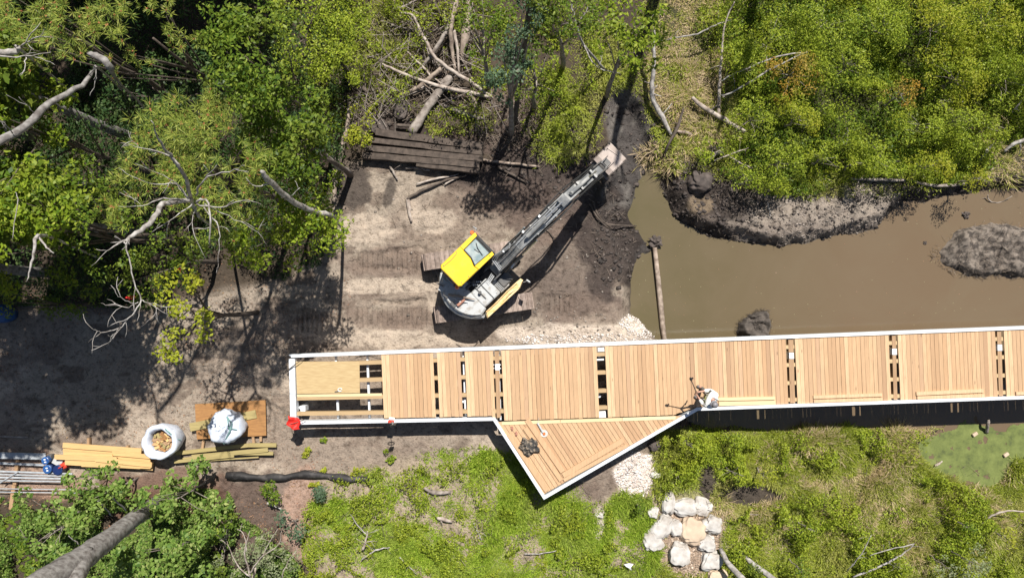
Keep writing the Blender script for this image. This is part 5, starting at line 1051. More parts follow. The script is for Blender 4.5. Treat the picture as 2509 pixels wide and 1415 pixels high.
# ================================================================ ROCKS, MOUNDS
def rock(label, px, py, rx, ry, rot=0, h=.55, seed=1, mt='rock'):
    c = onground(px, py, .05); k = (CAM_Z - c.z) / FPX; mb = MB(); mb.blob((0, 0, 0), 1, 5, .50, .95, (1, 1, 1), seed)
    for i, v in enumerate(mb.v): mb.v[i] = Vector((math.copysign(abs(v.x) ** .85, v.x) * rx * k * 1.1, math.copysign(abs(v.y) ** .85, v.y) * ry * k * 1.1, max(-.12, v.z * h * .9)))
    o = mb.build('boulder', M[mt], None, True); o.location = c; o.rotation_euler = (0, 0, -R(rot)); tag(o, label, 'boulder', 'pale boulders beside the stone channel')
    for v in o.data.vertices:   # flat worn tops
        if v.co.z > h * .55: v.co.z = h * .55 + (v.co.z - h * .55) * .25
for a in [('tall narrow pale boulder at the top left of the rock group', 1636, 1229, 15, 31, 4, .4, 2), ('broad pale boulder at the top middle of the rock group', 1678, 1240, 27, 20, 8, .4, 5), ('flat grey boulder half sunk at the top right', 1722, 1240, 20, 18, 20, .16, 7),
          ('small lilac grey boulder at the left end of the group', 1601, 1255, 12, 12, 0, .3, 8), ('white boulder leaning left below the tall narrow one', 1620, 1288, 19, 27, 20, .4, 9), ('small rough boulder in the middle left of the group', 1656, 1292, 15, 19, -20, .3, 11),
          ('large round tan boulder at the centre of the rock group', 1695, 1302, 28, 30, 10, .45, 13, 'rock2'), ('bright rounded boulder at the right side of the group', 1745, 1283, 22, 20, 0, .42, 14), ('white boulder in the lower right of the group', 1731, 1329, 20, 16, -15, .4, 17),
          ('white boulder at the left edge of the group by the grass', 1599, 1322, 22, 22, -30, .35, 19), ('wedge shaped pale boulder low in the middle', 1664, 1352, 22, 26, 10, .42, 23), ('grey boulder at the lower right beside the leaning trunks', 1741, 1370, 20, 24, 20, .36, 29), ('brownish boulder touching the bottom edge', 1755, 1410, 20, 16, 0, .3, 31, 'rock2')]: rock(*a[:7], seed=a[7], mt=a[8] if len(a) > 8 else 'rock')
rock('single dark round rock beside the long rim of the lookout', 1603, 1088, 14, 11, -15, .3, 37, 'clod'); rock('white stone on the pale gravel heap', 1606, 1163, 11, 7, 0, .16, 41); rock('small pinkish stone on the dirt beneath the lookout right side', 1468, 1262, 9, 6, 0, .1, 43)
rock('flat dark slab of earth beside the black mud by the logs', 985, 268, 18, 24, 10, .3, 47, 'clod'); rock('dark flat clod pushed up behind the left end of the timber mat', 925, 310, 26, 16, 0, .3, 51, 'clod'); rock('round black mud heap at the top of the muddy bank', 1714, 446, 26, 24, 20, .5, 53, 'clod')
def mound(name, label, outline, h, mat_, seed, kind='structure', cat=None):
    P = polyw(outline, WZ); c = P.mean(0); n = 96; rings = 26; ang = np.linspace(0, 2 * math.pi, n, endpoint=False); rad = np.zeros(n)
    for i, a in enumerate(ang):   # ray to outline
        d = np.array([math.cos(a), math.sin(a)]); best = .1
        for k in range(len(P)):
            p, q = P[k] - c, P[(k + 1) % len(P)] - c; e = q - p; den = d[0] * e[1] - d[1] * e[0]
            if abs(den) < 1e-9: continue
            t = (p[0] * e[1] - p[1] * e[0]) / den; u = (p[0] * d[1] - p[1] * d[0]) / den
            if t > 0 and -.001 <= u <= 1.001: best = max(best, t)
        rad[i] = best
    rad = rad * (1 + .30 * (fbm(np.cos(ang) * 4, np.sin(ang) * 4, 1.0, 4, seed) - .5)); V = []
    for j in range(rings + 1):
        f = j / rings; x = c[0] + np.cos(ang) * rad * f * 1.06; y = c[1] + np.sin(ang) * rad * f * 1.06
        z = WZ - .25 + (h + .25) * smooth((1 - f) * 3.2) * (.45 + 1.1 * fbm(x, y, .7, 5, seed)) + .22 * (fbm(x, y, .28, 3, seed + 2) - .5) * min(1, 3 * (1 - f)); V.append(np.stack([x, y, z], 1))
    V = np.concatenate(V); F = np.array([(j * n + k, (j + 1) * n + k, (j + 1) * n + (k + 1) % n, j * n + (k + 1) % n) for j in range(rings) for k in range(n)])
    o = mesh_np(name, V, F, mat_); return tag(o, label, cat, kind=kind)
M['island'] = simple('island_mud', (.20, .165, .135), (.05, .04, .033), 4.5, .9, 0, 1.0, detail=10, lo=.42, hi=.58); M['mound'] = simple('root_mound', (.06, .05, .042), (.11, .09, .075), 5, .9, 0, .8, detail=9)
ISL = [(2280, 622), (2300, 590), (2345, 562), (2390, 552), (2430, 538), (2509, 548), (2600, 540), (2700, 600), (2640, 680), (2509, 680), (2400, 682), (2335, 668), (2300, 650)]
mound('mud_island', None, ISL, .38, M['island'], 3)
MND = [(1800, 812), (1815, 782), (1845, 762), (1878, 757), (1888, 790), (1880, 828), (1830, 835)]
mound('mud_mound', None, MND, .45, M['mound'], 9)
for (px, py, r, s, lab) in ((2365, 527, .12, 1, 'dark snag clod poking out of the pond near the right bank'), (2265, 595, .06, 2, 'tiny dark clod in the open water of the pond')):
    ragged('mud_clod', lab, 'mud clod', px, py, WZ - .02, r, M['clod'], (1, 1, .7), s, .8, 2)
mb = MB(); q = onground(1541, 1387, .3); vs = [q + Vector(v) for v in ((-.18, .08, 0), (-.02, .14, .05), (.16, .1, .02), (.06, 0, .06), (.1, -.14, 0), (-.04, -.02, .04), (-.1, .0, .02))]
mb.add(vs + [v - Vector((0, 0, .01)) for v in vs], [(0, 1, 3, 5, 6), (1, 2, 3), (3, 4, 5), (13, 12, 10, 8, 7)[::1], (10, 9, 8), (12, 11, 10)]); tag(mb.build('plastic_scrap', M['paper']), 'torn white plastic scrap on the green grass near the bottom edge', 'litter')
for (px, py, lab) in ((2386, 1062, 'small pinkish brick on the duckweed pool'), (2462, 1112, 'tan brick piece half buried by the dark roots at the right')): mb = MB(); q = onground(px, py, .07); q.z = max(q.z, WZ + .05); mb.box(q, (.2, .12, .1), .6, .015); tag(mb.build('brick', M['rock2']), lab, 'brick')
# strewn clods, gravel and twigs
def strew(name, label, fn, n, box, rr, mat_, dz=0.0, flat=.6):
    x, y = scatter(n, box, fn); z = zt(x, y) + dz; r = rng.uniform(rr[0], rr[1], len(x)) * rng.random(len(x)) ** .7 + rr[0] * .4; V, F = chunks(np.stack([x, y, z], 1), r, flat); return tag(mesh_np(name, V, F, mat_), label, kind='stuff')
ins = lambda poly, e=.0: (lambda x, y, px, py: (sdf(x, y, poly) + .3 * (vnoise(x, y, .5, 3) - .5) < e) * 1.0)
strew('gravel_heap', 'white crushed stone heap beside the lookout', ins(GRAV1, .02), 2600, (1480, 1090, 1640, 1230), (.015, .055), M['gravel'])
strew('gravel_bed', 'pinkish crushed stone bed among the boulders', ins(GRAV2, .02), 5200, (1560, 1200, 1810, 1430), (.012, .05), M['gravel_b'])
strew('bank_gravel', 'pale gravel washed along the pad edge beside the boardwalk', lambda x, y, px, py: ell(px, py, [(1430, 830, 190, 14, .5), (1560, 795, 40, 26, .9), (1590, 815, 30, 14, .9), (1895, 800, 26, 24, 1), (1880, 826, 40, 8, 1), (1340, 830, 60, 12, .5)]), 9000, (1200, 770, 1960, 850), (.012, .045), M['gravel'], .01)
strew('mud_clods', 'dark wet mud clods on the dug banks', lambda x, y, px, py: np.maximum((sdf(x, y, BANK) < .1) * np.where((px > 1880) & (px < 2200), .25, .9), np.maximum((sdf(x, y, CHAN) < .3) * .30, ell(px, py, [(1500, 600, 50, 110, .8), (1300, 370, 110, 80, .5), (1150, 330, 80, 50, .4), (1390, 420, 60, 70, .5), (960, 300, 60, 60, .7), (1760, 1045, 130, 12, .7)]))) * (zt(x, y) > WZ - .02), 26000, (880, 220, 2600, 1060), (.015, .10), M['clod'])
strew('dry_clods', 'grey drying mud crumbs on the spoil bank', lambda x, y, px, py: ell(px, py, [(2030, 520, 190, 80, .9), (1180, 620, 360, 200, .03), (1400, 800, 200, 40, .2), (1000, 620, 160, 180, .03), (2460, 380, 90, 60, .5)]) * (zt(x, y) > WZ), 26000, (820, 300, 2600, 860), (.012, .06), M['clod2'])
strew_w = lambda x, y, px, py: (sdf(x, y, WATER) < -.1) * (.25 + .75 * (fbm(x, y, 1.6, 3, 55) > .52)) * (1 + 0 * px)
def sticks(name, label, fn, n, box, Lr, rr, mat_, dz=.03, tilt=.35):
    x, y = scatter(n, box, fn); k = len(x); a = rng.random(k) * 6.283; D = np.stack([np.cos(a), np.sin(a), rng.normal(size=k) * tilt], 1); z = zt(x, y) + dz + rng.random(k) * .08
    V, F = twig_prisms(np.stack([x, y, z], 1), D, rng.uniform(*Lr, k), rng.uniform(*rr, k)); return tag(mesh_np(name, V, F, mat_), label, kind='stuff')
def mound_sticks(name, label, outline, n, h, mat_, Lr, rr):
    P = polyw(outline, WZ); lo, hi = P.min(0), P.max(0); x = rng.uniform(lo[0], hi[0], n); y = rng.uniform(lo[1], hi[1], n); d = sdf(x, y, P); k = d < .04; x, y, d = x[k], y[k], d[k]
    z = WZ + h * smooth(-d / .5 + .12) + .02 + rng.random(len(x)) * .1; a = rng.random(len(x)) * 6.283; D = np.stack([np.cos(a), np.sin(a), rng.normal(size=len(x)) * .3], 1); V, F = twig_prisms(np.stack([x, y, z], 1), D, rng.uniform(*Lr, len(x)), rng.uniform(*rr, len(x))); return tag(mesh_np(name, V, F, mat_), label, kind='stuff')
mound_sticks('island_debris', 'tangled dry roots and sticks over the mud island', ISL, 900, .36, M['twigs'], (.06, .35), (.004, .010)); mound_sticks('mound_debris', 'dark matted roots on the small mound', MND, 350, .36, M['twigs_d'], (.06, .28), (.004, .009))
sticks('pad_twigs', 'scattered twigs and bark bits on the dirt pad', lambda x, y, px, py: ell(px, py, [(1240, 400, 140, 60, .9), (1050, 470, 200, 80, .3), (1400, 500, 120, 120, .4), (1200, 650, 350, 160, .12), (1150, 340, 100, 60, .6), (300, 950, 300, 120, .25), (1490, 600, 70, 120, .7)]), 6000, (0, 280, 1620, 1080), (.06, .4), (.004, .012), M['twigs'])
sticks('bank_roots', 'tangled roots and sticks along the muddy bank', lambda x, y, px, py: ((sdf(x, y, BANK) < .2) * .7 + ell(px, py, [(2450, 380, 110, 80, 1), (1770, 400, 80, 40, .8), (1680, 360, 60, 50, .5), (1470, 1130, 110, 90, .5)])) * (zt(x, y) > WZ - .05), 4200, (1380, 300, 2600, 1260), (.05, .35), (.003, .010), M['twigs'])
sticks('brush_sticks', 'dry brushwood under the log heap', lambda x, y, px, py: ell(px, py, [(1020, 120, 160, 150, .8), (880, 240, 90, 100, .7), (1230, 300, 100, 60, .9), (1040, 240, 120, 60, .8)]), 3500, (780, -20, 1360, 380), (.12, .9), (.005, .018), M['twigs'], .1, .5)
sticks('brush_poles', 'pale thin dead branches tangled in the log heap', lambda x, y, px, py: ell(px, py, [(1040, 150, 130, 110, .9), (1130, 60, 60, 80, .7), (900, 250, 70, 60, .6), (1210, 270, 70, 40, .7)]), 420, (850, -20, 1300, 340), (.5, 1.8), (.010, .028), M['bark'], .2, .22)
sticks('meadow_sticks', 'thin dead stems among the weeds', lambda x, y, px, py: np.clip((py - 1120) / 200, 0, 1) * .5 * (fbm(x, y, 1.5, 2, 91) > .45), 4200, (760, 1100, 2560, 1430), (.1, .7), (.003, .009), M['branch'] if False else M['twigs'], .12, .5)
# ================================================================ TREES AND SHRUBS
def trunk_part(parent, base, crown_pts, r0, mat_, top):
    mb = MB(); b = Vector(base); top = Vector(top); pts = [b.lerp(top, t) + Vector((random.uniform(-.08, .08), random.uniform(-.08, .08), 0)) * (1 if 0 < t < 1 else 0) for t in np.linspace(0, 1, 7)]
    mb.tube(pts, [r0 * (1 - .75 * t) for t in np.linspace(0, 1, 7)], 9, .08)
    for c in crown_pts:
        c = Vector(c); k = random.choice([3, 4, 5]); s = pts[k]; m_ = s.lerp(c, .5) + Vector((0, 0, random.uniform(-.1, .2))); mb.tube([s, m_, c], [r0 * .32, r0 * .2, r0 * .07], 6, .1)
    return mb.build('trunk', mat_, parent, True)
def tree(name, label, cat, blobs, mat_, size=.06, dens=900, r0=.12, base=None, group=None, kind='leaf', bark='bark', sub=(.22, .5), count=9.0, flat=.6, aspect=.5):
    """blobs: (px, py, z, radius m[, dome height]) as seen in the photograph at height z"""
    cl = []
    for q in blobs:
        px, py, z, Rr = q[:4]; hh = q[4] if len(q) > 4 else Rr * .55; X, Y = S(px, py, z); n = max(3, int(count * Rr * Rr / .6))
        for _ in range(n):
            a = rng.random() * 6.283; u = rng.random() ** .5; rr = rng.uniform(*sub) * min(1, .45 + Rr * .6)
            cl.append((X + Rr * u * math.cos(a), Y + Rr * u * math.sin(a), z - hh * .5 + hh * (1 - u * u) + rng.uniform(-.2, .12) * hh, rr))
    A = np.array(cl); c = A[:, :2].mean(0)
    if base is None: bx, by = c
    else: p = at(*base); bx, by = p.x, p.y
    bz = zg(bx, by); root = empty(name, (bx, by, bz), label, cat, group)
    top = (c[0], c[1], A[:, 2].mean())
    sel = [cl[i][:3] for i in rng.choice(len(cl), min(len(cl), 9), replace=False)]
    trunk_part(root, (bx, by, bz - .1), sel, r0, M[bark], top)
    if kind == 'leaf':
        P, Nn = clump_pts(cl, dens, flat); V = rand_leaves(P, Nn, size, aspect); mesh_np('crown', V, quadsF(len(V) // 4), M[mat_], root)
    else:
        P = []
        for (x, y, z, r) in cl:
            n = max(4, int(dens * r * r)); d = unit(rng.normal(size=(n, 3))); d[:, 2] = np.abs(d[:, 2]); P.append(np.array([x, y, z]) + d * (r * rng.uniform(.5, 1, (n, 1))) * np.array([1, 1, flat]))
        P = np.concatenate(P); V = needle_tufts(P, size, 15, .0075); nq = len(V) // 4; mi = np.zeros(nq, int); ms = [M[mat_]]
        if kind == 'pine': V2 = needle_tufts(P[::3] + np.array([0, 0, .02]), .05, 5, .012); V = np.concatenate([V, V2]); mi = np.concatenate([mi, np.ones(len(V2) // 4, int)]); ms.append(M['needle_tip'])
        mesh_np('crown', V, quadsF(len(V) // 4), ms, root, mi)
    return root
G1 = 'trees of the wood at the upper left'
random.seed(11)
# --- the big pine and neighbours (high crowns, lit)
tree('pine_tree', 'tall pine with orange-tipped needle tufts behind the bare white branches', 'tree', [(400, 350, 9, .9), (500, 330, 9, .9), (570, 400, 8.8, .8), (350, 440, 8.2, .8), (460, 430, 8.8, .9), (540, 480, 8.2, .8), (300, 480, 8.0, .6), (480, 280, 8.2, .6), (580, 545, 7.8, .5), (620, 470, 8, .4)], 'needle', .22, 80, .12, None, G1, 'pine', 'bark_dark', flat=.5)
tree('pine_tree', 'pine tufts in the upper left corner beside the cut grey limb', 'tree', [(60, 60, 9, .9), (170, 40, 9, .8), (250, 90, 8.6, .7), (120, 110, 8.5, .8), (20, 130, 8.6, .6), (300, 60, 8.2, .6)], 'needle', .22, 55, .12, None, G1, 'pine', 'bark_dark', flat=.5)
tree('pine_tree', 'pine with sparse tufts near the top edge right of the corner pine', 'tree', [(380, 40, 8, .7), (330, 110, 7.6, .5), (440, 90, 7.6, .5), (300, 160, 7, .5)], 'needle', .16, 50, .12, None, G1, 'pine', 'bark_dark', flat=.5)
for a in [
 ('leafy yellow-green tree at the left edge behind the fat grey limb', [(30, 250, 7, .8), (0, 440, 9.2, .7), (110, 300, 7, .6), (160, 230, 7, .5), (130, 440, 8.8, .6), (-60, 240, 9.4, .8)], 'lf_bright', .065, 620, (520, 480)),
 ('leafy tree at the left edge level with the white branch stub', [(60, 500, 9, .8), (20, 590, 8.6, .7), (110, 560, 8, .6), (40, 690, 6.6, .5), (170, 490, 8.6, .5)], 'lf_bright', .065, 620, (430, 640)),
 ('mid green broadleaf tree between the pine and the left edge', [(220, 430, 6, .8), (190, 560, 6.4, .8), (260, 640, 5.6, .7), (170, 660, 5.4, .6), (270, 540, 6, .6)], 'lf_mid', .055, 560, (420, 620)),
 ('hanging light yellow-green spray of leaves over the shaded dirt', [(440, 690, 6, .45), (410, 750, 6, .5), (470, 760, 6, .45), (430, 820, 5.8, .35), (400, 870, 5.6, .25), (500, 800, 5.8, .3), (430, 880, 5.5, .2), (480, 700, 6, .3)], 'lf_yel', .06, 560, (600, 720)),
 ('dense leafy tree at the wood edge left of the dirt pad', [(700, 510, 6.2, .9), (650, 590, 6, .8), (760, 560, 5.4, .8), (640, 480, 6, .6), (785, 490, 4.4, .5), (600, 610, 5.6, .6), (730, 610, 5, .5)], 'lf_bright', .055, 700, (840, 590)),
 ('dim broadleaf tree under the pine, above the bare forked branch', [(400, 620, 4.2, .8), (330, 680, 4, .7), (470, 640, 4, .7), (250, 730, 3.6, .5), (380, 560, 4, .6), (540, 600, 3.8, .6)], 'lf_mid', .05, 520, (620, 680)),
 ('small leafy tree at the far left under the fat limb', [(150, 770, 2.4, .4), (120, 735, 2.4, .4), (200, 745, 2.2, .4), (20, 740, 4.5, .3)], 'lf_mid', .05, 620, (200, 760)),
 ('mid green leafy tree near the top edge right of the dark wood', [(600, 140, 9.6, .9), (650, 60, 9.4, .8), (560, 60, 9, .7), (640, 220, 9.4, .8), (560, 200, 9, .6)], 'lf_mid', .055, 600, (820, 330)),
 ('dim leafy tree below the upper pine tufts', [(380, 200, 5, .9), (300, 260, 4.6, .8), (250, 190, 4.8, .6), (480, 180, 4.8, .8), (420, 270, 4.4, .6)], 'lf_shade', .055, 480, (560, 350)),
 ('dark leafy tree in the deep shade left of the pine', [(200, 330, 4, .8), (280, 400, 3.6, .7), (180, 420, 3.6, .6)], 'lf_shade', .055, 420, (420, 450)),
 ('grey-green leafy tree right of the tall pine', [(670, 320, 8, .9), (730, 260, 7.6, .8), (640, 260, 8, .6), (720, 400, 6.8, .7), (780, 350, 6.4, .5)], 'lf_mid', .06, 1000, (830, 410)),
 ('yellow-green sunlit brushy tree left of the log heap', [(790, 90, 3, .9), (820, 180, 2.6, .7), (740, 160, 3, .6), (870, 60, 2.4, .6), (850, 130, 2.2, .5)], 'lf_willow', .042, 900, (880, 220)),
 ('pale green brushy tree near the top beside the dark wood', [(720, 40, 4, .8), (700, 130, 3.8, .6), (760, 10, 3.6, .6)], 'lf_willow', .045, 700, (840, 180)),
 ]:
    tree('broadleaf_tree', a[0], 'tree', a[1], a[2], a[3], a[4], .10, None, G1, bark='bark_dark')
tree('spruce_tree', 'blurred dark green conifer top between the pine and the tan pole', 'tree', [(755, 320, 5.5, .55, .9), (745, 380, 5, .45, .6), (790, 340, 4.8, .4)], 'needle_d', .13, 190, .12, (860, 430), G1, 'fir', flat=.8)
G2 = 'trees at the top middle'
tree('spruce_tree', 'blue-green conifer right of the split trunk in the log heap', 'tree', [(1245, 190, 5.0, .55, .9), (1230, 250, 4.2, .35), (1275, 160, 4.4, .4), (1250, 130, 4.8, .35), (1300, 40, 6.6, .5, .8), (1290, 90, 6.2, .4)], 'lf_blue', .05, 1200, .12, (1252, 330), G2)
for a in [
 ('broadleaf tree at the top edge between the log heap and the tall dark trunk', [(1190, 40, 4.4, .8), (1180, 110, 4, .5), (1240, 60, 4, .5), (1150, 10, 4, .5)], 'lf_mid', .05, 700, (1195, 220)),
 ('bright leafy tree top beside the shadow of a trunk, at the top edge', [(1560, 60, 5, .8), (1520, 120, 4.8, .6), (1590, 110, 4.6, .6), (1480, 40, 4.8, .6), (1570, 170, 4.2, .35), (1600, 30, 4.8, .5)], 'lf_bright', .07, 560, (1490, 230)),
 ('loose leafy tree left of the bright one at the top edge', [(1400, 20, 6.6, .8), (1440, 60, 6.4, .5), (1370, 70, 6.0, .6), (1340, 10, 6.8, .7), (1300, -10, 6.8, .6)], 'lf_mid', .05, 640, (1380, 160)),
 ('mid green bushy tree just right of the tall dark trunk', [(1310, 150, 3, .6), (1340, 210, 2.6, .5), (1290, 230, 2.4, .4)], 'lf_mid', .045, 800, (1310, 260)),
 ('small leafy bush on the left side of the log heap', [(880, 280, 1.2, .4), (850, 330, 1.2, .4), (900, 330, 1, .3)], 'lf_yel', .045, 900, None),
 ('small bright bush left of the tan standing pole', [(790, 340, 1.6, .4), (820, 290, 1.5, .35), (810, 420, 1.4, .35)], 'lf_bright', .05, 800, None),
 ('leafy sapling at the foot of the tan pole', [(815, 520, 1.2, .3), (800, 560, 1.2, .28)], 'lf_bright', .05, 900, None),
 ]:
    tree('broadleaf_tree' if a[1][0][2] > 2 else 'bush', a[0], 'tree' if a[1][0][2] > 2 else 'bush', a[1], a[2], a[3], a[4], .10 if a[1][0][2] > 2 else .03, a[5], G2)
# trunk seen among them
def snag(name, label, trunk, branches=(), mat_='branch', group=None, cat='tree', seed=1, tw=10, twL=(.4, 1.1), rough=.08, lift=0.0, thin=1.0):
    """a bare tree: list of limbs, each [(px, py, z, r), ...]; first point of the trunk is its foot"""
    if lift:
        f = lambda L: [(q[0], q[1], q[2] + lift * min(1, q[2] / 4), q[3] * (CAM_Z - q[2] - lift * min(1, q[2] / 4)) / (CAM_Z - q[2])) for q in L]; trunk = f(trunk); branches = [f(b) for b in branches]
    random.seed(seed); p0 = at(*trunk[0][:3]); root = empty(name, (p0.x, p0.y, zg(p0.x, p0.y)), label, cat, group)
    def sm(L):
        P = [at(*q[:3]) for q in L]; rr = [q[3] for q in L]; o = []; ro = []
        for i in range(len(P) - 1):
            a, b, c, d = P[max(i - 1, 0)], P[i], P[i + 1], P[min(i + 2, len(P) - 1)]
            for k in range(4):
                t = k / 4; o.append(.5 * ((2 * b) + (c - a) * t + (2 * a - 5 * b + 4 * c - d) * t * t + (3 * b - a - 3 * c + d) * t ** 3) + Vector([random.uniform(-.02, .02) for _ in range(3)])); ro.append(rr[i] + (rr[i + 1] - rr[i]) * t)
        o.append(P[-1]); ro.append(rr[-1]); return o, ro
    mb = MB(); o, ro = sm(trunk); ro = [r * thin for r in ro]; mb.tube(o, ro, 12, rough); mb.build('trunk', M[mat_], root, True)
    for br in branches:
        mb = MB(); o, ro = sm(br); ro = [r * thin for r in ro]; mb.tube(o, ro, 7, .08)
        for _ in range(tw if len(o) > 14 else max(0, tw // 3)):
            i = random.randrange(len(o) // 3, len(o)); d = (o[i] - o[i - 1]).normalized(); s = (d + Vector((random.uniform(-1.2, 1.2), random.uniform(-1.2, 1.2), random.uniform(-.4, .5)))).normalized(); L = random.uniform(*twL) * (1 - .4 * i / len(o)); q = [o[i]]
            for k in range(4): s = (s + Vector((random.uniform(-.35, .35), random.uniform(-.35, .35), random.uniform(-.2, .1)))).normalized(); q.append(q[-1] + s * L / 4)
            mb.tube(q, [max(.006, ro[i] * .45), max(.006, ro[i] * .35), .008, .006, .004], 5)
            if random.random() < .6: s2 = (s + Vector((random.uniform(-1, 1), random.uniform(-1, 1), 0))).normalized(); mb.tube([q[2], q[2] + s2 * L * .25, q[2] + s2 * L * .42], [.007, .005, .003], 4)
        mb.build('branch', M[mat_], root, True)
    return root
snag('tree_trunk', 'tall dark bare trunk leaning out of the top edge beside the blue-green conifer', [(1262, 300, 0, .10), (1275, 180, 2.2, .09), (1290, 80, 4, .085), (1308, -60, 6.5, .08)], [], 'bark_dark', G2)
snag('dead_tree', 'broad weathered grey limb sloping from the left edge into the wood', [(330, 250, 0, .10), (250, 175, 6.5, .05), (232, 172, 7, .07), (200, 208, 7.4, .11), (120, 255, 7.9, .15), (60, 310, 8.2, .17), (-40, 365, 8.6, .19)], [[(215, 190, 7.2, .03), (232, 170, 7.4, .02), (236, 190, 7.5, .02), (220, 235, 7.6, .01)], [(85, 280, 8.1, .02), (60, 255, 8.3, .015), (15, 232, 8.5, .01)], [(30, 325, 8.4, .03), (10, 300, 8.8, .02), (-20, 298, 9, .015)]], 'bark_grey', G1, tw=4, twL=(.2, .6), lift=3.2, thin=.55, seed=3)
snag('dead_tree', 'grey peeled limb end with torn tip above the broad sloping limb', [(420, 330, 0, .05), (300, 210, 5.5, .03), (268, 163, 7, .10), (240, 140, 7.1, .09), (218, 128, 7.2, .06)], [], 'bark_grey', G1, lift=3.2, seed=5, rough=.15)
snag('dead_tree', 'white dead limb with fine twigs entering from the left edge near the top', [(200, 250, 0, .06), (60, 130, 7, .05), (45, 124, 7.6, .10), (0, 130, 7.8, .11), (-40, 134, 8, .12)], [[(45, 122, 7.6, .03), (70, 95, 7.9, .02), (100, 55, 8.1, .01)], [(45, 122, 7.6, .025), (80, 95, 7.9, .02), (130, 92, 8.0, .01)], [(-10, 138, 7.8, .03), (60, 138, 7.9, .022), (125, 128, 8.0, .01)], [(80, 137, 7.9, .02), (125, 152, 8, .01)], [(62, 140, 7.9, .02), (62, 165, 8, .015), (48, 185, 8, .01)]], 'branch', G1, tw=3, twL=(.2, .5), lift=2.6, thin=.75, seed=6)
snag('dead_tree', 'bleached forked dead tree with many fine twigs over the pine crown', [(560, 570, 0, .12), (500, 540, 5.5, .09), (470, 490, 7.2, .10), (455, 440, 8.4, .09), (425, 390, 9.2, .07), (395, 350, 9.8, .05), (370, 295, 10.4, .015)],
     [[(470, 490, 7.4, .12), (400, 500, 8.2, .14), (375, 540, 8.6, .13), (335, 572, 8.9, .11), (300, 592, 9.1, .05), (262, 614, 9.4, .012)],
      [(305, 590, 9.1, .04), (318, 640, 9.0, .035), (328, 690, 8.9, .03), (345, 736, 8.8, .035), (325, 770, 8.8, .03), (290, 805, 8.7, .025), (250, 815, 8.7, .02), (216, 838, 8.7, .006)],
      [(345, 737, 8.8, .025), (370, 742, 8.8, .02), (398, 750, 8.8, .008)], [(380, 745, 8.8, .018), (382, 768, 8.8, .012), (345, 800, 8.8, .006)], [(340, 738, 8.8, .02), (315, 752, 8.8, .018), (280, 748, 8.8, .014), (247, 742, 8.8, .006)], [(330, 745, 8.8, .018), (310, 735, 8.9, .012), (287, 722, 9, .006)], [(290, 806, 8.7, .015), (275, 822, 8.7, .01), (265, 845, 8.7, .005)], [(250, 815, 8.7, .012), (235, 808, 8.7, .008), (228, 806, 8.7, .005)],
      [(440, 405, 9.2, .05), (400, 375, 9.4, .035), (340, 362, 9.6, .015), (312, 350, 9.6, .006)], [(340, 362, 9.6, .012), (325, 345, 9.7, .008)], [(460, 485, 7.8, .06), (430, 450, 8.2, .04), (370, 450, 8.6, .02), (310, 425, 8.8, .008)], [(460, 495, 7.6, .05), (400, 485, 8.2, .035), (350, 505, 8.5, .02), (290, 505, 8.7, .008)],
      [(480, 495, 7.6, .07), (505, 490, 7.8, .05), (515, 540, 7.8, .045), (514, 598, 7.6, .035)], [(480, 500, 7.6, .045), (540, 510, 7.9, .035), (590, 490, 8.2, .02), (640, 500, 8.3, .008)], [(500, 510, 7.7, .03), (536, 555, 7.7, .035), (536, 600, 7.6, .022), (535, 645, 7.5, .015)], [(470, 500, 7.6, .04), (430, 530, 7.8, .025), (370, 570, 8, .01)],
      [(480, 480, 7.6, .05), (500, 440, 8.2, .04), (560, 420, 8.4, .02), (600, 405, 8.6, .008)], [(500, 500, 7.7, .03), (560, 530, 7.8, .02), (620, 560, 7.9, .01), (655, 600, 7.9, .005)], [(480, 505, 7.6, .03), (470, 560, 7.8, .018), (505, 635, 7.6, .006)], [(450, 470, 8, .03), (420, 440, 8.4, .02), (330, 400, 8.8, .008)]], 'branch', G1, tw=6, twL=(.25, .7), lift=2.0, thin=.5, seed=8)
snag('dead_tree', 'thick bleached dead limb dropping to the edge of the dirt pad', [(840, 560, 0, .06), (812, 528, 2.5, .07), (780, 520, 2.8, .09), (730, 500, 3.3, .10), (690, 470, 3.8, .10), (655, 438, 4.4, .10), (640, 420, 4.8, .05)], [[(660, 450, 4.2, .03), (635, 455, 4.4, .02), (610, 450, 4.5, .01)], [(730, 500, 3.3, .02), (715, 480, 3.6, .015), (735, 460, 3.7, .01)]], 'branch', G1, tw=3, twL=(.2, .5), lift=4.4, thin=.95, seed=9)
snag('dead_tree', 'short forked white snag among the leaves at the left edge', [(260, 640, 0, .06), (150, 590, 4, .05), (92, 578, 6, .07), (82, 620, 6.2, .05), (72, 660, 6.2, .035), (65, 690, 6.2, .01)], [[(95, 578, 6, .05), (108, 600, 6.1, .04), (132, 620, 6.2, .02)], [(40, 470, 6.3, .01), (42, 500, 6.3, .02), (30, 590, 6.3, .01)]], 'branch', G1, tw=2, twL=(.2, .4), lift=3.4, thin=.7, seed=10)
snag('old_tree', 'massive smooth grey leaning trunk forking at the bottom left corner', [(385, 1232, 0, .27), (362, 1248, 1.4, .26), (335, 1268, 2.8, .26), (275, 1312, 4.4, .29), (215, 1358, 5.8, .34), (160, 1395, 6.8, .37), (60, 1450, 8.4, .30)],
     [[(205, 1362, 6.0, .34), (196, 1395, 6.6, .26), (182, 1440, 7.4, .2)]], 'bark_grey', None, tw=0, seed=12, rough=.04)
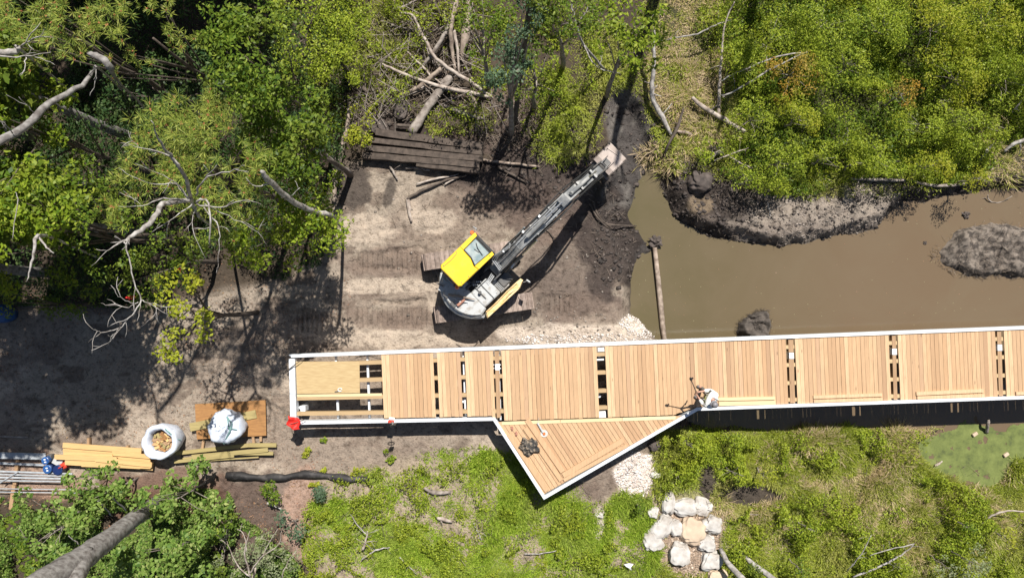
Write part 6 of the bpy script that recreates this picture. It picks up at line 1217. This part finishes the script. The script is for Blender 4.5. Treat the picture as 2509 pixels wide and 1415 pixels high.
snag('dead_branch', 'thin white branches with curled tips in the pale shrub at the bottom', [(640, 1330, 0, .05), (615, 1440, 2.0, .05), (612, 1412, 2.4, .035), (608, 1390, 2.6, .03), (600, 1350, 3.0, .025), (612, 1300, 3.2, .01)],
     [[(612, 1412, 2.5, .03), (580, 1380, 2.8, .02), (562, 1340, 3, .012), (555, 1325, 3, .006)], [(612, 1405, 2.5, .03), (640, 1365, 2.8, .02), (680, 1335, 3, .012), (690, 1300, 3.2, .006)], [(603, 1350, 3.0, .02), (598, 1310, 3.1, .012), (580, 1294, 3.1, .006)], [(640, 1365, 2.8, .015), (670, 1310, 3, .01), (680, 1294, 3, .006)], [(690, 1415, 2.7, .02), (705, 1375, 2.9, .012), (725, 1350, 3, .006)]], 'peeled', None, cat='branch', tw=4, twL=(.2, .6), seed=13)
snag('dead_branch', 'forked bare branches in the shade beside the massive trunk', [(310, 1250, 0.1, .03), (290, 1230, .8, .03), (262, 1205, 1.6, .02), (240, 1190, 2, .01)], [[(275, 1265, .6, .025), (255, 1240, 1.2, .02), (232, 1222, 1.6, .01)], [(195, 1332, 1.8, .02), (180, 1322, 2.0, .02), (168, 1312, 2.2, .01)]], 'branch', None, cat='branch', tw=3, twL=(.2, .5), seed=14)
snag('dead_tree', 'thin bare dead tree at the top edge right of the middle, with fine side twigs', [(1480, 170, 0, .05), (1430, 110, 2.4, .04), (1412, 60, 3.2, .03), (1402, 20, 3.6, .02), (1395, -30, 4, .015)], [[(1430, 110, 2.4, .02), (1450, 150, 2.6, .02), (1480, 172, 2.6, .015), (1520, 180, 2.6, .006)], [(1412, 60, 3.2, .02), (1440, 20, 3.4, .015), (1430, -20, 3.6, .01)]], 'branch', G2, tw=4, twL=(.3, .8), seed=15)
# --- oaks along the bottom left
G3 = 'oak saplings along the lower left'
for a in [
 ('oak sapling beside the red can with leaves over the lumber', [(180, 1160, 1.6, .45), (230, 1180, 1.8, .5), (270, 1150, 1.6, .3), (170, 1200, 1.4, .3)], 'lf_oak', .075, 520),
 ('oak sapling with leaves hanging over the lower lumber plank', [(300, 1200, 1.8, .3), (240, 1225, 1.9, .4), (270, 1190, 2, .3)], 'lf_oak', .075, 480),
 ('oak sapling between the sock and the massive trunk', [(430, 1200, 2, .5), (480, 1170, 1.8, .4), (400, 1240, 2.2, .4), (500, 1220, 1.8, .35), (530, 1250, 1.8, .4), (370, 1225, 3.4, .4), (340, 1215, 3.2, .3), (400, 1262, 3.4, .3)], 'lf_oak', .075, 440),
 ('leafy oak tuft over the left end of the right lumber pile', [(500, 1145, 1.3, .22), (470, 1165, 1.3, .2), (440, 1185, 1.4, .22)], 'lf_oak', .07, 620),
 ('large bright oak crown right of the massive trunk at the bottom', [(430, 1330, 3, .8), (370, 1370, 3, .7), (460, 1390, 2.8, .7), (400, 1290, 2.8, .5), (300, 1400, 2.8, .6), (480, 1310, 2.6, .5)], 'lf_oak', .078, 560),
 ('dim oak crown left of the massive trunk', [(140, 1250, 2.4, .6), (190, 1290, 2.4, .5), (110, 1320, 2.4, .6), (150, 1360, 2.2, .4), (60, 1230, 2, .4)], 'lf_oak', .075, 480),
 ('oak leaves at the far left bottom corner', [(40, 1370, 2.6, .6), (20, 1300, 2.4, .4), (60, 1410, 2.4, .5)], 'lf_mid', .07, 500),
 ('mid green shrub on the shaded slope right of the large oak crown', [(520, 1330, 1.6, .5), (560, 1280, 1.4, .3), (540, 1380, 1.4, .4)], 'lf_mid', .06, 560),
 ('small pale bush at the lower left edge of the green weeds', [(690, 1270, .9, .3), (720, 1300, .8, .25)], 'lf_blue', .045, 800)]:
    tree('oak_sapling', a[0], 'tree', a[1], a[2], a[3], a[4], .045, None, G3, aspect=.62)
tree('shrub', 'pale blue-green soft shrub with bare twigs at the bottom edge', 'shrub', [(620, 1380, 1.8, .7), (560, 1390, 1.6, .5), (680, 1370, 1.6, .55), (640, 1320, 1.5, .4)], 'lf_pale', .045, 900, .04, None, None)
tree('shrub', 'tiny blue-green seedling pine on the soil south of the sock', 'shrub', [(782, 1208, .5, .16)], 'lf_blue', .04, 3000, .01, None, None)
tree('shrub', 'small leafy shrub beside the shaded path below the sock', 'shrub', [(655, 1190, .6, .22), (665, 1215, .6, .2)], 'lf_mid', .05, 1300, .015, None, None)
for k, (px, py, r, lab) in enumerate([(790, 1075, .12, 'small green tuft right of the red flag on the dirt'), (870, 1150, .26, 'leafy weed just above the black filter sock'), (930, 1158, .18, 'small weed at the right end of the filter sock'), (800, 1158, .16, 'weed at the kink of the filter sock'), (950, 1115, .25, 'yellowish weed on the bare soil below the hanging panel shadow'), (770, 1180, .22, 'low weed below the black filter sock'), (840, 1175, .16, 'yellow-green weed touching the underside of the sock'), (752, 1105, .18, 'little weed in the tree shadow on the dirt')]):
    tree('weed', lab, 'plant', [(px, py, .15, r, .12)], 'lf_yel' if k % 2 else 'lf_bright', .05, 2600, .008, None, 'single weeds on the bare soil', sub=(.12, .25))
# --- shrubs on the right bank
G4 = 'shrubs on the right bank'
for k, (px, py, rr_, z, mt, lab) in enumerate([
 (1890, 70, 1.3, 1.3, 'lf_willow', 'dense green shrub at the top edge right of the tan grass'), (2030, 50, 1.3, 1.4, 'lf_willow', 'wide shrub at the top edge in the middle of the thicket'), (2160, 60, 1.2, 1.3, 'lf_willow', 'darker shrub at the top edge left of the long tree shadow'), (2300, 60, 1.4, 1.4, 'lf_yel', 'yellow-green shrub at the top edge with a tree shadow across it'), (2440, 50, 1.2, 1.4, 'lf_yel', 'bright shrub in the top right corner'),
 (1830, 170, .9, 1.1, 'lf_willow', 'low shrub left end of the arching branches'), (1950, 180, 1.1, 1.5, 'lf_orange', 'shrub with orange turning leaves near the branch tips'), (2080, 150, 1.0, 1.5, 'lf_willow', 'round shrub above the large dark hollow'), (2350, 180, 1.2, 1.4, 'lf_yel', 'bright yellow-green shrub right of the narrow dark gap'), (2470, 190, 1.0, 1.3, 'lf_willow', 'shrub at the right edge below the corner shrub'),
 (1850, 290, 1.0, 1.3, 'lf_willow', 'shrub behind the slanting pale log'), (1960, 290, 1.0, 1.5, 'lf_yel', 'yellow-tinted shrub in the middle of the thicket'), (2030, 390, .7, 1.2, 'lf_willow', 'shrub left of the small grey twig gap'), (1920, 390, 1.0, 1.3, 'lf_willow', 'green shrub above the mud bank centre'), (1840, 440, .7, .9, 'lf_willow', 'shrub overhanging the dark mud at the bank'), (1900, 455, .5, .7, 'lf_willow', 'lowest shrub hanging over the middle of the bank'),
 (2215, 230, .7, 1.4, 'lf_orange', 'shrub with orange leaves beside the large dark hollow'), (2260, 300, 1.0, 1.4, 'lf_willow', 'shrub around the broken branch hollow'), (2350, 290, .9, 1.2, 'lf_willow', 'shrub right of the broken branch hollow'), (2170, 390, .9, 1.2, 'lf_willow', 'shrub above the dark log on the bank'), (2280, 400, .9, 1.1, 'lf_yel', 'leafy shrub at the right part of the bank'), (2400, 430, .55, .8, 'lf_yel', 'small yellow shrub at the end of the bank log'), (2100, 400, .5, .9, 'lf_willow', 'narrow shrub below the large dark hollow'),
 (1760, 360, .5, .7, 'lf_willow', 'small shrub over the dark brush heap'), (1720, 380, .35, .5, 'lf_willow', 'little shrub at the left of the brush heap'), (2440, 310, .6, .9, 'lf_willow', 'small shrub left of the leaning stick at the right edge')]):
    kx, ky = px, py
    tree('shrub', lab, 'shrub', [(kx, ky, z, rr_ * .78, .7 * z), (kx + rr_ * 30, ky + rr_ * 14, z * .8, rr_ * .42, .5), (kx - rr_ * 32, ky - rr_ * 12, z * .85, rr_ * .42, .5)], mt, .040, 900, .04, None, G4, sub=(.2, .5), count=8, aspect=.42)
G5 = 'shrubs in the lower meadow'
for k, (px, py, rr_, z, mt, lab) in enumerate([(1680, 1095, .75, .7, 'lf_willow', 'bright shrub just right of the white crushed stone heap'), (1660, 1170, .55, .5, 'lf_willow', 'low green shrub above the tall narrow boulder'), (1800, 1150, .9, .9, 'lf_willow', 'shrub with brown tinged top right of the dark hollow'), (1870, 1160, .7, .8, 'lf_yel', 'shrub overhanging the dark soil strip'), (1790, 1080, .6, .6, 'lf_willow', 'low shrub along the edge of the boardwalk shadow'), (1560, 1240, .35, .4, 'lf_mid', 'dark green shrub left of the lilac grey boulder'),
 (1980, 1290, .8, .7, 'lf_willow', 'weedy shrub right of the leaning trunks'), (1960, 1390, .8, .7, 'lf_mid', 'dark weedy shrub at the bottom edge right of the trunks'), (2200, 1390, .7, .8, 'lf_willow', 'weedy shrub at the bottom edge around the dead branches'), (2380, 1380, 1.0, 1.2, 'lf_pale', 'pale leaved shrub at the bottom right'), (2460, 1330, .8, 1.0, 'lf_yel', 'yellow-green shrub at the bottom right edge'), (2370, 1290, .5, .7, 'lf_mid', 'shaded shrub left of the arching whitish branch'), (2320, 1390, .6, .9, 'lf_pale', 'pale leaved shrub left of the bottom right corner shrub'), (1850, 1390, .5, .5, 'lf_mid', 'low weeds shrub between the two leaning trunks')]):
    rr_ *= .8; tree('shrub', lab, 'shrub', [(px, py, z, rr_ * .8, .6 * z), (px + rr_ * 28, py + 8, z * .8, rr_ * .4, .4)], mt, .045, 760, .03, None, G5, sub=(.18, .4), count=8, aspect=.45)
# --- unseen leafy trees added for shade on wood and dirt, plus shadow-casting bare trunks
G6 = 'tall trees beyond the top edge'
for (X, Y, H_, rr_, lab) in ((-13.5, 15.5, 13, 2.6, 'tall leafy tree added for shade beyond the top edge, farthest left'), (-8.5, 15.0, 12, 2.2, 'tall leafy tree added for shade beyond the top edge above the dark wood'), (-18, 13.5, 12, 2.4, 'tall leafy tree added for shade beyond the top left corner'), (-15.2, 3.6, 12, 1.2, 'tall leafy tree added for shade beyond the left edge, nearest the fat grey limb'), (-13.6, 5.4, 11.5, 1.2, 'slim leafy tree added for shade beyond the left edge'), (-13.4, 2.0, 11, 1.0, 'small crowned tree added for shade beyond the left edge above the lumber piles'), (-16.6, .6, 11, 1.1, 'small crowned tree added for shade beyond the left edge above the steel beams'), (-17.5, 5.5, 12, 2.0, 'broad leafy tree added for shade far beyond the left edge'), (-11.2, 14.2, 12.5, 1.9, 'tall leafy tree added for shade beyond the top edge above the dark hollow')):
    root = empty('added_shade_tree', (X, Y, .1), lab, 'tree', G6); cl = []
    for _ in range(46): a = rng.random() * 6.28; u = rng.random() ** .5; cl.append((X + rr_ * u * math.cos(a), Y + rr_ * u * math.sin(a), H_ - 3.5 * rng.random() - 1.2 * u, rng.uniform(.5, .85)))
    trunk_part(root, (X, Y, 0), [c[:3] for c in cl[:10]], .2, M['bark_grey'], (X, Y, H_ - 2)); P, Nn = clump_pts(cl, 420, .6); V = rand_leaves(P, Nn, .10, .55); mesh_np('crown', V, quadsF(len(V) // 4), M['lf_mid'], root)
for (X, Y, H_, r_, lean, lab) in ((5.9, 13.2, 16.5, .22, (.3, .1), 'tall bare leaning trunk beyond the top edge above the channel'), (9.6, 13.4, 12.5, .20, (.2, .0), 'tall bare trunk beyond the top edge above the tan grass'), (19.0, 14.0, 12.0, .28, (.5, 0), 'tall bare trunk beyond the top right corner'), (21.5, 13.5, 14.0, .12, (.2, 0), 'slim bare trunk beyond the top right corner'), (1.2, 11.6, 9, .12, (.1, 0), 'slim bare trunk beyond the top edge above the blue-green conifer')):
    root = empty('bare_tree', (X, Y, 0), lab, 'tree', G6); mb = MB(); pts = [Vector((X + lean[0] * t * 2, Y + lean[1] * t * 2, H_ * t)) for t in np.linspace(0, 1, 8)]; mb.tube(pts, [r_ * (1.15 - .75 * t) for t in np.linspace(0, 1, 8)], 10, .06)
    for k in range(7):
        i = random.randrange(4, 8); a = random.random() * 6.28; L = random.uniform(.5, 1.6); d = Vector((math.cos(a), math.sin(a), .5)); mb.tube([pts[i], pts[i] + d * L * .5, pts[i] + d * L + Vector((0, 0, .2))], [r_ * .3, r_ * .2, .01], 6)
    mb.build('trunk', M['bark'], root, True)
# the unseen left-hand trees above are added to dapple the lower left dirt
# ================================================================ UNDERGROWTH AND GRASS
isf = lambda x, y: np.minimum(sdf(x, y, FOREST), 9) + .5 * (fbm(x, y, .9, 3, 77) - .5)
wet_ok = lambda x, y: (zt(x, y) > WZ + .03) * 1.0
pond_mask = lambda x, y: (sdf(x, y, WATER) > .15) & (sdf(x, y, BANK) > -.02) & (sdf(x, y, CHAN) > 0)
leaf_cover('undergrowth', 'dim leafy undergrowth covering the floor of the wood', M['lf_shade'], 120000, (-120, -120, 860, 800), lambda x, y, px, py: (isf(x, y) < 0) * (.35 + .65 * (fbm(x, y, 1.1, 3, 81) > .46)), (.1, 1.9), .055, 1.2, 71)
leaf_cover('brush', 'sunlit low brush between the wood and the log heap', M['lf_willow'], 60000, (660, -60, 1460, 420), lambda x, y, px, py: ell(px, py, [(900, 60, 120, 110, 1), (850, 230, 90, 130, .9), (1030, 40, 120, 70, .7), (1020, 180, 120, 100, .55), (1180, 120, 100, 120, .9), (1380, 140, 110, 150, .9), (1100, 290, 90, 50, .5), (980, 210, 60, 60, .6), (1330, 290, 60, 60, .5), (1060, 330, 60, 20, .4)]) * (fbm(x, y, .7, 3, 83) > .42), (.05, 1.1), .042, .8, 72)
leaf_cover('slope_undergrowth', 'leafy undergrowth on the slope at the lower left', M['lf_oak'], 80000, (-120, 1180, 800, 1540), lambda x, y, px, py: (sdf(x, y, FOREST_S) < 0) * (fbm(x, y, 1.0, 3, 85) > .44), (.05, .7), .055, .9, 73)
thk = [(1900, 90, 170, 140, 1), (2100, 90, 170, 150, 1), (2330, 110, 170, 150, 1), (2480, 160, 120, 200, 1), (1880, 260, 120, 150, 1), (1980, 380, 170, 120, 1), (2200, 340, 150, 120, 1), (2320, 380, 130, 80, .9), (1820, 420, 60, 60, .6), (1740, 60, 40, 60, .3)]
hol = [(2110, 290, 62, 54, 1), (2235, 120, 34, 50, 1), (2030, 330, 20, 30, .9), (2290, 215, 30, 18, .8), (2210, 400, 30, 20, .5)]
leaf_cover('thicket_floor', 'dark weeds on the shaded floor of the thicket', M['lf_mid'], 90000, (1640, -100, 2620, 520), lambda x, y, px, py: ell(px, py, thk) * pond_mask(x, y), (.02, .35), .05, .8, 84)
leaf_cover('thicket', 'continuous low thicket foliage on the right bank', M['lf_willow'], 230000, (1640, -100, 2620, 520), lambda x, y, px, py: ell(px, py, thk) * (1 - ell(px, py, hol)) * pond_mask(x, y) * (.25 + .75 * (fbm(x, y, .9, 3, 87) > .47)), (.1, 1.6), .038, 1.3, 74, .7)
GR = [(1690, 60, 120, 130, .7), (1640, 230, 60, 150, 1), (1720, 330, 110, 110, 1), (1400, 260, 80, 110, 1), (1380, 350, 80, 50, .7), (1790, 260, 60, 130, .9), (1530, 200, 60, 60, .9), (1470, 130, 80, 90, .8), (1130, 300, 90, 40, .6), (950, 110, 100, 130, .5), (2100, 440, 300, 40, .6), (2460, 280, 80, 120, .7), (2420, 430, 100, 30, .6), (1640, 330, 50, 80, .8), (1570, 260, 30, 60, .9)]
grass_patch('bank_grass', 'green and straw grass on the right bank and beside the channel', M['grass_y'], 34000, (800, -100, 2620, 520), lambda x, y, px, py: ell(px, py, GR) * (sdf(x, y, CHAN) > -.05) * wet_ok(x, y) * (.3 + .7 * (fbm(x, y, 1.0, 3, 88) > .40)), (.10, .30), (.5, 1.4), .012, 6, .07)
grass_patch('dry_grass', 'dry straw coloured grass beside the channel', M['straw'], 22000, (1560, -100, 2620, 460), lambda x, y, px, py: ell(px, py, [(1690, 190, 110, 120, .9), (1720, 40, 100, 70, .7), (1640, 380, 70, 40, .8), (1720, 300, 80, 60, .5), (2460, 360, 80, 90, .4)]) * wet_ok(x, y) * (fbm(x, y, .7, 3, 89) > .42), (.15, .4), (.8, 1.5), .009, 6, .07)
low_m = lambda px, py: ell(px, py, [(1180, 1180, 150, 70, 1), (1260, 1260, 190, 90, 1), (1130, 1330, 330, 110, .55), (900, 1300, 150, 140, .5), (1400, 1320, 120, 90, 1), (1540, 1330, 80, 110, 1), (1480, 1390, 120, 60, .8), (1130, 1120, 110, 22, .5), (1270, 1370, 130, 60, .8), (1560, 1250, 40, 30, .6)])
open_s = lambda x, y: (.10 + .9 * (fbm(x, y, .8, 4, 90) > .50))
soilgap = lambda px, py: 1 - ell(px, py, [(1470, 1290, 20, 46, .9), (1090, 1290, 40, 25, .7), (1180, 1310, 30, 30, .7), (1340, 1265, 14, 40, .7), (1000, 1260, 60, 24, .5), (840, 1195, 70, 18, .8), (1400, 1215, 60, 22, .6), (1400, 1390, 30, 16, .6)])
grass_patch('meadow_grass', 'lush lime green grass south of the lookout', M['grass'], 56000, (740, 1080, 1640, 1450), lambda x, y, px, py: low_m(px, py) * open_s(x, y) * soilgap(px, py), (.08, .22), (.4, 1.3), .012, 7, .07)
leaf_cover('low_weeds', 'patchy low weeds over pale soil at the bottom', M['lf_willow'], 130000, (740, 1090, 1640, 1450), lambda x, y, px, py: ell(px, py, [(900, 1300, 170, 120, .8), (1080, 1320, 200, 110, .8), (900, 1190, 110, 40, .35), (1060, 1200, 100, 70, .6), (1250, 1250, 150, 100, .6), (1320, 1370, 220, 80, .8), (1450, 1330, 130, 90, .6), (1200, 1180, 160, 70, .6), (780, 1330, 60, 110, .8)]) * (.06 + .94 * (fbm(x, y, .55, 4, 91) > .50)) * soilgap(px, py), (.03, .42), .038, .6, 75)
md = lambda px, py: smooth((py - 1052) / 20) * smooth((px - 1605) / 30) * (1 - ell(px, py, [(1690, 1310, 105, 130, 1), (1855, 1222, 105, 32, 1), (1738, 1185, 34, 52, 1), (2360, 1110, 96, 56, 1), (2470, 1140, 50, 60, .8), (1560, 1160, 60, 60, 1), (2150, 1178, 75, 9, .9)]))
nodk = lambda x, y: np.where(sdf(x, y, DUCK) + .5 * (vnoise(x, y, .5, 5) - .5) > -.05, 1.0, .03)
grass_patch('marsh_grass', 'yellow green marsh grass across the lower right meadow', M['grass_y'], 105000, (1590, 1040, 2620, 1500), lambda x, y, px, py: md(px, py) * nodk(x, y) * (.35 + .65 * (fbm(x, y, 1.1, 3, 92) > .42)), (.08, .24), (.4, 1.35), .012, 7, .07)
grass_patch('dry_meadow_grass', 'tan dry grass patches in the lower right meadow', M['straw'], 42000, (1700, 1040, 2620, 1450), lambda x, y, px, py: ell(px, py, [(2000, 1110, 80, 40, .8), (2190, 1120, 80, 50, .9), (2260, 1060, 60, 30, 1), (2210, 1255, 90, 50, .8), (2060, 1195, 120, 20, .8), (2160, 1180, 90, 16, .9), (2480, 1170, 40, 40, .6), (2480, 1290, 60, 60, .4), (1930, 1120, 60, 40, .5), (2100, 1300, 120, 50, .4), (2300, 1340, 100, 60, .5), (1900, 1300, 60, 60, .5), (2380, 1230, 80, 30, .5), (1770, 1270, 40, 30, .6)]) * nodk(x, y) * (fbm(x, y, .6, 3, 93) > .42), (.16, .4), (.9, 1.5), .009, 6, .07)
leaf_cover('meadow_weeds', 'broad leaved weeds mixed in the lower right meadow', M['lf_willow'], 190000, (1590, 1040, 2620, 1500), lambda x, y, px, py: md(px, py) * nodk(x, y) * ell(px, py, [(1720, 1120, 140, 70, 1), (1850, 1150, 100, 60, .9), (1950, 1330, 180, 100, .9), (2200, 1370, 220, 70, .9), (2430, 1350, 140, 110, .9), (2100, 1090, 200, 60, .75), (2330, 1230, 160, 60, .8), (2100, 1240, 140, 40, .6), (1640, 1200, 40, 60, 1)]) * (.12 + .88 * (fbm(x, y, .8, 4, 94) > .47)), (.05, .8), .042, .8, 76)
leaf_cover('pond_weed', 'green weeds standing in the water along the far rim of the boardwalk', M['lf_yel'], 2600, (1980, 780, 2440, 815), lambda x, y, px, py: 0 * px + ell(px, py, [(2100, 803, 16, 12, .9), (2175, 804, 10, 6, .6), (2220, 800, 24, 10, .8), (2320, 802, 28, 8, .7), (2410, 798, 20, 8, .3)]), (.1, .4), .03, .4, 77)
leaf_cover('leaf_litter', 'brown fallen leaves on the shaded soil', M['litter'], 36000, (-120, 640, 860, 1500), lambda x, y, px, py: (.25 * (py < 1150) + ell(px, py, [(60, 1210, 150, 40, .9), (330, 1250, 120, 60, .9), (640, 1290, 90, 90, .8), (740, 1260, 50, 90, .8), (120, 760, 150, 40, .6)])) * (fbm(x, y, .7, 3, 95) > .42), (.0, .03), .03, .5, 78)
leaf_cover('far_undergrowth', 'brush and weeds continuing north of the photographed area', M['lf_willow'], 90000, (-350, -430, 2850, -60), lambda x, y, px, py: .4 + .6 * (fbm(x, y, 1.4, 3, 96) > .45), (.1, 1.3), .07, 1.5, 79)
leaf_cover('far_meadow', 'weeds continuing south of the photographed area', M['lf_willow'], 40000, (740, 1430, 2850, 1740), lambda x, y, px, py: .3 + .7 * (fbm(x, y, 1.4, 3, 97) > .45), (.05, .5), .07, 1.2, 80)
x, y = scatter(600, (1540, 420, 2620, 830), strew_w); k = len(x); C = np.stack([x, y, np.full(k, WZ + .012)], -1); Nn = np.tile(np.array([[0, 0, 1.]]), (k, 1)) + rng.normal(size=(k, 3)) * .05
tag(mesh_np('floating_litter', rand_leaves(C, Nn, .015, .5, .6), quadsF(k), M['litter']), 'scattered dead leaves and bits floating on the muddy pond', kind='stuff')
# submerged branches near the right bank also stand in for branch shadows
for i, o in enumerate([o for o in bpy.data.objects if o.parent is None and not o.get('category') and o.type == 'MESH' and not o.get('kind')]): o['kind'] = 'structure'
bpy.context.view_layer.update()
